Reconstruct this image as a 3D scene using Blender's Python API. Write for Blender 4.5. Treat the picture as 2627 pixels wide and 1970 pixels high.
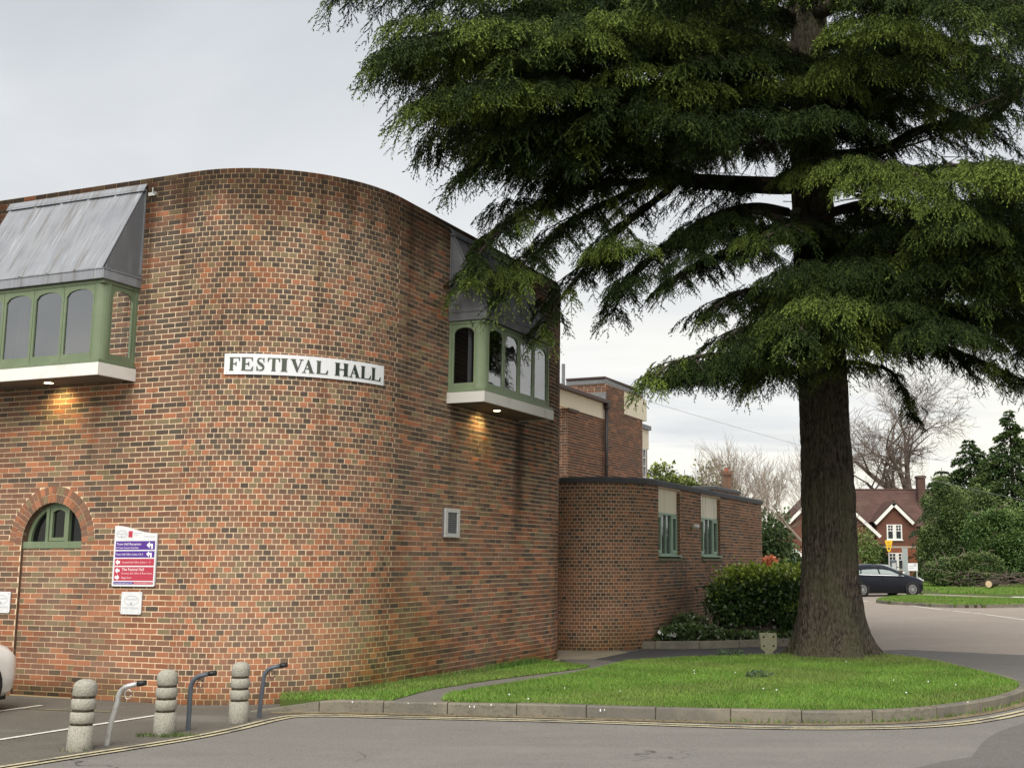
import bpy, bmesh, math, random
import numpy as np
from math import radians as rad, sin, cos, pi, sqrt, atan2
from mathutils import Vector, Matrix
from mathutils.geometry import tessellate_polygon
random.seed(7); rng = np.random.default_rng(7)
for o in list(bpy.data.objects): bpy.data.objects.remove(o)
sc = bpy.context.scene; COL = sc.collection

# ------------------------------------------------------------------ camera
FOC, PX, PY, EYE = 2950.0, 1600.0, 1000.0, 1.87
TH = math.atan((1440 - 1000) / FOC)
cam_d = bpy.data.cameras.new('camera'); cam = bpy.data.objects.new('camera', cam_d); COL.objects.link(cam)
cam_d.sensor_fit = 'HORIZONTAL'; cam_d.sensor_width = 36; cam_d.lens = 36 * FOC / 2627
cam_d.shift_x = -(PX - 1313.5) / 2627; cam_d.shift_y = (PY - 985) / 2627
cam_d.clip_end = 3000; cam_d.clip_start = 0.1
cam.location = (0, 0, EYE); cam.rotation_euler = (pi / 2 + TH, 0, 0)
sc.camera = cam

# ------------------------------------------------------------------ sky, sun, exposure
SUN_EL, SUN_AZ = rad(47), rad(187)          # the brightest part of the overcast, high behind the camera
w = bpy.data.worlds.new('World'); sc.world = w; w.use_nodes = True
nt = w.node_tree; nt.nodes.clear(); N = nt.nodes.new; LK = nt.links.new
def wmath(op, a, b=None, clamp=False):
    n = N('ShaderNodeMath'); n.operation = op; n.use_clamp = clamp
    for i, v in enumerate((a, b)):
        if v is None: continue
        if isinstance(v, (int, float)): n.inputs[i].default_value = v
        else: LK(v, n.inputs[i])
    return n.outputs[0]
def wmix(f, a, b):
    n = N('ShaderNodeMix'); n.data_type = 'RGBA'
    if isinstance(f, (int, float)): n.inputs[0].default_value = f
    else: LK(f, n.inputs[0])
    for i, v in ((6, a), (7, b)):
        if isinstance(v, tuple): n.inputs[i].default_value = (*v, 1)
        else: LK(v, n.inputs[i])
    return n.outputs[2]
def wramp(f, lo, hi):
    n = N('ShaderNodeMapRange'); n.interpolation_type = 'SMOOTHSTEP'
    LK(f, n.inputs[0]); n.inputs[1].default_value = lo; n.inputs[2].default_value = hi
    return n.outputs[0]
sky = N('ShaderNodeTexSky'); sky.sky_type = 'NISHITA'; sky.sun_disc = False
sky.sun_elevation = SUN_EL; sky.sun_rotation = SUN_AZ; sky.air_density = 1.2; sky.dust_density = 3
tc = N('ShaderNodeTexCoord'); sep = N('ShaderNodeSeparateXYZ'); LK(tc.outputs['Generated'], sep.inputs[0])
zc = wmath('MAXIMUM', sep.outputs[2], 0.0); zd = wmath('ADD', zc, 0.16)
cmb = N('ShaderNodeCombineXYZ'); LK(wmath('DIVIDE', sep.outputs[0], zd), cmb.inputs[0]); LK(wmath('DIVIDE', sep.outputs[1], zd), cmb.inputs[1])
def wnoise(scale, detail, dist=0.0, sx=1, sy=1):
    mp = N('ShaderNodeMapping'); mp.inputs['Scale'].default_value = (sx, sy, 1); LK(cmb.outputs[0], mp.inputs[0])
    n = N('ShaderNodeTexNoise'); n.inputs['Scale'].default_value = scale; n.inputs['Detail'].default_value = detail
    n.inputs['Distortion'].default_value = dist; LK(mp.outputs[0], n.inputs[0]); return n.outputs[0]
big = wramp(wnoise(0.75, 6, .8), .36, .64)
streak = wramp(wnoise(1.0, 6, .8, .5, 1.6), .40, .60)
lowm = wramp(sep.outputs[2], .30, .02)                     # 1 at the horizon
hgt = wramp(sep.outputs[2], .06, .46)
c_top = wmix(big, (.206, .216, .229), (.262, .270, .280))
c_mid = wmix(big, (.295, .299, .299), (.362, .360, .350))
cloud = wmix(hgt, c_mid, c_top)
cloud = wmix(wmath('MULTIPLY', wmath('MULTIPLY', streak, lowm), .95), cloud, (.385, .372, .325))
dark = wramp(wnoise(1.7, 5, .6, .5, 1.3), .50, .72)
cloud = wmix(wmath('MULTIPLY', wmath('MULTIPLY', dark, lowm), .70), cloud, (.195, .206, .225))
below = wramp(sep.outputs[2], 0.0, -.08)
cloud = wmix(below, cloud, (.072, .072, .068))
bg1 = N('ShaderNodeBackground'); LK(sky.outputs[0], bg1.inputs[0]); bg1.inputs[1].default_value = .05
bg2 = N('ShaderNodeBackground'); LK(cloud, bg2.inputs[0]); bg2.inputs[1].default_value = 1.0
ms = N('ShaderNodeMixShader'); ms.inputs[0].default_value = .94; LK(bg1.outputs[0], ms.inputs[1]); LK(bg2.outputs[0], ms.inputs[2])
wo = N('ShaderNodeOutputWorld'); LK(ms.outputs[0], wo.inputs[0])
sd = bpy.data.lights.new('sun', 'SUN'); sd.energy = 1.5; sd.angle = rad(55); sd.color = (1, .955, .88)
so = bpy.data.objects.new('sun', sd); COL.objects.link(so); so.location = (-10, -20, 30)
sdir = Vector((sin(SUN_AZ) * cos(SUN_EL), cos(SUN_AZ) * cos(SUN_EL), sin(SUN_EL)))
so.rotation_euler = (-sdir).to_track_quat('-Z', 'Y').to_euler()
vs = sc.view_settings; vs.view_transform = 'Standard'; vs.look = 'None'; vs.gamma = 1; vs.exposure = 1.58; vs.use_curve_mapping = False
sc.cycles.max_bounces = 6; sc.cycles.diffuse_bounces = 3; sc.cycles.glossy_bounces = 3

# ------------------------------------------------------------------ surveying: pixel of the photo -> place in the world
_c, _s = cos(TH), sin(TH)
def ray(u, v):
    dx = (u - PX) / FOC; dy = (PY - v) / FOC
    return np.array([dx, _c - dy * _s, _s + dy * _c])
def D(u, v, Y):
    r = ray(u, v); p = r * (Y / r[1]); return np.array([p[0], p[1], p[2] + EYE])
def gz(y): return min(max(0.0, (y - 25) * .009), .95)
def G(u, v, z=0.0):
    r = ray(u, v); Y = 20.
    for i in range(60): t = (z + gz(Y) - EYE) / r[2]; Y = r[1] * t
    return np.array([r[0] * t, r[1] * t, z + gz(Y)])
dR = np.array([.3597, .9331]); dL = np.array([-.9331, .3597])

# ------------------------------------------------------------------ object helpers
def tag(o, label=None, cat=None, group=None, kind=None):
    if label: o['label'] = label
    if cat: o['category'] = cat
    if group: o['group'] = group
    if kind: o['kind'] = kind
    return o
def link(o, parent=None):
    COL.objects.link(o)
    if parent is not None: o.parent = parent
    return o
def thing(name, label, cat, loc=(0, 0, 0), rz=0, group=None):
    o = bpy.data.objects.new(name, None); link(o); o.location = loc; o.rotation_euler = (0, 0, rz); o.empty_display_size = .2
    return tag(o, label, cat, group)
def copy_tree(o, parent=None):
    c = o.copy(); COL.objects.link(c)
    if parent is not None: c.parent = parent
    for ch in list(o.children): copy_tree(ch, c)
    return c
def mesh_np(name, V, F, mat, parent=None, col=None, smooth=False, kind=None):
    """V (n,3), F (m,k) one polygon size; col (n,3) per vertex"""
    V = np.asarray(V, np.float32); F = np.asarray(F, np.int32)
    me = bpy.data.meshes.new(name); m, k = F.shape
    me.vertices.add(len(V)); me.vertices.foreach_set('co', V.ravel())
    me.loops.add(m * k); me.loops.foreach_set('vertex_index', F.ravel())
    me.polygons.add(m); me.polygons.foreach_set('loop_start', np.arange(0, m * k, k, dtype=np.int32))
    me.polygons.foreach_set('use_smooth', np.full(m, smooth))
    if col is not None:
        a = me.color_attributes.new('col', 'FLOAT_COLOR', 'POINT')
        cc = np.ones((len(V), 4), np.float32); cc[:, :3] = col; a.data.foreach_set('color', cc.ravel())
    me.update(calc_edges=True); me.validate()
    if mat: me.materials.append(mat)
    o = bpy.data.objects.new(name, me); link(o, parent)
    if kind: o['kind'] = kind
    return o
class MB:
    """collects simple shapes; build() links them as ONE mesh object"""
    def __init__(s): s.v = []; s.f = []
    def add(s, vs, fs):
        b = len(s.v); s.v += [tuple(map(float, p)) for p in vs]; s.f += [tuple(i + b for i in f) for f in fs]
    def box(s, x0, x1, y0, y1, z0, z1, M=None, taper=0):
        t = taper
        vs = [(x0, y0, z0), (x1, y0, z0), (x1, y1, z0), (x0, y1, z0), (x0 + t, y0 + t, z1), (x1 - t, y0 + t, z1), (x1 - t, y1 - t, z1), (x0 + t, y1 - t, z1)]
        if M is not None: vs = [tuple(M @ Vector(p)) for p in vs]
        s.add(vs, [(3, 2, 1, 0), (4, 5, 6, 7), (0, 1, 5, 4), (1, 2, 6, 5), (2, 3, 7, 6), (3, 0, 4, 7)])
    def prism(s, pts, y0, y1, axis='y'):
        """polygon pts (a,b) extruded; axis y: (x,z) polygon; axis z: (x,y) polygon; axis x: (y,z) polygon"""
        f = {'y': lambda p, t: (p[0], t, p[1]), 'z': lambda p, t: (p[0], p[1], t), 'x': lambda p, t: (t, p[0], p[1])}[axis]
        n = len(pts); vs = [f(p, y0) for p in pts] + [f(p, y1) for p in pts]
        tri = tessellate_polygon([[Vector((p[0], p[1], 0)) for p in pts]])
        fs = [tuple(t) for t in tri] + [tuple(i + n for i in reversed(t)) for t in tri]
        fs += [(i, (i + 1) % n, n + (i + 1) % n, n + i) for i in range(n)]
        s.add(vs, fs)
    def tube(s, pts, rs, n=6, cap=True):
        pts = [Vector(p) for p in pts]
        if not hasattr(rs, '__len__'): rs = [rs] * len(pts)
        b = len(s.v); up = Vector((0, 0, 1)); prev = None
        for i, p in enumerate(pts):
            d = (pts[min(i + 1, len(pts) - 1)] - pts[max(i - 1, 0)]).normalized()
            if prev is None:
                a = d.cross(up if abs(d.z) < .9 else Vector((1, 0, 0))).normalized()
            else:
                a = (prev - d * prev.dot(d)); a = a.normalized() if a.length > 1e-6 else d.orthogonal().normalized()
            prev = a; c = d.cross(a)
            for k in range(n):
                t = 2 * pi * k / n; q = p + (a * cos(t) + c * sin(t)) * rs[i]; s.v.append(tuple(q))
        for i in range(len(pts) - 1):
            for k in range(n):
                a0 = b + i * n + k; a1 = b + i * n + (k + 1) % n
                s.f.append((a0, a1, a1 + n, a0 + n))
        if cap:
            s.f.append(tuple(b + k for k in reversed(range(n)))); e = b + (len(pts) - 1) * n; s.f.append(tuple(e + k for k in range(n)))
    def lathe(s, prof, n=24, cx=0, cy=0):
        b = len(s.v)
        for r, z in prof:
            for k in range(n): t = 2 * pi * k / n; s.v.append((cx + r * cos(t), cy + r * sin(t), z))
        for i in range(len(prof) - 1):
            for k in range(n):
                a0 = b + i * n + k; a1 = b + i * n + (k + 1) % n; s.f.append((a0, a1, a1 + n, a0 + n))
        s.f.append(tuple(b + (len(prof) - 1) * n + k for k in range(n))); s.f.append(tuple(b + k for k in reversed(range(n))))
    def build(s, name, mat, parent=None, smooth=False, M=None):
        me = bpy.data.meshes.new(name)
        vs = s.v if M is None else [tuple(M @ Vector(p)) for p in s.v]
        me.from_pydata(vs, [], s.f); me.validate(); me.update()
        if mat: me.materials.append(mat)
        if smooth:
            for p in me.polygons: p.use_smooth = True
        o = bpy.data.objects.new(name, me); return link(o, parent)
def bevel(o, wdt=.006, seg=2):
    m = o.modifiers.new('bevel', 'BEVEL'); m.width = wdt; m.segments = seg; m.limit_method = 'ANGLE'; m.angle_limit = rad(40); return o
def text_mesh(txt, size, depth=.0):
    cu = bpy.data.curves.new('lettering', 'FONT'); cu.body = txt; cu.size = size; cu.extrude = depth; cu.resolution_u = 3
    to = bpy.data.objects.new('lettering', cu); COL.objects.link(to)
    bpy.context.view_layer.update(); dg = bpy.context.evaluated_depsgraph_get()
    me = bpy.data.meshes.new_from_object(to.evaluated_get(dg)); bpy.data.objects.remove(to); bpy.data.curves.remove(cu); return me
def lettering(txt, x, z, h, width, y, mat, parent, bold=0.0):
    """flat text in the local xz plane facing -y, cap height h, squeezed to the given width"""
    me = text_mesh(txt, 1.0)
    vs = np.array([v.co for v in me.vertices]); x0, x1 = vs[:, 0].min(), vs[:, 0].max(); zc = .0; zh = .72
    for v in me.vertices:
        a = (v.co.x - x0) / (x1 - x0) * width + x; b = (v.co.y - zc) / zh * h + z
        v.co = (a, y, b)
    me.materials.clear(); me.materials.append(mat)
    me.update(); o = bpy.data.objects.new('lettering', me); return link(o, parent)

# ------------------------------------------------------------------ materials
def mat(name, base, rough=.75, spec=.3, metal=0, noises=(), bump=None, attr=None, coat=0, emit=None, alpha=1, extra=None, ior=None, space='pos'):
    """noises: (scale xyz or float, colour, lo, hi, amount); bump: (scale, strength, distance); attr: multiply base with a colour attribute"""
    m = bpy.data.materials.new(name); m.use_nodes = True; t = m.node_tree; b = t.nodes['Principled BSDF']
    geo = t.nodes.new('ShaderNodeNewGeometry'); tcn = t.nodes.new('ShaderNodeTexCoord')
    P = geo.outputs['Position'] if space == 'pos' else tcn.outputs['Object']
    def noise(scale, detail=5):
        n = t.nodes.new('ShaderNodeTexNoise'); n.inputs['Detail'].default_value = detail
        if isinstance(scale, tuple):
            mp = t.nodes.new('ShaderNodeMapping'); mp.inputs['Scale'].default_value = scale; t.links.new(P, mp.inputs[0]); t.links.new(mp.outputs[0], n.inputs[0]); n.inputs['Scale'].default_value = 1
        else: t.links.new(P, n.inputs[0]); n.inputs['Scale'].default_value = scale
        return n.outputs[0]
    def mix(f, a, c, mode='MIX'):
        n = t.nodes.new('ShaderNodeMix'); n.data_type = 'RGBA'; n.blend_type = mode
        for i, v in ((0, f), (6, a), (7, c)):
            if isinstance(v, (int, float)): n.inputs[i].default_value = v
            elif isinstance(v, tuple): n.inputs[i].default_value = (*v, 1)
            else: t.links.new(v, n.inputs[i])
        return n.outputs[2]
    def rng_(f, lo, hi):
        n = t.nodes.new('ShaderNodeMapRange'); n.interpolation_type = 'SMOOTHSTEP'; t.links.new(f, n.inputs[0]); n.inputs[1].default_value = lo; n.inputs[2].default_value = hi; return n.outputs[0]
    def mth(op, a, c=None):
        n = t.nodes.new('ShaderNodeMath'); n.operation = op
        for i, v in enumerate((a, c)):
            if v is None: continue
            if isinstance(v, (int, float)): n.inputs[i].default_value = v
            else: t.links.new(v, n.inputs[i])
        return n.outputs[0]
    if attr:
        an = t.nodes.new('ShaderNodeAttribute'); an.attribute_name = attr; c = an.outputs['Color']
        if base: c = mix(1.0, c, base, 'MULTIPLY')
    else: c = base
    for sc_, cl, lo, hi, amt in noises:
        f = mth('MULTIPLY', rng_(noise(sc_), lo, hi), amt); c = mix(f, c, cl)
    if extra: c = extra(dict(t=t, P=P, noise=noise, mix=mix, rng=rng_, mth=mth), c)
    if isinstance(c, tuple): b.inputs['Base Color'].default_value = (*c, 1)
    else: t.links.new(c, b.inputs['Base Color'])
    b.inputs['Roughness'].default_value = rough; b.inputs['Specular IOR Level'].default_value = spec; b.inputs['Metallic'].default_value = metal
    if coat: b.inputs['Coat Weight'].default_value = coat; b.inputs['Coat Roughness'].default_value = .05
    if ior: b.inputs['IOR'].default_value = ior
    if emit: b.inputs['Emission Color'].default_value = (*emit[0], 1); b.inputs['Emission Strength'].default_value = emit[1]
    if bump:
        bn = t.nodes.new('ShaderNodeBump'); bn.inputs['Strength'].default_value = bump[1]; bn.inputs['Distance'].default_value = bump[2]
        t.links.new(noise(bump[0], 6), bn.inputs['Height']); t.links.new(bn.outputs[0], b.inputs['Normal'])
    return m

CORNER = (-3.15, 16.95)
def hall_stains(k, c):
    t = k['t']; sp = t.nodes.new('ShaderNodeSeparateXYZ'); t.links.new(k['P'], sp.inputs[0]); x, y, z = sp.outputs
    n1 = k['noise'](1.1); n2 = k['noise']((2.2, 2.2, .5)); n3 = k['noise'](6.0)
    # soot at the parapet
    top = k['rng'](k['mth']('ADD', z, k['mth']('MULTIPLY', k['mth']('SUBTRACT', n2, .5), 1.8)), 6.2, 7.25)
    c = k['mix'](k['mth']('MULTIPLY', top, .92), c, (.30, .265, .22), 'MULTIPLY')
    # lime bloom near the top
    lime = k['mth']('MULTIPLY', k['rng'](k['noise'](2.6), .66, .74), k['rng'](z, 5.6, 6.6))
    c = k['mix'](k['mth']('MULTIPLY', lime, .45), c, (.36, .34, .25))
    # green algae low on the corner
    dx = k['mth']('SUBTRACT', x, CORNER[0]); dy = k['mth']('SUBTRACT', y, CORNER[1])
    d = k['mth']('SQRT', k['mth']('ADD', k['mth']('ADD', k['mth']('MULTIPLY', dx, dx), k['mth']('MULTIPLY', dy, dy)), k['mth']('MULTIPLY', k['mth']('MULTIPLY', z, z), .9)))
    d = k['mth']('ADD', d, k['mth']('MULTIPLY', k['mth']('SUBTRACT', n1, .5), 1.6))
    c = k['mix'](k['mth']('MULTIPLY', k['rng'](d, 2.3, .0), .85), c, (.74, .86, .50), 'MULTIPLY')
    # splash zone along the ground
    low = k['rng'](k['mth']('ADD', z, k['mth']('MULTIPLY', k['mth']('SUBTRACT', n1, .5), .8)), .42, .0)
    c = k['mix'](k['mth']('MULTIPLY', low, .9), c, (.52, .50, .36), 'MULTIPLY')
    # black run below the end of the right-hand bay
    s = k['mth']('ADD', k['mth']('MULTIPLY', k['mth']('SUBTRACT', x, -3.377), .3597), k['mth']('MULTIPLY', k['mth']('SUBTRACT', y, 16.894), .9331))
    s = k['mth']('ADD', s, k['mth']('MULTIPLY', k['mth']('SUBTRACT', n3, .5), .35))
    run = k['mth']('MULTIPLY', k['rng'](k['mth']('ABSOLUTE', k['mth']('SUBTRACT', s, 4.12)), .32, .02), k['mth']('MULTIPLY', k['rng'](z, 1.4, 3.6), k['rng'](z, 4.5, 4.3)))
    c = k['mix'](k['mth']('MULTIPLY', run, .85), c, (.22, .21, .21), 'MULTIPLY')
    blotch = k['rng'](k['noise'](.55), .45, .72)
    c = k['mix'](k['mth']('MULTIPLY', blotch, .8), c, (.74, .68, .62), 'MULTIPLY')
    rain = k['mth']('MULTIPLY', k['rng'](k['noise']((3.4, 3.4, .16)), .54, .70), k['rng'](z, 1.5, 5.5))
    c = k['mix'](k['mth']('MULTIPLY', rain, .8), c, (.55, .50, .46), 'MULTIPLY')
    pale_low = k['mth']('MULTIPLY', k['rng'](k['noise']((.8, .8, .5)), .48, .66), k['rng'](z, 4.0, 1.0))  # paler patches, stronger towards the bottom of the wall
    return k['mix'](k['mth']('MULTIPLY', pale_low, .07), c, (.60, .45, .33))
def annex_stains(k, c):
    t = k['t']; sp = t.nodes.new('ShaderNodeSeparateXYZ'); t.links.new(k['P'], sp.inputs[0]); x, y, z = sp.outputs
    n1 = k['noise'](.9); n2 = k['noise']((3.0, 3.0, .35))
    low = k['rng'](k['mth']('ADD', z, k['mth']('MULTIPLY', k['mth']('SUBTRACT', n1, .5), 1.0)), .7, .0)
    c = k['mix'](k['mth']('MULTIPLY', low, .9), c, (.60, .56, .42), 'MULTIPLY')
    run = k['mth']('MULTIPLY', k['rng'](n2, .55, .7), k['mth']('MULTIPLY', k['rng'](z, 2.1, 1.8), k['rng'](y, 25.6, 26.3)))
    c = k['mix'](k['mth']('MULTIPLY', run, .7), c, (.10, .095, .085))
    return k['mix'](k['mth']('MULTIPLY', k['rng'](k['noise'](.7), .45, .7), .7), c, (.74, .70, .66), 'MULTIPLY')
M = {}
grain = ((38.0, (.05, .035, .03), .55, .8, .45),)
M['brick'] = mat('brick', None, .88, .2, noises=grain, attr='col', bump=(60.0, .35, .01), extra=hall_stains)
M['mortar'] = mat('mortar', (.71, .55, .375), .95, .1, noises=((9.0, (.58, .44, .305), .45, .75, .6),), bump=(90.0, .3, .01), extra=hall_stains)
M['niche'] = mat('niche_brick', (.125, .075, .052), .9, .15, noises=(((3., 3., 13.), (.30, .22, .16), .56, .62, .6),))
M['brick_annex'] = mat('brick_annex', None, .88, .2, noises=grain, attr='col', bump=(60.0, .35, .01), extra=annex_stains)
M['mortar_annex'] = mat('mortar_annex', (.58, .45, .32), .95, .1, noises=((9.0, (.45, .345, .24), .45, .75, .6),), extra=annex_stains)
M['brick_rear'] = mat('brick_rear', None, .88, .2, noises=grain, attr='col')
M['mortar_rear'] = mat('mortar_rear', (.58, .43, .32), .95, .1, noises=((9.0, (.42, .30, .22), .45, .75, .6),))
M['green'] = mat('green_paint', (.148, .190, .112), .5, .35, noises=((5.0, (.19, .232, .145), .45, .75, .6), ((9., 9., 1.2), (.085, .125, .065), .55, .75, .55), (40.0, (.10, .145, .08), .55, .7, .4)))
M['green_pale'] = mat('pale_green_paint', (.30, .42, .31), .5, .4, noises=((7.0, (.22, .32, .22), .5, .75, .5),))
M['white_board'] = mat('white_board', (.72, .70, .65), .6, .3, noises=((3.5, (.5, .48, .42), .52, .8, .6), (16.0, (.42, .41, .38), .66, .8, .5)))
M['grey_board'] = mat('greyer_white_board', (.50, .49, .45), .65, .3, noises=((3.5, (.36, .35, .31), .5, .8, .6),))  # greyer white for the base boards of the right-hand bay
M['soffit'] = mat('soffit', (.17, .135, .105), .8, .2, noises=(((1, 14., 1), (.10, .08, .06), .45, .7, .7),))
def lead_streaks(k, c):
    f = k['rng'](k['noise']((16.0, 2.2, .6)), .5, .68); c = k['mix'](k['mth']('MULTIPLY', f, .9), c, (.150, .143, .135))
    f = k['rng'](k['noise']((26.0, 3.0, .9)), .55, .72); return k['mix'](k['mth']('MULTIPLY', f, .7), c, (.36, .38, .41))
M['lead'] = mat('lead_sheet', (.235, .247, .268), .5, .45, noises=((2.2, (.185, .195, .215), .42, .68, .8),), extra=lead_streaks, space='obj', bump=(7.0, .25, .02))
M['lead_cheek'] = mat('lead_cheek_shaded', (.135, .142, .152), .55, .4, noises=((2.5, (.10, .106, .115), .42, .68, .8), ((9., 9., .9), (.185, .195, .205), .52, .7, .6)), bump=(6.0, .25, .02))  # shade of the side-facing cheek put into a darker lead colour
M['lead_dark'] = mat('lead_flashing', (.20, .205, .21), .5, .4, noises=((5.0, (.32, .33, .34), .5, .75, .6), (11.0, (.10, .10, .10), .5, .75, .5)))
M['lead_shade'] = mat('shaded_lead', (.125, .13, .137), .6, .35, noises=((2.2, (.09, .093, .10), .42, .68, .8), ((9., 9., .8), (.17, .175, .18), .5, .7, .6)), bump=(7.0, .25, .02))  # darker copy of the lead sheet with the right bay's shade in its colour
M['glass'] = mat('window_glass', (.045, .050, .055), .03, .5, ior=2.25)
def pane_glass(name, tint, ior):
    m = bpy.data.materials.new(name); m.use_nodes = True; t = m.node_tree; t.nodes.clear(); o = t.nodes.new('ShaderNodeOutputMaterial'); mx = t.nodes.new('ShaderNodeMixShader'); fr = t.nodes.new('ShaderNodeFresnel'); fr.inputs['IOR'].default_value = ior
    a = t.nodes.new('ShaderNodeBsdfTransparent'); a.inputs[0].default_value = (*tint, 1); g = t.nodes.new('ShaderNodeBsdfGlossy'); g.inputs['Roughness'].default_value = .015; g.inputs[0].default_value = (.95, .97, 1, 1)
    geo = t.nodes.new('ShaderNodeNewGeometry'); ns = t.nodes.new('ShaderNodeTexNoise'); ns.inputs['Scale'].default_value = 1.1; ns.inputs['Detail'].default_value = 2; t.links.new(geo.outputs['Position'], ns.inputs[0]); bp = t.nodes.new('ShaderNodeBump'); bp.inputs['Strength'].default_value = .25; bp.inputs['Distance'].default_value = .02; t.links.new(ns.outputs[0], bp.inputs['Height']); t.links.new(bp.outputs[0], g.inputs['Normal'])
    t.links.new(fr.outputs[0], mx.inputs[0]); t.links.new(a.outputs[0], mx.inputs[1]); t.links.new(g.outputs[0], mx.inputs[2]); t.links.new(mx.outputs[0], o.inputs[0]); return m
M['glass_bay'] = pane_glass('bay_window_glass', (.72, .75, .76), 3.3)
M['glass_side'] = pane_glass('bay_side_glass', (.5, .52, .53), 1.55)
M['curtain'] = mat('pale_curtain', (.55, .57, .60), .9, .1)
M['room'] = mat('room_wall', (.055, .052, .05), .9, .1)
M['glass_dark'] = mat('dark_window_glass', (.006, .007, .007), .03, .4, ior=1.45)
M['dark'] = mat('dark_interior', (.012, .012, .012), .9, .05)
M['sign_white'] = mat('sign_white', (.66, .67, .68), .4, .4, noises=((4.0, (.55, .56, .56), .5, .8, .5),))
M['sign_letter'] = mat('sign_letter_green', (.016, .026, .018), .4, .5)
M['sign_letter_sheen'] = mat('sign_letter_sheen', (.055, .068, .046), .4, .5)  # lighter green paints in the gloss reflected by the first word's letters
M['purple'] = mat('sign_purple', (.085, .030, .245), .4, .4)
M['red'] = mat('sign_red', (.43, .040, .070), .4, .4)
M['text_white'] = mat('text_white', (.80, .80, .80), .5, .3)
M['text_pink'] = mat('text_pale_pink', (.80, .62, .62), .5, .3)
M['text_grey'] = mat('text_grey', (.36, .37, .38), .5, .3)
M['text_dark'] = mat('text_dark', (.05, .05, .05), .5, .3)
M['alu'] = mat('grey_metal_frame', (.40, .40, .385), .45, .5)
M['mesh_grey'] = mat('vent_mesh', (.12, .125, .13), .6, .4)
M['coping'] = mat('coping_felt', (.075, .078, .082), .75, .3, noises=((3.0, (.12, .12, .12), .45, .75, .6),))
M['cream'] = mat('cream_render', (.78, .71, .555), .8, .2, noises=(((9., 9., .6), (.62, .56, .43), .52, .75, .5),))
M['cream_stain'] = mat('stained_cream_panel', (.76, .71, .57), .8, .2, noises=(((11., 11., .5), (.34, .34, .28), .55, .66, .75), ((3., 3., .9), (.45, .45, .34), .5, .75, .6)))
M['pipe'] = mat('cast_iron_pipe', (.035, .028, .027), .45, .5)
M['gutter'] = mat('brown_gutter', (.085, .055, .045), .6, .3)
M['concrete'] = mat('cast_concrete', (.34, .325, .275), .92, .15, noises=((75.0, (.20, .188, .15), .45, .62, .75), (140.0, (.48, .46, .41), .56, .70, .7), (5.0, (.40, .38, .33), .52, .72, .5), (9.0, (.24, .225, .165), .56, .72, .6), ((2, 2, 1.2), (.27, .25, .17), .5, .72, .55)), bump=(45.0, .6, .01))
M['kerb'] = mat('kerb_stone', (.180, .163, .128), .92, .15, noises=((24.0, (.11, .10, .078), .45, .7, .7), (3.0, (.25, .22, .17), .48, .72, .6), (1.1, (.125, .118, .105), .48, .62, .7)), bump=(40.0, .5, .01))
M['steel'] = mat('worn_galvanised_steel', (.55, .545, .53), .38, .5, metal=.6, noises=((14.0, (.30, .29, .28), .5, .7, .6),))
M['post_grey'] = mat('post_grey_coating', (.075, .088, .105), .5, .45, noises=((12.0, (.13, .14, .155), .5, .75, .5),))
M['black'] = mat('black_plastic', (.014, .014, .015), .5, .4)
def wear(k, c):
    t = k['t']; v = t.nodes.new('ShaderNodeTexVoronoi'); v.feature = 'DISTANCE_TO_EDGE'; v.inputs['Scale'].default_value = .42
    wv = t.nodes.new('ShaderNodeVectorMath'); wv.operation = 'ADD'; ns = t.nodes.new('ShaderNodeTexNoise'); ns.inputs['Scale'].default_value = 1.6; ns.inputs['Detail'].default_value = 6; t.links.new(k['P'], ns.inputs[0])
    sv = t.nodes.new('ShaderNodeVectorMath'); sv.operation = 'SCALE'; sv.inputs['Scale'].default_value = 1.3; t.links.new(ns.outputs['Color'], sv.inputs[0]); t.links.new(k['P'], wv.inputs[0]); t.links.new(sv.outputs[0], wv.inputs[1]); t.links.new(wv.outputs[0], v.inputs['Vector'])
    crack = k['mth']('MULTIPLY', k['rng'](v.outputs['Distance'], .011, .003), k['rng'](k['noise'](.33), .52, .60)); c = k['mix'](k['mth']('MULTIPLY', crack, .75), c, (.045, .042, .038))
    oil = k['rng'](k['noise'](.9), .66, .74); c = k['mix'](k['mth']('MULTIPLY', oil, .45), c, (.06, .057, .053))
    pale = k['rng'](k['noise']((.25, 1.3, 1)), .55, .70); return k['mix'](k['mth']('MULTIPLY', pale, .35), c, (.27, .25, .225))
def asphalt(name, base, c2, c3, lo=.45, extra=None):
    return mat(name, base, .93, .2, noises=((.35, c2, lo, .7, .85), ((.5, 2.6, 1), c3, .48, .68, .55), (55.0, tuple(i * .5 for i in base), .45, .7, .65), (110.0, tuple(min(1, i * 2.1) for i in base), .58, .75, .65), (1.8, c2, .5, .75, .4), (16.0, tuple(i * .72 for i in base), .52, .70, .55), (28.0, tuple(i * 1.35 for i in base), .58, .72, .5)), bump=(60.0, .7, .015), extra=extra)
M['road'] = asphalt('road_asphalt', (.200, .188, .172), (.235, .222, .203), (.168, .158, .146), extra=wear)
M['road_far'] = asphalt('worn_road_asphalt', (.315, .268, .228), (.35, .30, .256), (.265, .23, .20))
M['park'] = asphalt('car_park_asphalt', (.130, .117, .098), (.16, .146, .123), (.105, .096, .082), extra=wear)
M['patch'] = asphalt('asphalt_patch', (.150, .141, .130), (.17, .16, .147), (.13, .123, .114))
M['path'] = asphalt('path_asphalt', (.165, .153, .136), (.20, .185, .16), (.14, .131, .118))
M['foot'] = asphalt('footway_asphalt', (.082, .080, .077), (.10, .097, .093), (.07, .069, .067))
M['grit'] = mat('gutter_grit', (.20, .165, .105), .95, .1, noises=((30.0, (.11, .09, .055), .45, .65, .8), (4.0, (.30, .25, .16), .5, .7, .6)))
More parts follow.
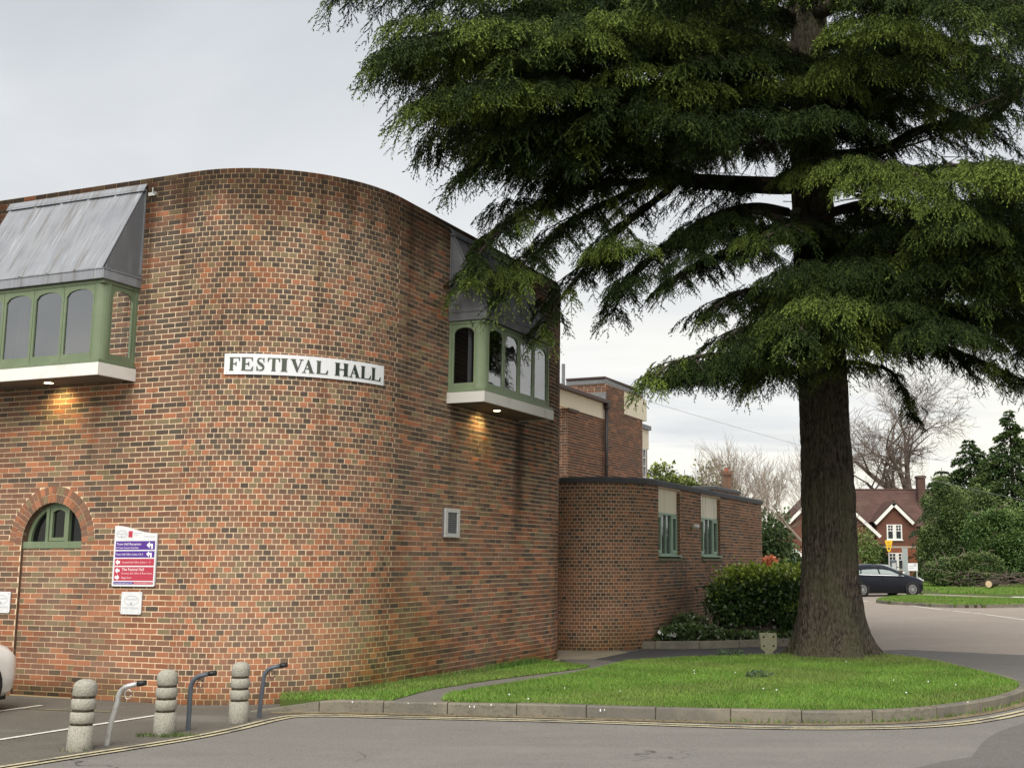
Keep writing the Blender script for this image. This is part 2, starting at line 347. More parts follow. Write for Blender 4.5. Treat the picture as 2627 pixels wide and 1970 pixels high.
M['yellow'] = mat('yellow_line', (.50, .445, .29), .9, .15, noises=((9.0, (.38, .335, .235), .45, .70, .8), (26.0, (.22, .20, .165), .54, .66, .95), (2.6, (.23, .21, .17), .50, .64, .9), (2.0, (.55, .47, .26), .5, .7, .5)))
M['line_white'] = mat('white_line', (.62, .59, .53), .9, .15, noises=((16.0, (.38, .36, .32), .52, .7, .7),))
M['line_faint'] = mat('worn_yellow_line', (.22, .19, .11), .9, .15, noises=((6.0, (.11, .10, .08), .45, .62, .9),))
M['soil'] = mat('soil', (.055, .042, .03), .95, .1, noises=((8.0, (.09, .07, .05), .45, .7, .7), (30.0, (.03, .022, .016), .5, .7, .6)), bump=(20.0, .8, .03))
M['lawn'] = mat('lawn_turf', (.075, .105, .026), .95, .1, noises=((3.0, (.10, .085, .045), .48, .66, .7), (20.0, (.04, .07, .012), .5, .7, .6)))
M['ground'] = mat('ground', (.075, .10, .035), .95, .1, noises=((.4, (.11, .12, .06), .45, .7, .6),))
M['grass'] = mat('grass_blade', None, .6, .25, attr='col')
M['leaf'] = mat('leaf', None, .5, .35, attr='col')
M['leaf_gloss'] = mat('glossy_leaf', None, .33, .5, attr='col')
M['needle'] = mat('conifer_needles', None, .7, .12, attr='col')
M['bark'] = mat('conifer_bark', (.105, .087, .068), .95, .12, noises=(((30., 30., 8.), (.034, .028, .023), .46, .58, .92), ((13., 13., 2.4), (.055, .045, .036), .56, .68, .5), ((28., 28., 9.), (.17, .15, .118), .56, .68, .65), (1.1, (.105, .104, .058), .42, .62, .55)), bump=((26., 26., 6.), 1.0, .12))
M['limb'] = mat('limb_bark', (.060, .048, .036), .95, .15, noises=((9.0, (.03, .024, .02), .45, .65, .8), (2.0, (.075, .075, .04), .5, .7, .6)), bump=(22.0, .7, .02))
M['twig'] = mat('bare_twig', (.22, .18, .145), .95, .1)
M['twig_dark'] = mat('dark_twig', (.13, .10, .085), .95, .1)
M['car_dark'] = mat('navy_car_paint', (.006, .008, .014), .3, .25, coat=.2)
M['car_white'] = mat('white_car_paint', (.82, .81, .77), .3, .5, coat=.6)
M['car_silver'] = mat('silver_car_paint', (.45, .46, .47), .3, .5, metal=.3, coat=.8)
M['car_glass'] = mat('car_glass', (.27, .31, .30), .06, .5, ior=1.5)  # pale base paints in sky reflection and light through the car windows
M['chrome'] = mat('chrome_trim', (.78, .79, .80), .35, .6, metal=.25)
M['tyre'] = mat('tyre_rubber', (.018, .018, .018), .85, .2)
M['alloy'] = mat('alloy_rim', (.36, .36, .355), .35, .5, metal=.6)
M['lamp_lens'] = mat('headlamp_lens', (.55, .57, .58), .12, .5)
M['house_brick'] = mat('house_brick', (.135, .064, .046), .9, .15, noises=((2.5, (.175, .08, .055), .45, .7, .7), ((1.5, 1.5, 13.), (.15, .065, .045), .5, .6, .55)))
M['house_brick_low'] = mat('house_brick_orange', (.26, .092, .05), .9, .15, noises=((2.5, (.19, .075, .045), .45, .7, .7),))
M['roof_tile'] = mat('roof_tile', (.088, .052, .044), .9, .15, noises=((1.2, (.115, .066, .054), .4, .7, .7), ((2., 2., 11.), (.06, .036, .031), .5, .6, .6)))
M['white_paint'] = mat('white_paint', (.74, .73, .69), .6, .3, noises=((5.0, (.50, .48, .43), .55, .75, .6),))
M['string'] = mat('string_course', (.40, .33, .26), .8, .2)
M['sign_yellow'] = mat('sign_yellow', (.72, .44, .01), .4, .4)
M['wood_cut'] = mat('cut_wood', (.62, .47, .30), .85, .1, noises=((9.0, (.45, .32, .19), .5, .7, .6),))
M['moss_timber'] = mat('mossy_concrete', (.185, .182, .120), .9, .15, noises=((14.0, (.15, .15, .085), .45, .68, .7), (4.0, (.29, .28, .20), .5, .7, .5)))
M['orange'] = mat('orange_blossom', (.80, .20, .075), .6, .2, noises=((8.0, (.65, .13, .06), .45, .7, .7),))
M['litter'] = mat('white_litter', (.72, .73, .74), .5, .3)
M['terracotta'] = mat('terracotta', (.38, .10, .06), .8, .2)
M['lamp_on'] = mat('lit_lamp', (1, .85, .55), .5, .2, emit=((1.0, .80, .42), 6.0))

# ------------------------------------------------------------------ ground
def clip_y(poly, y0, keep):
    out = []
    for i, p in enumerate(poly):
        q = poly[(i + 1) % len(poly)]; a = (p[1] >= y0) == keep; b = (q[1] >= y0) == keep
        if a: out.append(p)
        if a != b:
            t = (y0 - p[1]) / (q[1] - p[1]); out.append((p[0] + (q[0] - p[0]) * t, y0))
    return out
def sheet(name, poly, off, m, kind='structure', zf=None, skirt=0, cuts=(25.0,), parent=None):
    """flat ground sheet that follows the lie of the land"""
    polys = [[(float(p[0]), float(p[1])) for p in poly]]
    for c in cuts:
        nx = []
        for p in polys:
            for k in (True, False):
                q = clip_y(p, c, k)
                if len(q) >= 3: nx.append(q)
        polys = nx
    zf = zf or gz; b = MB()
    for p in polys:
        tri = tessellate_polygon([[Vector((x, y, 0)) for x, y in p]])
        vs = [(x, y, zf(y) + off) for x, y in p]
        fs = []
        for t in tri:
            a, c, d = (vs[i] for i in t)
            up = (c[0] - a[0]) * (d[1] - a[1]) - (c[1] - a[1]) * (d[0] - a[0])
            if abs(up) < 1e-9: continue
            fs.append(tuple(t) if up > 0 else tuple(reversed(t)))
        b.add(vs, fs)
    if skirt:
        n = len(poly)
        for i in range(n):
            (x0, y0), (x1, y1) = poly[i][:2], poly[(i + 1) % n][:2]
            b.add([(x0, y0, zf(y0) + off), (x1, y1, zf(y1) + off), (x1, y1, zf(y1) + off - skirt), (x0, y0, zf(y0) + off - skirt)], [(0, 1, 2, 3)])
    o = b.build(name, m, parent); o['kind'] = kind
    return o
def strip(pts, wdt, side=0):
    """polygon of a band along a polyline (offset sideways by side)"""
    pts = [np.array(p[:2], float) for p in pts]; l, r = [], []
    for i, p in enumerate(pts):
        d = pts[min(i + 1, len(pts) - 1)] - pts[max(i - 1, 0)]; d /= np.linalg.norm(d); n = np.array([-d[1], d[0]])
        l.append(tuple(p + n * (side + wdt / 2))); r.append(tuple(p + n * (side - wdt / 2)))
    return l + r[::-1]
def smooth_line(pts, n=8):
    pts = [np.array(p[:2], float) for p in pts]; out = []
    for i in range(len(pts) - 1):
        p0 = pts[max(i - 1, 0)]; p1 = pts[i]; p2 = pts[i + 1]; p3 = pts[min(i + 2, len(pts) - 1)]
        for k in range(n):
            t = k / n; out.append(.5 * ((2 * p1) + (p2 - p0) * t + (2 * p0 - 5 * p1 + 4 * p2 - p3) * t * t + (3 * p1 - p0 - 3 * p2 + p3) * t ** 3))
    out.append(pts[-1]); return out
sheet('ground', [(-300, -80), (400, -80), (400, 900), (-300, 900)], -.012, M['ground'], cuts=(25.0, 130.5))
sheet('road', [(-60, -60), (80, -60), (80, 24.2), (9, 23.4), (-60, 23.4)], 0, M['road'])
sheet('far_road', [(4.2, 23.8), (9, 23.4), (80, 24.2), (80, 70), (24, 56), (15, 57.5), (6, 60), (-2, 75), (-9, 110), (-16, 110), (-6, 60), (4.5, 40)], .004, M['road_far'])
KP = smooth_line([(-4.69, 14.851), (-4.2, 14.86), (-3.476, 14.862), (-2.674, 14.72), (-1.863, 14.60), (-1.019, 14.46), (.3, 14.16), (1.595, 13.92), (2.355, 13.87), (3.339, 14.033), (4.283, 14.665), (5.202, 15.703), (5.72, 16.7), (5.86, 17.7), (5.75, 19.5), (5.5, 21.2), (4.95, 22.6)], 6)
def foot_z(y): return .125 if y < 17.5 else (.03 if y > 22.5 else .125 - .095 * (y - 17.5) / 5.0)
# car park, left of the bollards
sheet('car_park', [(-30, 6), (-7.9, 6.9), (-5.72, 10.9), (-4.64, 12.75), (-4.15, 14.35), (-3.9, 14.9), (-4.4, 16.5), (-30, 27)], .004, M['park'])
# grit gathered in the channel along the kerb
ch = [p for p in KP if p[1] < 17.2]
def inward(pts, d):
    out = []
    for i, p in enumerate(pts):
        t = pts[min(i + 1, len(pts) - 1)] - pts[max(i - 1, 0)]; t = t / np.linalg.norm(t); out.append(p + np.array([-t[1], t[0]]) * d)
    return out
sheet('channel_grit', [tuple(p) for p in inward(ch[4:], -.17)] + [tuple(p) for p in inward(ch[4:], .06)][::-1], .008, M['grit'])
# double yellow lines
yl = smooth_line([(-7.2, 8.3), (-5.719, 10.939), (-4.638, 12.811), (-4.22, 14.2), (-3.98, 14.52), (-3.5, 14.56), (-2.619, 14.40), (-.612, 14.06), (1.335, 13.58), (2.3, 13.49), (3.22, 13.58), (4.0, 13.95), (4.85, 14.75), (5.6, 15.7), (6.15, 16.9), (6.25, 17.9)], 6)
for k in (0, 1): sheet('yellow_line', strip(yl, .068, -.135 * k), .012, M['yellow'])
for a, b in (((-6.9, 11.9), (-5.70, 14.57)), ((-8.3, 13.85), (-7.62, 15.50))):
    sheet('parking_line', strip([a, b], .085), .012, M['line_white'])
sheet('worn_parking_line', strip([(-9.5, 15.6), (-7.748, 15.178), (-6.45, 14.87)], .07), .010, M['line_faint'])
# asphalt repairs
sheet('asphalt_patch', [G(2330, 1975)[:2], G(2420, 1953)[:2], G(2492, 1942)[:2], G(2520, 1905)[:2], G(2560, 1877)[:2], G(2640, 1850)[:2], (9, 13.5), (9, 5), (3.0, 5)], .005, M['patch'])
sheet('asphalt_patch', [G(2262, 1668)[:2], G(2330, 1666)[:2], G(2440, 1672)[:2], G(2640, 1681)[:2], (16, 20), (12, 17.6), (6.0, 17.0), (5.6, 20.5), (5.2, 22)], .006, M['patch'])
# raised verge, path, footway
sheet('path', [(-3.1, 14.95), (-2.35, 14.83), (-2.2, 14.95), (-2.331, 15.78), (-1.866, 16.64), (-.803, 18.48), (.2, 20.3), (1.1, 21.4), (2.6, 22.1), (4.9, 22.9), (4.6, 24.0), (3.6, 25.9), (2.6, 25.55), (1.2, 25.0), (-.2, 25.6), (-2.2, 24.8), (-1.2, 22.3), (-.9, 21.3), (-.55, 20.5), (-1.178, 18.953), (-2.169, 17.155), (-2.654, 16.221), (-2.897, 15.3)], 0, M['path'], zf=foot_z, cuts=(17.5, 22.5), skirt=.1)
sheet('footway', [(-.55, 22.4), (.1, 21.5), (1.2, 21.75), (2.6, 22.35), (4.6, 23.1), (4.3, 24.0), (3.5, 25.75), (2.6, 25.5), (1.2, 24.95), (.45, 25.1), (.25, 24.45)], .005, M['foot'], zf=foot_z, cuts=(17.5, 22.5))
VERGE = [(-4.35, 14.99), (-3.5, 14.99), (-2.95, 14.93), (-2.897, 15.215), (-2.654, 16.221), (-2.169, 17.155), (-1.178, 18.953), (-.62, 20.1), (-.60, 20.5), (-.95, 20.9), (-1.5, 22.0), (-3.0, 20), (-4.0, 17), (-4.6, 15.9)]
sheet('grass_verge', VERGE, .134, M['lawn'], zf=lambda y: foot_z(y) - .125, cuts=(17.5, 22.5), skirt=.12)
kin = [tuple(p) for p in inward(KP, .12)]
LAWN = [p for p in kin if p[0] > -2.15 and p[1] < 22.8] + [(3.9, 22.72), (2.56, 22.15), (1.14, 21.52), (.05, 20.75), (-.35, 19.6), (-.803, 18.481), (-1.866, 16.637), (-2.331, 15.78), (-2.31, 15.0)]
sheet('lawn', LAWN, .134, M['lawn'], zf=lambda y: 0, cuts=(), skirt=.14)
# far traffic island and far verge
ISL = [G(2220 + x / 5.435, 1480 + y / 5.435, .12)[:2] for x, y in ((150, 318), (330, 338), (600, 352), (900, 372), (1250, 384), (1650, 386), (2400, 374), (2400, 300), (1900, 292), (1200, 274), (700, 256), (400, 268), (230, 290))]
ISL = [tuple(p) for p in ISL]
sheet('traffic_island', ISL, .12, M['lawn'], skirt=.14)
fv = [tuple(G(2220 + x / 5.435, 1480 + y / 5.435, .1)[:2]) for x, y in ((820, 222), (1300, 238), (2000, 265), (2700, 262))]
sheet('far_verge', fv + [(45, 60), (60, 120), (16, 120), (15.5, 70)], .07, M['lawn'], skirt=.1)
fpv = [tuple(G(2220 + x / 5.435, 1480 + y / 5.435, .1)[:2]) for x, y in ((760, 245), (1300, 275), (2040, 300), (2700, 305), (2700, 262), (2000, 262), (1300, 236), (820, 220))]
sheet('far_pavement', fpv, .066, M['road_far'])
sheet('zebra_mark', [tuple(G(2220 + x / 5.435, 1480 + y / 5.435, .1)[:2]) for x, y in ((2030, 264), (2120, 300), (2500, 300), (2500, 264))], .078, M['line_white'])
for a, b in (((610, 395), (1080, 458)), ((1100, 461), (1190, 468)), ((1220, 472), (1480, 499)), ((1500, 502), (1640, 516)), ((1660, 520), (2230, 598))):
    p, q = (G(2220 + x / 5.435, 1480 + y / 5.435)[:2] for x, y in (a, b)); sheet('lane_marking', strip([p, q], .14), .009, M['line_white'])
for (x0, y0), (x1, y1) in (((-60, 268), (380, 262)), ((-60, 335), (40, 338))):
    p, q = G(2220 + x0 / 5.435, 1480 + y0 / 5.435)[:2], G(2220 + x1 / 5.435, 1480 + y1 / 5.435)[:2]; sheet('give_way_line', strip([p, q], .35), .009, M['line_white'])

# kerb: a bed with the stones one by one
def kerb(name, pts, height, wdt, length, zbase=None, ramp=0.0, mat_=None, label=None):
    zbase = zbase or gz
    P = [np.array(p[:2], float) for p in pts]; seg = [np.linalg.norm(P[i + 1] - P[i]) for i in range(len(P) - 1)]; cum = np.concatenate([[0], np.cumsum(seg)])
    def at(s):
        i = min(max(int(np.searchsorted(cum, s) - 1), 0), len(seg) - 1); t = (s - cum[i]) / seg[i]; d = (P[i + 1] - P[i]) / seg[i]; return P[i] + d * (t * seg[i]), np.array([-d[1], d[0]])
    bed = MB(); st = np.linspace(0, cum[-1], int(cum[-1] / .3) + 2)
    for a, b in zip(st[:-1], st[1:]):
        (pa, na), (pb, nb) = at(a), at(b); ha = height * (min(1, .12 + a / ramp) if ramp else 1) - .012; hb = height * (min(1, .12 + b / ramp) if ramp else 1) - .012
        za, zb_ = zbase(pa[1]), zbase(pb[1])
        q = [pa + na * .008, pb + nb * .008, pb + nb * (wdt - .004), pa + na * (wdt - .004)]
        bed.add([(*q[0], za - .15), (*q[1], zb_ - .15), (*q[2], zb_ - .15), (*q[3], za - .15), (*q[0], za + ha), (*q[1], zb_ + hb), (*q[2], zb_ + hb), (*q[3], za + ha)], [(0, 1, 5, 4), (2, 3, 7, 6), (4, 5, 6, 7)])
    root = bed.build(name, M['soil']); root['kind'] = 'structure'
    s = 0.0
    while s < cum[-1] - .1:
        e = min(s + length * random.uniform(.9, 1.04), cum[-1]); k = MB(); n = 4; g = .007; jz = random.uniform(-.006, .006); jo = random.uniform(-.004, .004)
        rows = []
        for i in range(n + 1):
            a = s + g + (e - s - 2 * g) * i / n; p, nn = at(a); h = height * (min(1, .12 + a / ramp) if ramp else 1) + jz; zb_ = zbase(p[1])
            o0 = p + nn * jo; ch_ = min(.018, h * .3)
            rows.append([(*o0, zb_ - .12), (*(o0), zb_ + h - ch_), (*(o0 + nn * ch_), zb_ + h), (*(o0 + nn * (wdt - .005)), zb_ + h), (*(o0 + nn * (wdt - .005)), zb_ - .1)])
        vs = [v for r in rows for v in r]; fs = []
        for i in range(n):
            for j in range(4): a = i * 5 + j; fs.append((a, a + 5, a + 6, a + 1))
        fs += [(0, 1, 2, 3, 4), tuple(n * 5 + j for j in (4, 3, 2, 1, 0))]
        k.add(vs, fs); k.build('kerb_stone', mat_ or M['kerb'], root); s = e
    return root
kerb('kerb', KP, .145, .125, .915, ramp=1.1)
b = MB()
for u, v in ((884, 1812), (1036, 1812), (1109, 1811), (1196, 1821), (1211, 1819), (1256, 1813), (1540, 1821), (1551, 1821)):
    q = G(u, v, .10 if v > 1815 else .125); yk = min((k[1] for k in KP if abs(k[0] - q[0]) < .25), default=q[1]) - .004; sx, sz = random.uniform(.006, .011), random.uniform(.010, .020)
    b.add([(q[0] + sx * cos(t) * random.uniform(.6, 1.2), yk, q[2] + .005 + sz * sin(t) * random.uniform(.7, 1.2)) for t in np.linspace(0, 2 * pi, 9)[:-1]] + [(q[0], yk - .003, q[2] + .005)], [(k, (k + 1) % 8, 8) for k in range(8)])
tag(b.build('kerb_splashes', M['sign_white']), 'small white splashes on the kerb face', kind='stuff')
kerb('island_kerb', smooth_line(ISL[:7], 4), .13, .14, 1.5)
PK = smooth_line([(-.12, 25.35), (.12, 25.12), (.45, 25.02), (1.234, 25.02), (2.038, 25.18), (2.888, 25.62), (3.854, 26.15), (5.2, 27.0)], 5)
kerb('bed_kerb', PK, .17, .11, .92, zbase=lambda y: .02, mat_=M['kerb'])
sheet('planting_bed', [tuple(p) for p in inward(PK, .1)] + [(5.5, 33), (4.3, 34), (.8, 25.9), (.2, 25.7)], .16, M['soil'], skirt=.2)
# block paving by the corner of the hall
pav = MB()
PA = np.array([-1.95, 22.0]); pu = np.array([.955, .297]); pv_ = np.array([-.297, .955])
proot = sheet('block_paving', [tuple(PA + pu * a + pv_ * b) for a, b in ((0, 0), (1.95, 0), (2.6, 1.2), (2.5, 2.6), (0, 3.4))], .000, M['soil'], zf=lambda y: .024, cuts=(), skirt=.05)
pm = []
for i in range(5):
    t = random.uniform(.75, 1.2); cl = (.30 * t, .255 * t, .185 * t); b = MB(); b.box(-.0975, .0975, -.0475, .0475, -.04, .006, taper=.003); o = b.build('paver', mat('paver_%d' % i, cl, .92, .15, noises=((25.0, tuple(c * .6 for c in cl), .45, .7, .6),))); pm.append(o.data); bpy.data.objects.remove(o)
for r in range(34):
    for c_ in range(14):
        a = c_ * .2 + (.1 if r % 2 else 0); b = r * .1 + .05
        lim = 1.95 + .55 * min(1, b / 1.2) if b < 1.2 else 2.55
        if a > lim - .1 or b > 3.3: continue
        q = PA + pu * (a + .1) + pv_ * b
        if q[1] > 25.3 or (q[0] + 1.4) ** 2 + (q[1] - 22.0) ** 2 < .05: continue
        o = bpy.data.objects.new('paver', random.choice(pm)); link(o, proot); o.location = (*q, .026); o.rotation_euler = (random.uniform(-.01, .01), random.uniform(-.01, .01), atan2(pu[1], pu[0]))

# ------------------------------------------------------------------ brickwork
CO, JT = .075, .0138
class Line:
    def __init__(s, p, d, L, bond='stretcher', shift=0.0, off=0.0, z=(-1, 99)): s.p = np.array(p, float); s.d = np.array(d, float) / np.linalg.norm(d); s.L = L; s.bond = bond; s.shift = shift; s.off = off; s.z = z; s.oa = s.ob = 0.0
    def at(s, t):
        n = np.array([s.d[1], -s.d[0]]); return s.p + s.d * t + n * s.off, n          # n points out of the wall
class Arc:
    def __init__(s, c, r, a0, a1, bond='header', z=(-1, 99)): s.c = np.array(c, float); s.r = r; s.a0 = a0; s.a1 = a1; s.L = abs(a1 - a0) * r; s.bond = bond; s.shift = 0; s.off = 0; s.z = z; s.oa = s.ob = 0.0
    def at(s, t):
        a = s.a0 + (s.a1 - s.a0) * t / s.L; n = np.array([cos(a), sin(a)]); return s.c + n * s.r, n
def wall_path(segs, step=.12):
    out = []
    for g in segs:
        n = 1 if isinstance(g, Line) else max(2, int(g.L / step))
        for i in range(n + 1):
            p, nn = g.at(g.L * i / n)
            if not out or np.linalg.norm(out[-1][0] - p) > 1e-4: out.append((p, nn))
    return out
PALETTES = {
 'hall': [((0.339, 0.145, 0.076), 4), ((0.291, 0.123, 0.067), 5), ((0.242, 0.106, 0.064), 5), ((0.194, 0.104, 0.068), 4), ((0.155, 0.095, 0.065), 3), ((0.130, 0.090, 0.063), 3), ((0.100, 0.079, 0.061), 2), ((0.175, 0.127, 0.074), 2)],
 'annex': [((0.282, 0.146, 0.087), 4), ((0.232, 0.127, 0.078), 4), ((0.190, 0.120, 0.078), 4), ((0.338, 0.160, 0.087), 2), ((0.120, 0.089, 0.069), 2)],
 'rear': [((0.215, 0.109, 0.067), 4), ((0.165, 0.089, 0.060), 4), ((0.272, 0.131, 0.075), 2), ((0.108, 0.072, 0.057), 3)],
}
def make_palette(key, n=30, seed=1):
    r = random.Random(seed); base = PALETTES[key]; cs = [c for c, w_ in base]; ws = [w_ for c, w_ in base]; out = []
    for i in range(n):
        c = r.choices(cs, ws)[0]; t = r.uniform(.82, 1.2); h = r.uniform(-.06, .06); out.append((min(.6, c[0] * t), c[1] * t * (1 + h), c[2] * t * (1 + h)))
    out.sort(key=lambda c: c[0]); return out
def box_mesh(name, wd, ht, m, c, proud=.003, back=.02):
    ch = .0035
    vs = [(-wd / 2, back, -ht / 2), (wd / 2, back, -ht / 2), (wd / 2, back, ht / 2), (-wd / 2, back, ht / 2), (-wd / 2, ch - proud, -ht / 2), (wd / 2, ch - proud, -ht / 2), (wd / 2, ch - proud, ht / 2), (-wd / 2, ch - proud, ht / 2),
          (-wd / 2 + ch, -proud, -ht / 2 + ch), (wd / 2 - ch, -proud, -ht / 2 + ch), (wd / 2 - ch, -proud, ht / 2 - ch), (-wd / 2 + ch, -proud, ht / 2 - ch)]
    fs = [(8, 9, 10, 11), (4, 5, 9, 8), (5, 6, 10, 9), (6, 7, 11, 10), (7, 4, 8, 11), (0, 1, 5, 4), (1, 2, 6, 5), (2, 3, 7, 6), (3, 0, 4, 7)]
    me = bpy.data.meshes.new(name); me.from_pydata(vs, [], fs); a = me.color_attributes.new('col', 'FLOAT_COLOR', 'POINT')
    for d in a.data: d.color = (*c, 1)
    me.materials.append(m); me.update(); return me
def brickwork(root, segs, z0, ncourse, pal, bm, holes=(), single=300, seed=1, tone=None, vis=None, headers=.0):
    """lays every brick of the wall; the ones that show largest are objects of their own"""
    r = random.Random(seed); bricks = []
    for g in segs:
        for i in range(ncourse):
            za = z0 + i * CO; zm = za + CO / 2
            if not (g.z[0] <= zm <= g.z[1]): continue
            mod = .225 if g.bond == 'stretcher' else .1125
            t = -(mod / 2 if i % 2 else 0) + g.shift
            cuts = [h(g, zm) for h in holes]; cuts = [c for c in cuts if c]
            lo_, hi_ = (g.oa, g.L + g.ob) if i % 2 else (0.0, g.L)
            while t < hi_:
                if headers and g.bond == 'stretcher' and r.random() < headers: step = .1125
                else: step = mod
                a, b = max(t, lo_), min(t + step, hi_); t += step
                if b - a < .001: continue
                iv = [(a, b)]
                for c0, c1 in cuts:
                    nv = []
                    for x0, x1 in iv:
                        if c1 <= x0 or c0 >= x1: nv.append((x0, x1)); continue
                        if c0 > x0: nv.append((x0, c0))
                        if c1 < x1: nv.append((c1, x1))
                    iv = nv
                for x0, x1 in iv:
                    if x1 - x0 < .035: continue
                    p, n = g.at((x0 + x1) / 2); v = np.array([p[0], p[1], zm - EYE]); dist = np.linalg.norm(v); cs = -(n[0] * v[0] + n[1] * v[1]) / dist
                    if vis and not vis(p, zm): continue
                    full = abs((x1 - x0) - step) < 1e-4
                    bricks.append((g, x0, x1, za, full, step, max(cs, 0) * (x1 - x0) / dist ** 2 if full else 0, p, n, zm))
    order = sorted(range(len(bricks)), key=lambda k: -bricks[k][6])[:single]; own = set(order)
    pool = {}; V = []; Cc = []; run = 0.0
    for k, (g, x0, x1, za, full, step, area, p, n, zm) in enumerate(bricks):
        bias = tone(g, (x0 + x1) / 2, zm) if tone else 0.5
        run = .22 * run + r.gauss(0, .29); u = bias + run; ci = min(len(pal) - 1, max(0, int(u * len(pal))))
        if k in own:
            key = (round(step, 4), ci)
            if key not in pool: pool[key] = box_mesh('brick', step - JT, CO - JT, bm, pal[ci])
            o = bpy.data.objects.new('brick', pool[key]); COL.objects.link(o); o.parent = root
            o.location = (p[0], p[1], zm + r.uniform(-.001, .001)); o.rotation_euler = (r.gauss(0, .012), r.gauss(0, .006), atan2(n[1], n[0]) + pi / 2 + r.gauss(0, .006))
            continue
        j = JT / 2; pr = .003 + r.uniform(-.0012, .0025); bk = -.02; zj = r.uniform(-.0012, .0012)
        (pa, na), (pb, nb) = g.at(x0 + j * r.uniform(.8, 1.2)), g.at(x1 - j * r.uniform(.8, 1.2)); zl, zh = za + j + zj, za + CO - j + zj
        for o_ in (bk, pr):
            for q, nn, zz in ((pa, na, zl), (pb, nb, zl), (pb, nb, zh), (pa, na, zh)): V.append((q[0] + nn[0] * o_, q[1] + nn[1] * o_, zz))
        c = pal[ci]; t = r.uniform(.92, 1.08); Cc += [(c[0] * t, c[1] * t, c[2] * t)] * 8
    nb_ = len(V) // 8; base = np.array([(4, 5, 6, 7), (0, 1, 5, 4), (1, 2, 6, 5), (2, 3, 7, 6), (3, 0, 4, 7)]); F = (base[None] + np.arange(nb_)[:, None, None] * 8).reshape(-1, 4)
    mesh_np('brickwork', V, F, bm, root, np.array(Cc), kind='stuff')
def wall_face(b, g, z0, z1, off, hole=None):
    """mortar face of a straight run, with an opening (s,z loop) left out"""
    loops = [[Vector((0, z0, 0)), Vector((g.L, z0, 0)), Vector((g.L, z1, 0)), Vector((0, z1, 0))]]
    for h in hole or (): loops.append([Vector((s, z, 0)) for s, z in h])
    tri = tessellate_polygon(loops); fl = [v for l in loops for v in l]; vs = []
    for v in fl: p, n = g.at(v.x); q = p + n * off; vs.append((q[0], q[1], v.y))
    fs = []
    for t in tri:
        a, c, d = (fl[i] for i in t); o_ = (c.x - a.x) * (d.y - a.y) - (c.y - a.y) * (d.x - a.x)
        if abs(o_) > 1e-10: fs.append(tuple(t) if o_ > 0 else tuple(reversed(t)))
    b.add(vs, fs)
def arc_face(b, g, z0, z1, off, n=None):
    n = n or max(4, int(g.L / .1)); vs = []
    for i in range(n + 1):
        p, nn = g.at(g.L * i / n); q = p + nn * off; vs += [(q[0], q[1], z0), (q[0], q[1], z1)]
    b.add(vs, [(2 * i, 2 * i + 2, 2 * i + 3, 2 * i + 1) for i in range(n)])
def reveal(b, g, loop, d0, d1, closed=True):
    m = len(loop); vs = []
    for s, z in loop:
        p, n = g.at(s)
        for d in (d0, d1): q = p - n * d; vs.append((q[0], q[1], z))
    b.add(vs, [(2 * i, 2 * ((i + 1) % m), 2 * ((i + 1) % m) + 1, 2 * i + 1) for i in range(m if closed else m - 1)])
aL, aR = atan2(-.3597, .9331), atan2(.9331, .3597)

# ------------------------------------------------------------------ the hall
HH = 98 * CO; R1 = 2.083
C1 = np.array([-6.07, 15.70]); CEN = C1 + R1 * dR; C2 = CEN - R1 * dL; C3 = C2 + dR * 5.437; CEN2 = C3 + dL * R1; C4 = CEN2 + dR * R1
WL = 9.0
gL = Line(C1 + dL * WL, -dL, WL); a_n = atan2(-dR[1], -dR[0]); a_r = atan2(-dL[1], -dL[0]); gA = Arc(CEN, R1, a_n, a_r)
gR = Line(C2, dR, 5.437); gB = Arc(CEN2, R1, a_r, a_r + pi / 2)
gL.ob = gA.oa = .05625; gA.ob = gR.oa = -.05625; gR.ob = gB.oa = .05625
hall = thing('brick_hall', 'large red brick hall with a sweeping rounded corner and lead-roofed bay windows', 'building')
ARC_S, ARC_Z, ARC_R = WL - 2.226, 2.14, .565
zb = 0.0
half = [(ARC_S + ARC_R * cos(t), ARC_Z + ARC_R * sin(t)) for t in np.linspace(0, pi, 25)]
keyhole = [(ARC_S + ARC_R, zb + .02)] + half + [(ARC_S - ARC_R, zb + .02)]
b = MB(); mo = -.0025
wall_face(b, gL, -.3, HH, mo, [keyhole]); arc_face(b, gA, -.3, HH, mo); wall_face(b, gR, -.3, HH, mo); arc_face(b, gB, -.3, HH, mo)
rv = MB(); reveal(rv, gL, [(ARC_S + ARC_R, zb + .02), (ARC_S + ARC_R, ARC_Z)] , .0025, .052, False); reveal(rv, gL, [(ARC_S - ARC_R, ARC_Z), (ARC_S - ARC_R, zb + .02)], .0025, .052, False)
reveal(rv, gL, half, .0025, .20, False)
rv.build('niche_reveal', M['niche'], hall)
gP = Line(gL.at(ARC_S - ARC_R)[0], -dL, 2 * ARC_R, shift=-.03, off=-.045, z=(0, 2.09))
wall_face(b, gP, 0, 2.10, mo)
back = [gB.at(gB.L)[0], gB.at(gB.L)[0] + dL * 14, C1 + dL * WL + dR * 8, C1 + dL * WL]
for i in range(3): p, q = back[i], back[i + 1]; b.add([(*p, -.3), (*q, -.3), (*q, HH), (*p, HH)], [(0, 1, 2, 3)])
ring = [p for p, n in wall_path([gL, gA, gR, gB])] + back[1:3]
tri = tessellate_polygon([[Vector((*p, 0)) for p in ring]]); b.add([(*p, HH - .35) for p in ring], [tuple(t) for t in tri])
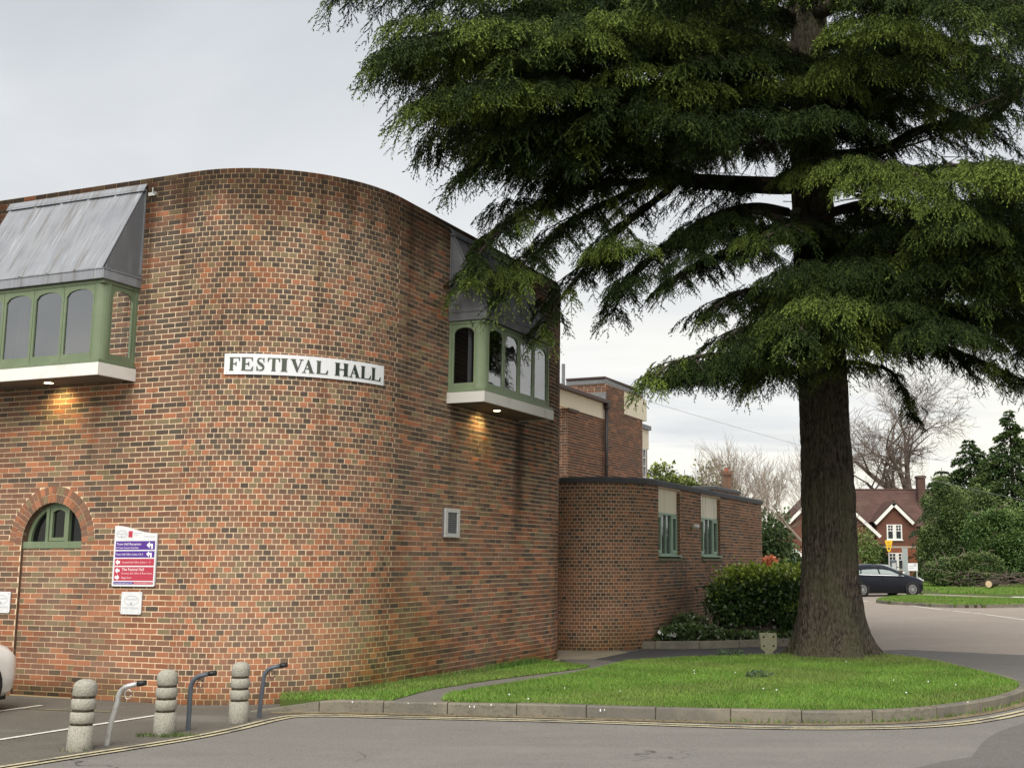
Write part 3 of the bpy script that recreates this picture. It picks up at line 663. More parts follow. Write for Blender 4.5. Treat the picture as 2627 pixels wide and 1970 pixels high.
# top of the parapet
pp = wall_path([gL, gA, gR, gB]); vs = []
for p, n in pp: q0 = p + n * mo; q = p - n * .33; vs += [(*q0, HH), (*q, HH), (*q, HH - .4)]
b.add(vs, [(3 * i, 3 * i + 3, 3 * i + 4, 3 * i + 1) for i in range(len(pp) - 1)] + [(3 * i + 1, 3 * i + 4, 3 * i + 5, 3 * i + 2) for i in range(len(pp) - 1)])
wall = b.build('wall', M['mortar'], hall)
def arch_hole(g, z):
    if g is not gL: return None
    r_ = .80
    if z < ARC_Z: return (ARC_S - ARC_R, ARC_S + ARC_R)
    if z < ARC_Z + r_: h = sqrt(r_ * r_ - (z - ARC_Z) ** 2); return (ARC_S - h, ARC_S + h)
def hall_vis(p, z): return p[0] / p[1] > -1.2
palH = make_palette('hall', 36, 3)
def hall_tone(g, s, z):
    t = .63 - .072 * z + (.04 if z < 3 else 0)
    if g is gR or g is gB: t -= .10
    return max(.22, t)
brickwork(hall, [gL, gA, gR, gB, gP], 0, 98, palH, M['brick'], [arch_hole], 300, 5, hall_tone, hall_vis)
# brick arch: two rings of headers on edge
def arch_brick_ring(r0, r1, n):
    for i in range(n):
        t0, t1 = pi * i / n, pi * (i + 1) / n; j = .005
        pts = [(r0 + j, t0 + j / r0), (r1 - j, t0 + j / r1), (r1 - j, t1 - j / r1), (r0 + j, t1 - j / r0)]
        vs = []
        for d in (.02, -.005):
            for r_, t in pts: q, nn = gL.at(ARC_S + r_ * cos(t)); q = q - nn * d; vs.append((q[0], q[1], ARC_Z + r_ * sin(t)))
        c = palH[min(35, max(0, int(random.gauss(.6, .2) * 36)))]
        me = bpy.data.meshes.new('brick'); me.from_pydata(vs, [], [(7, 6, 5, 4), (0, 1, 5, 4), (1, 2, 6, 5), (2, 3, 7, 6), (3, 0, 4, 7)]); a = me.color_attributes.new('col', 'FLOAT_COLOR', 'POINT')
        for d in a.data: d.color = (*c, 1)
        me.materials.append(M['brick']); me.update(); link(bpy.data.objects.new('brick', me), hall)
arch_brick_ring(.565, .683, 25); arch_brick_ring(.683, .80, 31)

# frames of reference: a builder works with x to the right along the wall, y into the wall, z up
def frame_at(o, g, s, ang): p, n = g.at(s); o.location = (p[0], p[1], 0); o.rotation_euler = (0, 0, ang)
# arched window in the niche
aw = MB(); r_ = ARC_R
def ring_sector(b, ro, ri, y0, y1, z0, n=20):
    vs = []
    for i in range(n + 1):
        t = pi * i / n
        for rr in (ro, ri):
            for y in (y0, y1): vs.append((rr * cos(t), y, z0 + rr * sin(t)))
    fs = []
    for i in range(n):
        a = i * 4; c = a + 4; fs += [(a, c, c + 2, a + 2), (a + 2, c + 2, c + 3, a + 3), (a, a + 1, c + 1, c)]
    b.add(vs, fs)
ring_sector(aw, r_ - .002, r_ - .06, .10, .16, ARC_Z)
aw.box(-r_, r_, .03, .16, ARC_Z - .085, ARC_Z + .012); aw.box(-.215, -.165, .085, .16, ARC_Z + .012, ARC_Z + .505); aw.box(.165, .215, .085, .16, ARC_Z + .012, ARC_Z + .505)
wn = aw.build('arched_window', M['green'], hall); frame_at(wn, gL, ARC_S, aL); bevel(wn, .004)
cs = MB()
cs.box(-.16, -.115, .105, .15, ARC_Z + .02, ARC_Z + .50); cs.box(.115, .16, .105, .15, ARC_Z + .02, ARC_Z + .50); cs.box(-.115, .115, .105, .15, ARC_Z + .02, ARC_Z + .07)
n_ = 8; top = [(.115 * (1 - 2 * i / n_), ARC_Z + .43 + .035 * (1 - (1 - 2 * i / n_) ** 2)) for i in range(n_ + 1)]
cs.prism([(.115, ARC_Z + .505), (.115, ARC_Z + .43)] + top[1:-1] + [(-.115, ARC_Z + .43), (-.115, ARC_Z + .505)], .107, .152)
o = cs.build('sash', M['green'], wn); bevel(o, .003)
gl = MB(); gl.prism([(.51 * cos(t), ARC_Z + .51 * sin(t)) for t in np.linspace(0, pi, 20)], .14, .145); gl.build('pane', M['glass_dark'], wn)
dk = MB(); dk.prism([(.56 * cos(t), ARC_Z + .56 * sin(t)) for t in np.linspace(0, pi, 20)], .19, .2); dk.build('backing', M['dark'], wn)
# small iron bracket high on the wall
br = MB(); br.box(-.10, .03, -.03, .0, 7.07, 7.12); br.tube([(.03, -.03, 7.09), (.045, -.10, 7.09), (.045, -.10, 7.16)], .008); o = br.build('bracket', M['alu'], hall); frame_at(o, gL, WL - .72, aL)

def bay_window(W, label, white, light_x, leadm, curtains=()):
    root = None; d = .65; post = .15
    f = MB()
    # sill and head rails, corner posts (rounded), end boards
    f.box(-.02, W + .02, -d - .025, 0, 4.552, 4.600); f.box(.0, W, -d, 0, 5.665, 5.715)
    for cx, s0 in ((post, pi), (W - post, pi * 1.5)):
        pts = [(cx + post * cos(s0 + t), -d + post + post * sin(s0 + t)) for t in np.linspace(0, pi / 2, 7)] + [(cx, -d + post)]
        f.prism(pts, 4.600, 5.665, 'z')
    f.box(.005, .06, -.05, .0, 4.6, 5.665); f.box(W - .06, W - .005, -.05, 0, 4.6, 5.665)
    root = f.build('bay_window', M['green'], hall, M=Matrix.Identity(4)); bevel(root, .004)
    tag(root, label)
    # sashes
    def sash(x0, wd, place, glass='glass_bay'):
        s = MB(); st = .043; z0, z1 = 4.602, 5.663; zr = 4.70; zs = 5.51; za = 5.605; xi0, xi1 = x0 + st, x0 + wd - st; y0, y1 = .0, .026; g = .004
        n = 10; arch = [(xi1 + (xi0 - xi1) * i / n, zs + (za - zs) * (1 - (1 - 2 * i / n) ** 2) ** .5) for i in range(n + 1)]
        out = [(x0 + g, z0), (x0 + wd - g, z0), (x0 + wd - g, z1), (x0 + g, z1)]; inn = [(xi0, zr), (xi1, zr)] + arch
        loops = [[Vector((*p, 0)) for p in out], [Vector((*p, 0)) for p in inn]]; tri = tessellate_polygon(loops); al = out + inn; m = len(al)
        fs = [tuple(t) for t in tri] + [tuple(i + m for i in t) for t in tri]
        k = len(out)
        for i in range(4): j = (i + 1) % 4; fs.append((i, j, j + m, i + m))
        for i in range(len(inn)): j = (i + 1) % len(inn); fs.append((k + i, k + j, k + j + m, k + i + m))
        s.add([place(x, y0, z) for x, z in al] + [place(x, y1, z) for x, z in al], fs)
        o = s.build('sash', M['green'], root)
        g2 = MB(); pl = inn; tri = tessellate_polygon([[Vector((*p, 0)) for p in pl]]); ex = .01
        cx = (xi0 + xi1) / 2; cz = 5.15; pl2 = [(cx + (x - cx) * 1.04, cz + (z - cz) * 1.02) for x, z in pl]; ti = (random.gauss(0, .004), random.gauss(0, .004))
        g2.add([place(x, .018 + (x - cx) * ti[0] + (z - cz) * ti[1], z) for x, z in pl2], [tuple(t) for t in tri]); g2.build('pane', M[glass], root)
    sw = (W - 2 * post) / 4
    for k in range(4): sash(post + k * sw, sw, lambda x, y, z: (x, -d + .012 + y, z))
    sd_ = d - post - .05
    sash(0, sd_, lambda x, y, z: (.012 + y, -.05 - x, z), 'glass_side'); sash(0, sd_, lambda x, y, z: (W - .012 - y, -.05 - x, z), 'glass_side')
    ib = MB(); ib.box(.10, W - .10, -.03, -.02, 4.61, 5.65); ib.box(.06, W - .06, -d + .06, -.03, 4.602, 4.606); ib.box(.06, W - .06, -d + .06, -.03, 5.652, 5.656); ib.build('room_lining', M['room'], root)
    cu = MB()
    for x0, x1 in curtains:
        n_ = 14; pts = [(x0 + (x1 - x0) * i / n_, -.26 + .018 * sin(i * 1.9)) for i in range(n_ + 1)]; cu.add([(x, y, z) for x, y in pts for z in (4.61, 5.64)], [(2 * i, 2 * i + 2, 2 * i + 3, 2 * i + 1) for i in range(n_)])
    if curtains: cu.build('curtain', M['curtain'], root)
    # white boarded base with a brown soffit
    p = MB(); t = .03
    p.box(-.03, W + .03, -d - .035, -d - .035 + t, 4.375, 4.548); p.box(-.03, -.03 + t, -d - .035 + t, 0, 4.375, 4.548); p.box(W + .03 - t, W + .03, -d - .035 + t, 0, 4.375, 4.548)
    o = p.build('base_board', white, root); bevel(o, .003)
    q = MB(); q.box(0, W, -d, 0, 4.392, 4.41)
    q.build('soffit', M['soffit'], root)
    # lead fascia, cheeks, sheets and cap
    e = .03
    fa = MB(); fa.box(-e, W + e, -d - .05, -d - .02, 5.715, 5.845); fa.box(-e, -e + .03, -d - .02, 0, 5.715, 5.845); fa.box(W + e - .03, W + e, -d - .02, 0, 5.715, 5.845); fa.box(-e - .01, W + e + .01, -d - .06, 0, 5.845, 5.86)
    o = fa.build('lead_fascia', leadm, root); bevel(o, .005)
    zt, zl = 7.165, 5.862; yt, yl = -.035, -d - .045
    for x, sg in ((0, -1), (W, 1)):
        c = MB(); xx = x + sg * .005; c.prism([(0, zl), (yl + .02, zl), (yt, zt - .02), (0, zt - .02)], xx, xx - sg * .03, 'x'); c.box(min(x + sg * .03, x), max(x + sg * .03, x), yl + .05, -.005, zl, zl + .05); c.tube([(x + sg * .012, -.012, zl), (x + sg * .012, -.012, zt)], .014, 5); c.build('lead_cheek', M['lead_cheek'] if leadm is M['lead'] else leadm, root)
    ns = 5; ws = (W + .02) / ns; L_ = sqrt((yl - yt) ** 2 + (zt - zl) ** 2); uy, uz = (yt - yl) / L_, (zt - zl) / L_; nx_, nz_ = -uz, uy
    for k in range(ns):
        x0 = -.01 + k * ws; x1 = x0 + ws; s = MB(); prof = []
        for i, (xx, hh) in enumerate(((x0 + .003, .0), (x0 + .003, .022), (x0 + .026, .019), (x0 + .042, .004), (x0 + ws * .5, .004 + random.uniform(-.003, .006)), (x1 - .02, .004), (x1 - .003, .010), (x1 - .003, .0))): prof.append((xx, hh))
        m = len(prof); rows = 7; vs = []
        for j in range(rows):
            a = L_ * j / (rows - 1)
            for xx, hh in prof:
                hj = hh + (random.uniform(-.002, .003) if hh > 0 and 0 < j < rows - 1 else 0)
                vs.append((xx, yl + uy * a - uz * hj, zl + uz * a + uy * hj))
        s.add(vs, [(j * m + i, j * m + i + 1, (j + 1) * m + i + 1, (j + 1) * m + i) for j in range(rows - 1) for i in range(m - 1)] + [tuple(range(m))[::-1]])
        s.build('lead_sheet', leadm, root, smooth=False)
    cp = MB(); cp.box(-.05, W + .03, -.075, -.01, 7.155, 7.175); cp.prism([(-.085, 7.14), (-.07, 7.14), (-.02, 7.25), (-.004, 7.25), (-.004, 7.26), (-.026, 7.26)], -.06, W + .04, 'x'); cp.build('lead_cap', leadm, root)
    # lamp in the soffit
    l = MB(); l.lathe([(.075, 4.378), (.075, 4.391), (.055, 4.391), (.055, 4.378)], 20, light_x, -.33); lo = l.build('downlight', M['alu'], root)
    e_ = MB(); e_.lathe([(.001, 4.374), (.056, 4.374), (.056, 4.380)], 20, light_x, -.33); e_.build('lamp_disc', M['lamp_on'], root)
    ld = bpy.data.lights.new('downlight_lamp', 'SPOT'); ld.energy = 11; ld.color = (1.0, .74, .30); ld.spot_size = rad(132); ld.spot_blend = 1.0; ld.shadow_soft_size = .04
    lamp = bpy.data.objects.new('downlight_lamp', ld); link(lamp, root); lamp.location = (light_x - .05, -.30, 4.36); lamp.rotation_euler = Vector((-.02, .55, -1)).to_track_quat('-Z', 'Y').to_euler()
    return root
bA = bay_window(2.56, 'left-hand bay window with bright grey lead roof', M['white_board'], 3.45 - 2.12, M['lead'], ((.56, .72), (2.36, 2.44))); frame_at(bA, gL, WL - 3.46, aL)
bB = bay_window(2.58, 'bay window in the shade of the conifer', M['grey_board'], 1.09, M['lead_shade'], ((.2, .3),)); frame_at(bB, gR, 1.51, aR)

# ------------------------------------------------------------------ signs and grille on the hall
def bend(ang, z, out): a = a_n + rad(ang); return (CEN[0] + (R1 + out) * cos(a), CEN[1] + (R1 + out) * sin(a), z)
fs_ = MB(); n = 26; A0, A1 = 16.9, 80.6; z0, z1 = 4.402, 4.690
vs = []
for i in range(n + 1):
    a = A0 + (A1 - A0) * i / n
    for o_, zz in ((.028, z0), (.028, z1), (.012, z1), (.012, z0)): vs.append(bend(a, zz, o_))
fs_.add(vs, [(4 * i + j, 4 * i + 4 + j, 4 * i + 4 + (j + 1) % 4, 4 * i + (j + 1) % 4) for i in range(n) for j in range(4)] + [(0, 1, 2, 3), tuple(4 * n + j for j in (3, 2, 1, 0))])
hs = fs_.build('hall_sign', M['sign_white']); tag(hs, 'long white name sign with dark green serif capitals bent round the corner of the hall', 'sign')
sc_ = MB()
for a in (17.9, 48, 79.6):
    for zz in (4.425, 4.668):
        c = Vector(bend(a, zz, .03)); 
        sc_.add([tuple(c + Vector((bend(a + da, zz, .03)[0] - c.x, bend(a + da, zz, .03)[1] - c.y, dz))) for da, dz in ((-.18, 0), (0, -.007), (.18, 0), (0, .007))], [(0, 1, 2, 3)])
sc_.build('screw', M['alu'], hs)
SW, TN, SE = .255, .062, .055       # stem, hairline, serif
def serif(x, w_, zt): return [(x - SE, zt), (x + w_ + SE, zt), (x + w_ + SE, zt + .045), (x - SE, zt + .045)]
def rect(x0, x1, z0, z1): return [(x0, z0), (x1, z0), (x1, z1), (x0, z1)]
def glyph(ch):
    P = []
    def stem(x, w_=SW): P.append(rect(x, x + w_, 0, 1)); P.append(serif(x, w_, 0)); P.append(serif(x, w_, .955))
    if ch in 'FE':
        stem(.06); P.append(rect(.3, .80, .945, 1.0)); P.append([(.80, 1), (.86, 1), (.86, .70), (.83, .70), (.74, .93)]); P.append(rect(.3, .56, .485, .545)); P.append([(.54, .66), (.60, .66), (.60, .36), (.54, .36), (.50, .50)])
        if ch == 'E': P.append(rect(.3, .84, 0, .055)); P.append([(.90, .30), (.86, .30), (.74, .06), (.80, 0), (.87, 0)])
        wd = .92
    elif ch == 'L': stem(.06); P.append(rect(.3, .82, 0, .055)); P.append([(.90, .33), (.86, .33), (.72, .06), (.80, 0), (.87, 0)]); wd = .92
    elif ch == 'I': stem(.06); wd = .40
    elif ch == 'H': stem(.06); stem(.64); P.append(rect(.28, .68, .47, .54)); wd = .96
    elif ch == 'T':
        P.append(rect(.36, .36 + SW, 0, 1)); P.append(serif(.36, SW, 0)); P.append(rect(.04, .94, .945, 1))
        P.append([(.0, .70), (.03, .70), (.14, .93), (.14, 1), (.0, 1)]); P.append([(.98, .70), (.98, 1), (.84, 1), (.84, .93), (.95, .70)]); wd = .98
    elif ch == 'V':
        P.append([(.06, 1), (.34, 1), (.60, .30), (.54, 0), (.48, 0)]); P.append([(.80, 1), (.87, 1), (.55, 0), (.50, .10), (.56, .28)]); P.append(rect(0, .42, .957, 1)); P.append(rect(.68, .98, .957, 1)); wd = .98
    elif ch == 'A':
        P.append([(.92, 0), (.64, 0), (.38, .74), (.44, 1), (.54, 1)]); P.append([(.20, 0), (.13, 0), (.46, 1), (.50, .92), (.42, .68)]); P.append(rect(.25, .74, .30, .36)); P.append(rect(.56, .99, 0, .043)); P.append(rect(.03, .32, 0, .043)); wd = 1.0
    elif ch == 'S':
        cl = [(.70, .70), (.66, .86), (.52, .95), (.36, .955), (.22, .88), (.18, .74), (.26, .61), (.42, .52), (.58, .43), (.68, .30), (.66, .14), (.52, .05), (.34, .045), (.20, .12), (.13, .28)]
        wd_ = [.02, .03, .05, .075, .12, .17, .21, .23, .22, .19, .14, .085, .055, .035, .02]
        l, r = [], []
        for i, p in enumerate(cl):
            a = np.array(cl[max(i - 1, 0)]); c = np.array(cl[min(i + 1, len(cl) - 1)]); d_ = (c - a) / np.linalg.norm(c - a); n2 = np.array([-d_[1], d_[0]]); l.append(tuple(np.array(p) + n2 * wd_[i] / 2)); r.append(tuple(np.array(p) - n2 * wd_[i] / 2))
        for i in range(len(cl) - 1): P.append([l[i], l[i + 1], r[i + 1], r[i]])
        P.append([(.68, .66), (.73, .66), (.73, 1), (.69, 1), (.64, .88)]); P.append([(.09, .34), (.14, .34), (.20, .10), (.13, 0), (.09, 0)]); wd = .80
    return P, wd
def px_ang(u):
    r = ray(u, 950); a = r[0] ** 2 + r[1] ** 2; bb = -2 * (r[0] * CEN[0] + r[1] * CEN[1]); q = CEN @ CEN - (R1 + .03) ** 2; t = (-bb - sqrt(bb * bb - 4 * a * q)) / (2 * a); d_ = r[:2] * t - CEN
    return math.degrees(atan2(d_ @ (-dL), d_ @ (-dR)))
LET = [('F', 165, 292), ('E', 300, 440), ('S', 465, 570), ('T', 600, 740), ('I', 750, 835), ('V', 858, 1008), ('A', 990, 1137), ('L', 1155, 1292), ('H', 1365, 1522), ('A', 1525, 1658), ('L', 1663, 1780), ('L', 1784, 1890)]
for ch, x0, x1 in LET:
    a0, a1 = px_ang(550 + x0 / 4.424), px_ang(550 + x1 / 4.424); P, wd = glyph(ch); lm = MB(); zl, zh = 4.456, 4.638
    for k, pl in enumerate(P):
        o0, o1 = .0285, .034 + .0005 * k
        # split wide pieces so that they follow the bend
        tri = tessellate_polygon([[Vector((x, z, 0)) for x, z in pl]]); m = len(pl)
        f_ = lambda x, z, o_: bend(a0 + (a1 - a0) * x / wd, zl + (zh - zl) * z, o_)
        lm.add([f_(x, z, o0) for x, z in pl] + [f_(x, z, o1) for x, z in pl], [tuple(i + m for i in t) for t in tri] + [(i, (i + 1) % m, m + (i + 1) % m, m + i) for i in range(m)])
    lm.build('letter', M['sign_letter_sheen' if x0 < 1300 else 'sign_letter'], hs)

# directory board
ds = thing('directory_sign', 'white directory board with purple and red panels and arrows on the brick wall', 'sign'); frame_at(ds, gL, WL - 1.03, aL)
SWD, z0 = .742, 1.535
pts = [(0, z0 + .012), (.012, z0), (SWD - .012, z0), (SWD, z0 + .012), (SWD, 2.250), (.70, 2.250), (.60, 2.258), (.52, 2.268), (.40, 2.292), (.30, 2.318), (.20, 2.342), (.10, 2.356), (0, 2.360)]
p = MB(); p.prism(pts, -.034, -.012); o = p.build('board', M['sign_white'], ds)
def panel(x0, x1, za, zb_, m): q = MB(); q.box(x0, x1, -.0355, -.0335, za, zb_); return q.build('panel', m, ds)
def arrow(x, z, s, kind, par):
    q = MB(); y0, y1 = -.0372, -.0358
    if kind == 'bent':
        q.prism([(x, z), (x + s * .5, z + s * .42), (x + s * .5, z + s * .17), (x + s * 1.02, z + s * .17), (x + s * 1.02, z - s * .5), (x + s * .78, z - s * .5), (x + s * .78, z - s * .13), (x + s * .5, z - s * .13), (x + s * .5, z - s * .42)], y0, y1)
    else:
        f = 1 if kind == 'left' else -1; c = x + s / 2
        q.prism([(c - f * s * .5, z), (c, z + s * .48), (c, z + s * .2), (c + f * s * .45, z + s * .2), (c + f * s * .45, z - s * .2), (c, z - s * .2), (c, z - s * .48)][::f], y0, y1)
    q.build('arrow', M['text_white'], par)
Z = lambda y: 2.360 - (y - 118) / (1105 - 118) * (2.360 - 1.535)          # rows measured on the board
X = lambda x: (x - 100) / 690 * SWD
pn = panel(.03, SWD - .025, 2.030, 2.148, M['purple']); lettering('Town Hall Reception', .045, 2.093, .033, .43, -.0362, M['text_white'], pn); lettering('& Town Council Chamber', .045, 2.046, .024, .395, -.0362, M['text_white'], pn); arrow(.575, 2.093, .105, 'bent', pn)
pn = panel(.03, SWD - .025, 1.925, 2.012, M['purple']); lettering('Town Hall Office Suites 4 & 5', .045, 1.956, .027, .475, -.0362, M['text_white'], pn); arrow(.575, 1.972, .095, 'bent', pn)
pn = panel(.03, SWD - .025, 1.815, 1.908, M['red']); lettering('Festival Hall Office Suites 1 - 3', .165, 1.848, .026, .49, -.0362, M['text_pink'], pn); arrow(.045, 1.861, .085, 'left', pn)
pn = panel(.03, SWD - .025, 1.612, 1.797, M['red']); lettering('The Festival Hall', .165, 1.745, .040, .385, -.0362, M['text_white'], pn); lettering('Entrance, Box Office & Rose Room', .165, 1.700, .024, .53, -.0362, M['text_pink'], pn); lettering('Stage Door', .165, 1.640, .027, .18, -.0362, M['text_pink'], pn); arrow(.045, 1.748, .085, 'left', pn); arrow(.045, 1.655, .085, 'right', pn)
pn = panel(.03, .375, 1.562, 1.596, M['purple']); lettering('www.petersfield-tc.gov.uk', .04, 1.572, .015, .315, -.0362, M['text_white'], pn)
pn = panel(.377, SWD - .025, 1.562, 1.596, M['red']); lettering('www.festivalhall.co.uk', .395, 1.572, .015, .31, -.0362, M['text_pink'], pn)
def oval(cx, cz, a, c, wd, y, par, m):
    q = MB(); n = 28; vs = []
    for i in range(n):
        t = 2 * pi * i / n; vs += [(cx + a * cos(t), y, cz + c * sin(t)), (cx + (a - wd) * cos(t), y, cz + (c - wd) * sin(t))]
    q.add(vs, [(2 * i, 2 * ((i + 1) % n), 2 * ((i + 1) % n) + 1, 2 * i + 1) for i in range(n)]); return q.build('emblem', m, par)
oval(.125, 2.245, .095, .052, .008, -.0352, ds, M['text_grey']); lettering('Petersfield', .055, 2.240, .022, .14, -.0352, M['text_grey'], ds)
q = MB(); q.box(.113, .133, -.0355, -.034, 2.205, 2.226); q.build('emblem', M['text_grey'], ds)
q = MB(); q.box(.245, .315, -.0358, -.034, 2.198, 2.285); q.build('emblem', M['red'], ds)
lettering('festival hall', .335, 2.248, .016, .14, -.0352, M['text_grey'], ds); lettering('petersfield', .335, 2.220, .013, .08, -.0352, M['text_grey'], ds); lettering('01730 264182', .52, 2.198, .018, .19, -.0352, M['text_grey'], ds)
def staff_sign(label):
    t = thing('parking_sign', label, 'sign', group='staff parking signs on the brick wall')
    r = .02; wd, hg = .354, .30; pts = []
    for cx, cz, a0 in ((wd - r, hg - r, 0), (r, hg - r, pi / 2), (r, r, pi), (wd - r, r, 1.5 * pi)): pts += [(cx + r * cos(a0 + t_), cz + r * sin(a0 + t_)) for t_ in np.linspace(0, pi / 2, 5)]
    p = MB(); p.prism(pts, -.026, -.012); p.build('board', M['sign_white'], t)
    oval(.18, .185, .128, .065, .007, -.0268, t, M['text_grey']); lettering('Petersfield', .085, .190, .026, .19, -.0268, M['text_grey'], t)
    q = MB(); q.box(.165, .195, -.0275, -.0262, .132, .160); q.build('emblem', M['text_grey'], t)
    lettering('STAFF PARKING', .03, .066, .032, .295, -.0268, M['text_grey'], t); lettering('town council', .08, .032, .012, .15, -.0268, M['text_grey'], t)
    s = MB()
    for x, z in ((.03, .275), (.325, .275), (.03, .025), (.325, .025)): s.lathe([(.007, .0), (.007, .003)], 8, 0, 0)
    s = MB()
    for x, z in ((.03, .275), (.325, .275), (.03, .025), (.325, .025)): s.box(x - .006, x + .006, -.029, -.026, z - .006, z + .006)
    s.build('screw', M['alu'], t); return t
s1 = staff_sign('small white staff parking plate fixed under the purple and red directory board'); p, n = gL.at(WL - .852); s1.location = (*p, 1.161); s1.rotation_euler = (0, 0, aL)
s2 = copy_tree(s1); s2['label'] = 'white staff parking plate at the edge, left of the arched window niche'; p, n = gL.at(WL - 3.252); s2.location = (*p, 1.143)
# ventilation grille
vg = thing('ventilation_grille', 'small grey framed ventilation grille on the shaded side of the hall', 'vent'); frame_at(vg, gR, 1.444, aR)
f = MB(); f.prism([(0, 2.248), (.47, 2.248), (.47, 2.705), (0, 2.705)], -.03, 0); o = f.build('backing', M['mesh_grey'], vg)
f = MB()
for x0, x1, za, zb_ in ((0, .47, 2.248, 2.31), (0, .47, 2.64, 2.705), (0, .085, 2.31, 2.64), (.385, .47, 2.31, 2.64)): f.box(x0, x1, -.055, -.03, za, zb_)
o = f.build('frame', M['alu'], vg); bevel(o, .004)
for i in range(11): f = MB(); z = 2.325 + i * .029; f.add([(.085, -.032, z), (.385, -.032, z), (.385, -.046, z - .016), (.085, -.046, z - .016), (.085, -.030, z - .004), (.385, -.030, z - .004), (.385, -.044, z - .02), (.085, -.044, z - .02)], [(0, 3, 2, 1), (4, 5, 6, 7), (3, 7, 6, 2), (0, 1, 5, 4)]); f.build('slat', M['mesh_grey'], vg)

# ------------------------------------------------------------------ the low annex
Q = np.array([-.652, 26.08]); RA = 1.48; T0 = Q - RA * dL; AL_ = 9.33; AH = 46 * CO + .05; ZA = .02
annex = thing('brick_annex', 'single-storey brown brick annex with a rounded end and two green windows', 'building')
gQ = Arc(Q, RA, a_n - rad(40), a_r); gF = Line(T0, dR, AL_); gQ.ob = gF.oa = -.05625; gE = Line(T0 + dR * AL_, dL, 8.0)
WIN = [(.12, 1.66), (3.30, 4.98)]; ZS, ZH = 1.975, 3.52; RC = .085
b = MB(); loops = [[(a, ZS - .11), (c, ZS - .11), (c, AH - .001), (a, AH - .001)] for a, c in WIN]
wall_face(b, gF, -.2, AH + .04, mo, loops); arc_face(b, gQ, -.2, AH + .04, mo); wall_face(b, gE, -.2, AH + .04, mo)
for l in loops: reveal(b, gF, l, .0025, RC + .10)
ring = [p for p, n in wall_path([gQ, gF, gE])]; tri = tessellate_polygon([[Vector((*p, 0)) for p in ring]]); b.add([(*p, AH + .02) for p in ring], [tuple(t) for t in tri])
b.build('wall', M['mortar_annex'], annex)
def win_hole(g, z):
    if g is not gF or not (ZS - .11 < z): return None
    return None
holes = [(lambda a, c: (lambda g, z: (a, c) if g is gF and z > ZS - .10 else None))(a, c) for a, c in WIN]
palA = make_palette('annex', 24, 4)
brickwork(annex, [gQ, gF, gE], ZA, 47, palA, M['brick_annex'], holes, 300, 8, lambda g, s, z: .42 + (.16 if (g is gQ and .4 < z < 1.7) else 0), lambda p, z: p[0] / p[1] > -.2, headers=.22)
# brick in the jambs
for a, c in WIN:
    for s0, sg in ((c, -1), (a, 1)):
        for i in range(int((AH - ZS + .1) / CO)):
            z = ZS - .10 + i * CO; p, n = gF.at(s0); vs = []
            for d_, x in ((.003, 0), (RC + .02, 0), (RC + .02, .004), (.003, .004)):
                q = p - n * d_ + gF.d * sg * x
                vs.append(q)
            me = bpy.data.meshes.new('brick'); me.from_pydata([(*q, z + .005) for q in vs] + [(*q, z + CO - .006) for q in vs], [], [(0, 1, 2, 3), (4, 5, 6, 7), (2, 3, 7, 6), (0, 3, 7, 4), (1, 2, 6, 5)])
            at_ = me.color_attributes.new('col', 'FLOAT_COLOR', 'POINT'); c_ = random.choice(palA[4:14])
            for d__ in at_.data: d__.color = (*c_, 1)
            me.materials.append(M['brick_annex']); link(bpy.data.objects.new('brick', me), annex)
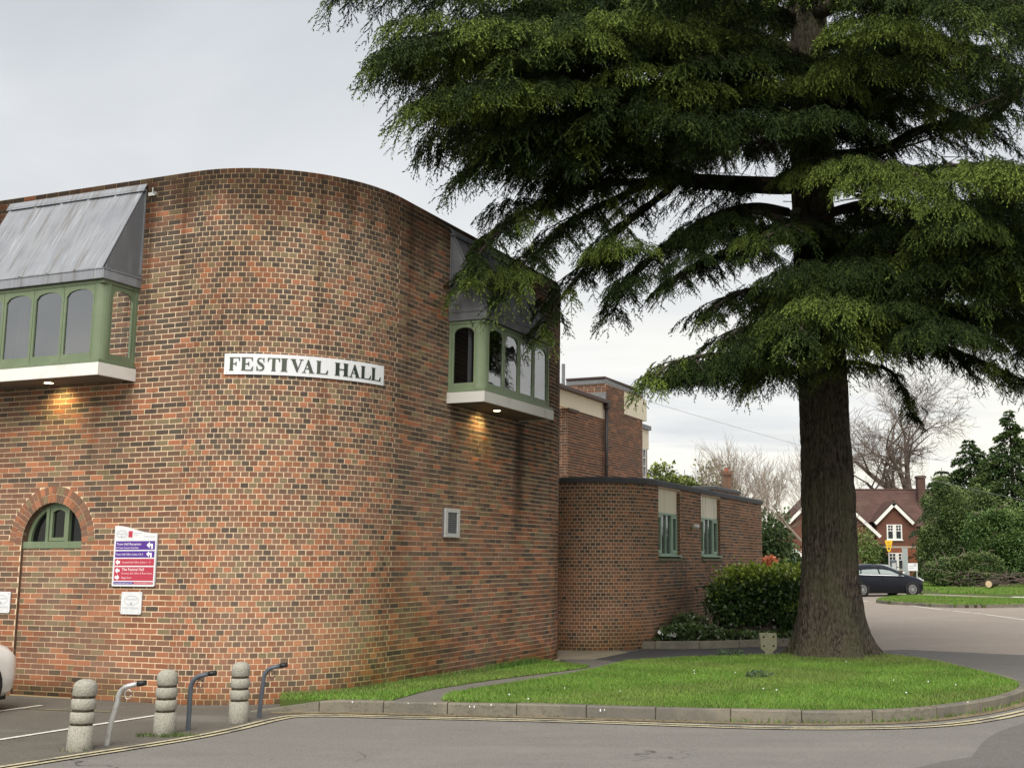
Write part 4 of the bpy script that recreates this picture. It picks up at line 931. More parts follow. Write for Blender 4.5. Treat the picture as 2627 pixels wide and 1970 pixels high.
# coping
def coping(b, segs, z0, z1, out, inn=.25, step=.15):
    pp = wall_path(segs, step); vs = []
    for p, n in pp:
        for o_, z in ((out, z0), (out + .008, z0 + (z1 - z0) * .75), (out - .02, z1), (-inn, z1 + .01), (-inn, z0), (0.004, z0)): q = p + n * o_; vs.append((q[0], q[1], z))
    m = len(pp); b.add(vs, [(6 * i + j, 6 * i + 6 + j, 6 * i + 6 + (j + 1) % 6, 6 * i + (j + 1) % 6) for i in range(m - 1) for j in range(6)] + [tuple(range(6))[::-1], tuple(6 * (m - 1) + j for j in range(6))])
c = MB(); coping(c, [gQ, gF], 3.535, 3.665, .045); o = c.build('coping', M['coping'], annex)
c = MB(); coping(c, [gE], 3.535, 3.665, .045); o = c.build('coping', M['coping'], annex)
for k, (a, c_) in enumerate(WIN):
    wd = c_ - a
    pnl = MB(); pnl.box(0, wd, RC, RC + .03, 2.965, AH + .03); o = pnl.build('panel', M['cream'] if k == 0 else M['cream_stain'], annex); frame_at(o, gF, a, aR)
    if k: tag(o, 'cream panel with dark rain streaks')
    bb = MB(); bb.prism([(.02, ZS - .105), (-.045, ZS - .09), (-.045, ZS - .045), (RC, ZS + .0), (RC + .05, ZS - .02)], 0.0, wd, 'x'); o = bb.build('brick_sill', M['moss_timber'], annex); frame_at(o, gF, a, aR)
    f = MB(); y0, y1 = RC - .01, RC + .06
    f.box(0, wd, y0, y1, ZS + .035, ZS + .075); f.box(0, wd, y0, y1, 2.915, 2.963); f.box(0, .04, y0, y1, ZS + .075, 2.915); f.box(wd - .04, wd, y0, y1, ZS + .075, 2.915)
    q1, q2, q3 = wd * .27, wd * .50, wd * .73
    for x in (q1, q3): f.box(x - .025, x + .025, y0, y1, ZS + .075, 2.915)
    f.box(q2 - .014, q2 + .014, y0 + .01, y1, ZS + .075, 2.915)
    f.box(-.0, wd - .0, RC - .14, RC + .05, ZS + .002, ZS + .033)
    wo_ = f.build('window', M['green_pale'], annex); frame_at(wo_, gF, a, aR); bevel(wo_, .004)
    for x0, x1 in ((.04, q1 - .025), (q3 + .025, wd - .04)):
        s = MB(); t = .055; y0, y1 = RC - .022, RC + .03
        s.box(x0, x0 + t, y0, y1, ZS + .08, 2.91); s.box(x1 - t, x1, y0, y1, ZS + .08, 2.91); s.box(x0 + t, x1 - t, y0, y1, ZS + .08, ZS + .15); s.box(x0 + t, x1 - t, y0, y1, 2.85, 2.91); o = s.build('sash', M['green_pale'], wo_); bevel(o, .003)
    for x0, x1 in ((.06, q1 - .04), (q1 + .025, q2 - .014), (q2 + .014, q3 - .025), (q3 + .04, wd - .06)):
        g = MB(); g.box(x0 - .02, x1 + .02, RC + .035, RC + .040, ZS + .07, 2.92); g.build('pane', M['glass'], wo_)
    cu = MB(); cu.box(0, wd, RC + .098, RC + .10, ZS, 2.96); cu.build('backing', M['dark'], wo_)
# rooflight dome and the raised roof block
dm = MB(); dm.lathe([(.30 * cos(t), 3.60 + .20 * sin(t)) for t in np.linspace(0, pi / 2 - .05, 7)], 18); o = dm.build('rooflight', M['white_paint'], annex, smooth=True); q = T0 + dR * 3.3 + dL * 1.3; o.location = (q[0], q[1], .12)
zz = 4.35; rb = MB(); pR = T0 + dL * 3 + dR * 14.44
for gg in (Line(pR + dL * 5, -dL, 5.0), Line(pR, dR, 3.4)): wall_face(rb, gg, 3.0, zz, mo)
rb.build('roof_block', M['mortar_annex'], annex)
brickwork(annex, [Line(pR + dL * 5, -dL, 5.0), Line(pR, dR, 3.4)], 3.0, 18, palA, M['brick_annex'], single=0, seed=12, tone=lambda g, s, z: .35)
c = MB(); coping(c, [Line(pR + dL * 5, -dL, 5.0), Line(pR, dR, 3.4)], zz, zz + .13, .06, 2.0); c.build('coping', M['coping'], annex)
# flood light
lt = thing('security_light', 'small white security light on the brick pier between the annex windows', 'light'); frame_at(lt, gF, 2.45, aR)
l = MB(); l.box(-.04, .04, -.03, 0, 2.60, 2.70); l.build('bracket', M['moss_timber'], lt)
l = MB(); l.tube([(0, -.03, 2.68), (0, -.10, 2.71), (0, -.2, 2.69)], [.03, .055, .06], 10); l.build('lamp_head', M['white_paint'], lt, smooth=True)

# ------------------------------------------------------------------ the taller block behind
rear = thing('rear_block', 'tall flat-roofed brown brick block behind the annex with cream panels and a downpipe', 'building')
p0 = np.array([-1.5287, 31.0]); TC = 2.75
gN0 = Line(p0 + dL * 2.2 , -dL, 2.2, z=(0, 9)); gN = Line(p0, dR, 2.75); gT = Line(p0 + dR * TC, dR, 3.17); gTL = Line(p0 + dR * TC + dL * 1.25, -dL, 1.25)
gX = Line(p0 - dR * 3 + dL * .55, dR, 3.2)
b = MB(); wall_face(b, gN, 3.0, 6.0, mo); wall_face(b, gN0, 3.0, 6.0, mo); wall_face(b, gT, 3.0, 7.1, mo); wall_face(b, gTL, 3.0, 7.1, mo); wall_face(b, Line(gT.at(3.17)[0], dL, 3), 3.0, 7.1, mo); wall_face(b, Line(p0 + dR * TC + dL * 1.25 + dR * 3.2, -dR, 3.2), 3, 7.1, mo)
b.build('wall', M['mortar_rear'], rear)
palR = make_palette('rear', 20, 6)
brickwork(rear, [gN0, gN, gT, gTL], 3.0, 55, palR, M['brick_rear'], [lambda g, z: (0, 9) if (g in (gN, gN0) and z > 5.99) or z > 7.08 else None, lambda g, z: (1.53, 9) if g is gT and 6.34 < z else None], 300, 9, lambda g, s, z: .4, headers=.2)
b = MB(); b.box(-.7, 2.72, -.02, .12, 5.99, 6.44); o = b.build('panel', M['cream'], rear); frame_at(o, gN, 0, aR)
b = MB(); b.box(1.53, 3.52, -.02, .10, 6.34, 7.0); o = b.build('panel', M['cream'], rear); frame_at(o, gT, 0, aR)
b = MB(); b.prism([(-.18, 6.44), (-.17, 6.53), (-.12, 6.56), (.3, 6.60), (.3, 6.44)], -1.2, 2.78, 'x'); o = b.build('gutter', M['gutter'], rear); frame_at(o, gN, 0, aR)
b = MB(); b.prism([(-.0, 6.5), (2.7, 6.5), (2.7, 6.72), (1.4, 6.62), (.0, 6.60)], .3, 4, 'y'); o = b.build('roof', M['lead_dark'], rear); frame_at(o, gN, 0, aR)
for x0, x1, z0_, z1_, m_ in ((-.02, 3.25, 7.07, 7.21, M['lead_dark']),):
    c = MB(); coping(c, [gTL, gT], z0_, z1_, .035, 1.0); c.build('lead_band', m_, rear)
c = MB(); coping(c, [gTL, Line(gT.p, dR, 2.35)], 7.215, 7.275, .07, 1.0); c.build('coping', M['gutter'], rear)
c = MB(); coping(c, [Line(gT.at(2.35)[0], dR, .9)], 7.212, 7.235, .05, 1.0); c.build('coping', M['gutter'], rear)
b = MB(); b.box(-1.15, .02, -.05, .02, 6.60, 6.80); b.box(-1.1, .03, -.10, -.05, 6.50, 6.70); o = b.build('lead_flashing', M['lead_dark'], rear); frame_at(o, gTL, 1.25, aL)
b = MB(); b.prism([(0, 5.92), (.7, 5.92), (.7, 6.0), (0, 6.0)], -.05, .02); o = b.build('lintel', M['gutter'], rear); frame_at(o, gN, -.0, aR)
b = MB(); b.tube([(2.6, -.10, 3.2), (2.6, -.10, 6.30)], .055, 10); b.tube([(2.6, -.10, 6.28), (2.6, -.10, 6.45)], [.075, .11], 8); b.tube([(2.6, -.10, 6.30), (2.6, -.10, 6.34)], .085, 8); b.tube([(2.6, -.10, 4.6), (2.6, -.10, 4.66)], .07, 8); o = b.build('downpipe', M['pipe'], rear, smooth=True); frame_at(o, gN, 0, aR)
b = MB(); b.tube([(0, 0, 6.5), (0, 0, 7.55)], .05, 8); o = b.build('vent_pipe', M['lead_dark'], rear); q = D(1445, 985, 33); o.location = (q[0], q[1], 0)
# set-out window bay at the far end
gW = Line(p0 + dR * 5.93, dR, 1.15, off=0); b = MB(); wall_face(b, Line(p0 + dR * 5.93, dR, 1.12), 3.0, 6.2, -.25); o = b.build('wall', M['house_brick'], rear)
b = MB(); b.box(5.93, 7.06, .20, .32, 5.50, 6.12); o = b.build('panel', M['cream'], rear); frame_at(o, gN, 0, aR)
b = MB(); b.box(5.90, 7.10, .12, .5, 6.13, 6.27); o = b.build('coping', M['lead_dark'], rear); frame_at(o, gN, 0, aR)
f = MB()
for x in (5.935, 6.30, 6.70): f.box(x, x + .05, .17, .23, 4.2, 5.49)
for z in (4.2, 4.55, 4.9, 5.17, 5.45): f.box(5.94, 6.75, .18, .22, z, z + .035)
f.box(5.93, 5.99, .06, .20, 4.2, 6.2)
wo_ = f.build('window', M['white_paint'], rear); frame_at(wo_, gN, 0, aR)
for x in (5.98, 6.35):
    for z, h in ((4.235, .315), (4.585, .315), (4.935, .235), (5.205, .245)): g = MB(); g.box(x, x + .33, .21, .215, z, z + h); g.build('pane', M['glass'], wo_)
# overhead cable
cb = MB(); A_, B_ = D(1640, 1022, 38), D(2720, 1300, 72); pts = [A_ + (B_ - A_) * t - np.array([0, 0, 1.2 * 4 * t * (1 - t) * .25]) for t in np.linspace(0, 1, 14)]
cb.tube(pts, .007, 4); tag(cb.build('overhead_cable', M['alu']), 'thin overhead cable sagging from the rear block across the sky behind the conifer', 'cable')

# ------------------------------------------------------------------ bollards and posts
def bollard(x, y, label, tilt, k):
    t = thing('stone_bollard', label, 'bollard', (x, y, 0), random.uniform(0, 6), 'stone bollards edging the car park'); r = .118 - .004 * k; t.rotation_euler = (tilt[0], tilt[1], random.uniform(0, 6))
    rg = random.Random(k)
    def ring(z0, z1, r0, r1, name, dome=False):
        b = MB(); ch = .014
        if dome: prof = [(r0 - ch, z0), (r0, z0 + ch)] + [(r1 * cos(a) ** .75, z0 + .085 + (z1 - z0 - .085) * sin(a)) for a in np.linspace(0, pi / 2 - .12, 8)]
        else: prof = [(r0 - ch, z0), (r0, z0 + ch), ((r0 + r1) / 2, (z0 + z1) / 2), (r1, z1 - ch), (r1 - ch * 1.4, z1)]
        b.lathe(prof, 28); b.v = [(x_ * (1 + rg.uniform(-.012, .012)), y_ * (1 + rg.uniform(-.012, .012)), z_ + rg.uniform(-.002, .002)) for x_, y_, z_ in b.v]
        b.build(name, M['concrete'], t, smooth=True)
    ring(-.05, .245, r + .006, r, 'base'); ring(.262, .378, r, r, 'drum'); ring(.395, .510, r, r - .002, 'drum'); ring(.527, .695, r - .002, r - .004, 'cap', True)
    c = MB(); c.lathe([(r - .016, -.05), (r - .016, .56)], 20); c.build('core', M['soil'], t)
bollard(-5.457, 11.93, 'nearest stone bollard, leaning slightly, beside the bare silver post', (-.02, .035), 0)
bollard(-5.025, 12.991, 'middle stone bollard with grass tufts at its foot', (-.01, .01), 1)
bollard(-4.536, 13.966, 'farthest stone bollard, next to the grass verge', (0, 0), 2)
def bent_post(x, y, label, m, lean):
    t = thing('bent_post', label, 'post', (x, y, 0), 0, 'bent tubular posts between the bollards'); r = .026
    pts = [(0, 0, -.1), (.0, 0, 0), (.01 + lean * .3, 0, .25), (.02 + lean * .8, 0, .44)]; cx, cz = .02 + lean * .8 + .125, .455
    for a in np.linspace(0, pi / 2 * .88, 7): pts.append((cx - .125 * cos(a), 0, cz + .145 * sin(a)))
    pts += [(cx + .07, 0, cz + .165)]
    b = MB(); b.tube(pts, r, 12); b.build('tube', m, t, smooth=True)
    e = MB(); p = pts[-1]; e.tube([p, (p[0] + .03, 0, p[2] + .004), (p[0] + .085, 0, p[2] + .01)], [r + .003, r + .005, r + .001], 12); e.build('end_cap', M['black'], t, smooth=True)
    l = MB(); c = (cx - .02, -.005, cz + .06); l.tube([(c[0] + .034 * cos(a), c[1], c[2] + .048 * sin(a)) for a in np.linspace(.3, 2 * pi - .2, 18)], .0055, 6); l.build('ring', m if m is M['steel'] else M['pipe'], t, smooth=True)
bent_post(-5.312, 12.226, 'bent tubular post rubbed to bare silver metal with a black end', M['steel'], .08)
bent_post(-4.877, 13.291, 'dark grey bent post standing right of the middle bollard', M['post_grey'], -.02)
bent_post(-4.402, 14.307, 'dark grey bent post standing right of the farthest bollard by the verge', M['post_grey'], .02)
# marker post on the lawn
mp = thing('marker_post', 'short mossy concrete marker post with four bolt holes at the back edge of the lawn', 'post', (2.716, 22.10, .10), rad(4))
b = MB(); b.prism([(-.075, -.1), (.075, -.1), (.08, .10), (.155, .16), (.16, .43), (-.155, .435), (-.15, .16), (-.075, .10)], -.045, .045); o = b.build('plate', M['moss_timber'], mp); bevel(o, .008)
for x, z in ((-.09, .37), (.095, .375), (-.09, .205), (.095, .205)): b = MB(); b.lathe([(.018, 0), (.018, .006)], 10); o = b.build('bolt_hole', M['dark'], mp, M=Matrix.Translation((x, -.045, z)) @ Matrix.Rotation(rad(90), 4, 'X'))

# ------------------------------------------------------------------ foliage machinery
def diamonds(P, Dv, Nv, L, W):
    """leaf faces: base P, direction Dv, face normal Nv, length L, width W -> verts (n*4,3), quads"""
    n = len(P); S = np.cross(Dv, Nv); S /= np.linalg.norm(S, axis=1, keepdims=True) + 1e-9
    V = np.empty((n, 4, 3)); L = np.asarray(L).reshape(-1, 1); W = np.asarray(W).reshape(-1, 1); mid = P + Dv * L * .45
    V[:, 0] = P; V[:, 1] = mid + S * W; V[:, 2] = P + Dv * L; V[:, 3] = mid - S * W
    return V.reshape(-1, 3), np.arange(n * 4).reshape(n, 4)
def unit(v): return v / (np.linalg.norm(v, axis=-1, keepdims=True) + 1e-9)
def leaf_mass(name, parent, blobs, n, size, cols, m, seed=1, shell=.55, up=.35, aspect=.42, kind='stuff', lift=None, drop=0.0):
    """leaves spread through ellipsoids; colours picked per leaf, fresh growth outermost at the top"""
    r = np.random.default_rng(seed); vol = np.array([b[3] * b[4] * b[5] for b in blobs]) ** .67; cnt = (n * vol / vol.sum()).astype(int); PP, DD, NN, CC, LL = [], [], [], [], []
    for (x, y, z, a, b_, c), k in zip(blobs, cnt):
        d = unit(r.normal(size=(k, 3))); rad_ = (shell + (1 - shell) * r.random(k) ** .6) * (1 + .10 * r.normal(size=k)); lump = 1 + .13 * np.sin(d[:, 0] * 7 + x * 3) * np.sin(d[:, 1] * 6 + y) + .08 * np.sin(d[:, 2] * 11 + z * 5)
        p = np.array([x, y, z]) + d * np.array([a, b_, c]) * (rad_ * lump)[:, None]; dn = unit(d + r.normal(size=(k, 3)) * .75 + np.array([0, 0, up - drop])); nn = unit(d * .6 + r.normal(size=(k, 3)) * .7 + np.array([0, 0, .5]))
        cw = r.random(k); ci = np.clip((cw * len(cols)).astype(int), 0, len(cols) - 1); c_ = np.array(cols)[ci]
        if lift is not None:
            f = np.clip((d[:, 2] * rad_ - .30) * 2.0 + r.normal(size=k) * .25, 0, 1)[:, None]; c_ = c_ * (1 - f) + np.array(lift) * f
        c_ = c_ * r.uniform(.7, 1.25, k)[:, None]
        PP.append(p); DD.append(dn); NN.append(nn); CC.append(c_); LL.append(size * r.uniform(.65, 1.3, k))
    P, Dv, Nv, Cc, L = map(np.concatenate, (PP, DD, NN, CC, LL)); V, F = diamonds(P, Dv, Nv, L, L * aspect)
    keep = np.ones(len(F), bool)
    return mesh_np(name, V, F, m, parent, np.repeat(Cc, 4, 0), kind=kind)
def blades(name, poly, density, h, wd, cols, zf, seed=1, clump=.5):
    r = np.random.default_rng(seed); pl = np.array([q[:2] for q in poly], float); lo, hi = pl.min(0), pl.max(0); area = np.prod(hi - lo); n = int(area * density); P = lo + r.random((n, 2)) * (hi - lo)
    ins = np.zeros(n, bool); j = len(pl) - 1
    for i in range(len(pl)):
        a, b = pl[i], pl[j]; cnd = ((a[1] > P[:, 1]) != (b[1] > P[:, 1])); xx = (b[0] - a[0]) * (P[:, 1] - a[1]) / (b[1] - a[1] + 1e-12) + a[0]; ins ^= cnd & (P[:, 0] < xx); j = i
    P = P[ins]; dt = np.hypot(P[:, 0] - 3.93, P[:, 1] - 22.3); P = P[r.random(len(P)) > np.clip(1.15 - dt * .42, 0, .8)]; n = len(P); dt = np.hypot(P[:, 0] - 3.93, P[:, 1] - 22.3); f = .5 + .5 * np.sin(P[:, 0] * 2.3 + np.sin(P[:, 1] * 1.7)) * np.sin(P[:, 1] * 2.9 + np.sin(P[:, 0] * 2.1)); f2 = .5 + .5 * np.sin(P[:, 0] * 9.1 + 3 * np.sin(P[:, 1] * 4.0)) * np.sin(P[:, 1] * 8.3)
    hh = h * (.55 + .5 * r.random(n) + clump * .5 * f2 * f); a = r.random(n) * 2 * pi; s = np.stack([np.cos(a), np.sin(a)], 1) * wd * .5; ln = r.normal(size=(n, 2)) * hh[:, None] * .42
    z = np.array([zf(y) for y in P[:, 1]]); V = np.empty((n, 3, 3)); V[:, 0, :2] = P - s; V[:, 1, :2] = P + s; V[:, 2, :2] = P + ln; V[:, 0, 2] = z; V[:, 1, 2] = z; V[:, 2, 2] = z + hh
    c = np.array(cols)[np.clip((r.random(n) * len(cols)).astype(int), 0, len(cols) - 1)] * (.66 + .40 * f + .30 * r.random(n))[:, None]
    dry = np.clip((.5 + .5 * np.sin(P[:, 0] * 1.31 + 2.1 * np.sin(P[:, 1] * .9 + 1)) - .55) * 1.6, 0, .5)[:, None] * r.random((n, 1)) + np.clip(.9 - dt * .38, 0, .6)[:, None] * r.random((n, 1)); c = c * (1 - dry) + np.array([.17, .155, .06]) * dry
    return mesh_np(name, V.reshape(-1, 3), np.arange(n * 3).reshape(n, 3), M['grass'], None, np.repeat(c, 3, 0), kind='stuff')
GC = [(.096, .212, .024), (.122, .245, .029), (.078, .172, .020), (.152, .250, .038), (.185, .235, .062)]
blades('lawn_grass', LAWN, 3400, .050, .010, GC, lambda y: .13, 2)
blades('verge_grass', VERGE, 2600, .05, .011, GC, lambda y: .13 + foot_z(y) - .125, 3)
blades('island_grass', ISL, 420, .075, .024, GC, lambda y: gz(y) + .12, 4)
blades('far_verge_grass', [(15.5, 56), (22, 54.0), (27, 56), (30, 75), (17, 75)], 160, .10, .045, GC, lambda y: gz(y) + .07, 5)
# grass caught at the foot of the bollard and along the kerb
blades('kerb_weeds', [tuple(p) for p in inward(KP[40:80], -.03)] + [tuple(p) for p in inward(KP[40:80], .02)][::-1], 2200, .075, .013, GC, lambda y: .0, 6)
for k, (x, y, rr) in enumerate(((-5.03, 12.86, .26), (-4.78, 12.85, .2), (-5.46, 11.85, .16))): blades('grass_tuft', [(x + rr * cos(a), y + rr * .5 * sin(a)) for a in np.linspace(0, 2 * pi, 10)[:-1]], 1500 if k < 2 else 700, .05, .012, [(.085, .135, .03), (.11, .14, .05), (.07, .10, .03)], lambda y: .004, 7 + k)
blades('wall_foot_weeds', strip([(-3.6, 16.2), (-3.0, 17.1), (-2.2, 19.2), (-1.55, 21.1)], .22), 900, .13, .015, [(.07, .14, .02), (.05, .11, .02)], lambda y: .10, 11)
fl = MB(); rf_ = random.Random(4)
def scrap(x, y, z, sz):
    a = rf_.uniform(0, 6.28); c, s_ = cos(a) * sz, sin(a) * sz; fl.add([(x - c, y - s_, z), (x + s_ * .4, y - c * .4, z + sz * .3), (x + c, y + s_, z + sz * .1), (x - s_ * .4, y + c * .4, z + sz * .25)], [(0, 1, 2, 3)])
for i in range(520):
    k = rf_.randrange(20, len(KP) - 3); p = KP[k] + (KP[k + 1] - KP[k]) * rf_.random(); t_ = (KP[k + 1] - KP[k]) / np.linalg.norm(KP[k + 1] - KP[k]); d_ = -abs(rf_.gauss(0, .07)) - .01; scrap(p[0] - t_[1] * d_, p[1] + t_[0] * d_, .012, rf_.uniform(.006, .02))
for i in range(260): scrap(rf_.uniform(-6, 7), rf_.uniform(8.5, 13.3), .008, rf_.uniform(.004, .013))
for i in range(700):
    a = rf_.uniform(0, 6.28); d_ = .7 + abs(rf_.gauss(0, 1.4)); x, y = 3.93 + d_ * cos(a), 22.3 + d_ * sin(a) * .9
    if y < 22.4 and x < 5.4: scrap(x, y, .165, rf_.uniform(.008, .03))
tag(fl.build('fallen_litter', M['twig_dark']), 'fallen needles and dead leaf scraps in the gutter and on the lawn', kind='stuff')
ds_ = MB()
for i in range(18):
    a = random.random(); q = G(random.uniform(1750, 2560), random.uniform(1690, 1815), .2) if a > .2 else G(random.uniform(1280, 1800), random.uniform(1745, 1800), .2)
    if not (q[1] > 14.4 and q[1] < 21.5 and q[0] < 5.3): continue
    s = random.uniform(.006, .012); ds_.lathe([(s, .17), (s * 1.1, .178), (s * .3, .185)], 6, q[0], q[1])
o = ds_.build('daisies', M['litter']); tag(o, 'scattered white daisies in the lawn grass', kind='stuff')
for k, (u, v, s, lb) in enumerate(((1945, 1738, .16, 'low dark green weed clump in the middle of the lawn'), (1873, 1681, .20, 'dark green weed clump at the back edge of the lawn near the marker post'))):
    q = G(u, v, .14); t = thing('weed_clump', lb, 'weed', tuple(q)); leaf_mass('leaves', t, [(0, 0, .045, s * 1.2, s * .7, .05)], 190, .04, [(.055, .10, .045), (.07, .12, .055)], M['leaf'], 20 + k)
for k, (u, v, lb) in enumerate(((1692, 1627, 'crumpled white litter lying in the ivy, leftmost scrap'), (1713, 1636, 'flattened white litter at the front of the ivy bed'), (1727, 1630, 'pale twisted litter in the ivy, rightmost scrap'))):
    q = D(u, v, 25.45); b = MB(); b.lathe([(.03, 0), (.06, .03), (.05, .06), (.015, .075)], 7); b.v = [(x + random.uniform(-.02, .02), y + random.uniform(-.02, .02), z + random.uniform(-.015, .015)) for x, y, z in b.v]; o = b.build('litter', M['litter']); o.location = tuple(q); o.rotation_euler = (random.uniform(-1, 1), random.uniform(-1, 1), random.uniform(0, 3)); tag(o, lb, 'litter', 'scraps of litter in the ivy')

# shrubs in the bed
def shrub(name, label, x, y, z, blobs, n, size, cols, lift, seed, m=None, stems=5, aspect=.42, cat='shrub'):
    t = thing(name, label, cat, (x, y, z)); leaf_mass('foliage', t, blobs, n, size, cols, m or M['leaf_gloss'], seed, lift=lift, aspect=aspect)
    b = MB(); rg = random.Random(seed); A = max(q[3] for q in blobs); Hh = max(q[2] + q[5] for q in blobs)
    for i in range(stems):
        a = rg.uniform(0, 6.28); d = rg.uniform(.2, .7) * A; p0_ = Vector((rg.uniform(-.15, .15), rg.uniform(-.15, .15), 0)); p2 = Vector((d * cos(a), d * sin(a), Hh * rg.uniform(.5, .8))); pm_ = (p0_ + p2) / 2 + Vector((0, 0, -.08 * Hh)); b.tube([p0_, pm_, p2], [.03, .022, .01], 5)
        for q in range(3): c = pm_.lerp(p2, rg.random()); b.tube([c, c + Vector((rg.uniform(-.3, .3), rg.uniform(-.4, .1), rg.uniform(.05, .35)))], [.012, .005], 4)
    b.build('stem', M['twig'], t)['kind'] = 'stuff'; return t
LC = [(.030, .062, .015), (.044, .086, .020), (.062, .112, .026), (.038, .072, .024)]
shrub('laurel_shrub', 'big rounded evergreen shrub with fresh lime growth on top in front of the annex', 3.02, 26.95, .15, [(-.30, 0, .90, .82, .8, .66), (.35, .0, .98, .85, .8, .64), (.85, .1, .80, .65, .7, .78), (-.62, -.1, .70, .48, .6, .55), (.0, -.1, 1.12, .80, .7, .48), (.55, -.1, 1.15, .65, .65, .45), (.95, -.35, .42, .5, .4, .45)], 17000, .085, LC, (.36, .46, .065), 31, stems=9)
shrub('small_shrub', 'smaller dark green shrub half hidden behind the big laurel shrub', 4.45, 30.2, .2, [(0, 0, .85, .75, .7, .85), (.5, .2, .7, .6, .6, .7)], 5000, .085, [(.03, .065, .018), (.045, .09, .025), (.06, .11, .03)], (.09, .16, .04), 32)
iv = thing('ivy_bed', 'low ivy ground cover spilling over the kerbed bed beside the annex', 'ivy', (1.4, 26.0, .12)); leaf_mass('leaves', iv, [(-.60, -.40, .06, .7, .35, .20), (.0, -.15, .12, .7, .5, .26), (.05, .5, .22, .5, .6, .36), (.75, .0, .06, .8, .4, .18), (1.7, .35, .05, .9, .4, .14), (2.6, .8, .04, .8, .4, .12)], 7500, .07, [(.026, .050, .016), (.04, .07, .02), (.055, .085, .03), (.07, .09, .04)], M['leaf_gloss'], 33, lift=(.075, .12, .035), aspect=.55)
dead = MB(); rg = random.Random(3)
for i in range(60): a = Vector((rg.uniform(1.25, 2.15), rg.uniform(26.3, 26.9), .2)); dd = Vector((rg.uniform(-.25, .1), rg.uniform(-.2, .1), rg.uniform(.2, .75))); dead.tube([a, a + dd * .6, a + dd + Vector((rg.uniform(-.1, .1), 0, 0))], [.008, .006, .003], 3)
tag(dead.build('dead_stems', M['twig']), 'brown leafless stems standing at the left side of the laurel shrub', 'dead plant')
ob = thing('azalea', 'orange blossoming azalea beyond the far end of the annex', 'shrub', tuple(D(1968, 1470, 36) + np.array([0, 0, -1.2])))
leaf_mass('blossom', ob, [(0, 0, 1.32, .42, .4, .36), (.18, 0, 1.05, .32, .3, .3), (-.2, 0, 1.1, .3, .3, .3)], 2200, .11, [(.70, .25, .13), (.62, .19, .09), (.74, .33, .19)], M['leaf'], 34, aspect=.6); leaf_mass('foliage', ob, [(0, 0, .62, .5, .45, .5)], 1500, .09, LC, M['leaf'], 35)
b = MB(); b.tube([(0, 0, -.3), (0, 0, 1.0)], [.05, .03], 5); b.build('stem', M['twig'], ob)

# ------------------------------------------------------------------ the big conifer
tree = thing('cedar_tree', 'huge dark drooping conifer with a thick furrowed trunk standing on the lawn', 'tree')
TB = np.array([3.93, 22.30]); TT = 24.0
def trunk_c(z): t = z / 13.0; return np.array([TB[0] - .10 * t + .05 * sin(z * .5), TB[1] + .12 * t])
def trunk_r(z): return .515 * (1 - max(0, z - 1) * .0255) + .34 * math.exp(-z / .55) + .05 * math.exp(-z / 2.2)
nz_, na_ = 230, 190; vs = []; zs = [TT * (i / nz_) ** 1.35 for i in range(nz_ + 1)]
from mathutils import noise as mn
KNOTS = [(-1.9, 3.3, .16), (-1.2, 2.2, .12), (-1.75, 1.5, .10), (-.7, 3.9, .15), (-2.4, 2.7, .13), (-1.4, 4.6, .17), (-2.1, .95, .11)]
for z in zs:
    c = trunk_c(z); r_ = trunk_r(z)
    for k in range(na_):
        a = 2 * pi * k / na_; but = .24 * math.exp(-z / .42) * (.5 * sin(a * 5 + 1.3) + .5 * sin(a * 3 + .4)) + .05 * math.exp(-z / 3) * sin(a * 4 + z * .3)
        nx = Vector((cos(a) * 5.2, sin(a) * 5.2, z * .8)); fur = mn.fractal(nx, .8, 2.1, 4) * .030; fine = mn.noise(Vector((cos(a) * 14, sin(a) * 14, z * 2.4))) * .012
        crack = -.035 * max(0, mn.noise(Vector((cos(a) * 3.2 + 7, sin(a) * 3.2, z * .45))) - .38) * 3
        nf = mn.noise(Vector((cos(a) * 4.6 + .35 * sin(z * 1.7), sin(a) * 4.6 + .35 * cos(z * 1.3), z * .55 + 3))); nf2 = mn.noise(Vector((cos(a) * 9.0 + 9, sin(a) * 9.0, z * 1.5 + 3)))
        fis = -.034 * max(0, 1 - abs(nf) / .07) * min(1, .4 + 1.2 / (1 + z * .35)) - .016 * max(0, 1 - abs(nf2) / .10)
        for ka, kz, ks in KNOTS:
            q_ = ((a - ka + pi) % (2 * pi) - pi) * r_ / ks; w_ = ((z - kz) / ks); d2 = q_ * q_ + w_ * w_ * .6
            if d2 < 6: fis += ks * (.30 * math.exp(-d2) - .34 * math.exp(-d2 * 5))
        rr = r_ * (1 + but) + fur + fine + crack + fis; vs.append((c[0] + rr * cos(a), c[1] + rr * sin(a), z + .08))
F = [(i * na_ + k, i * na_ + (k + 1) % na_, (i + 1) * na_ + (k + 1) % na_, (i + 1) * na_ + k) for i in range(nz_) for k in range(na_)]
mesh_np('trunk', vs, F, M['bark'], tree, smooth=True)
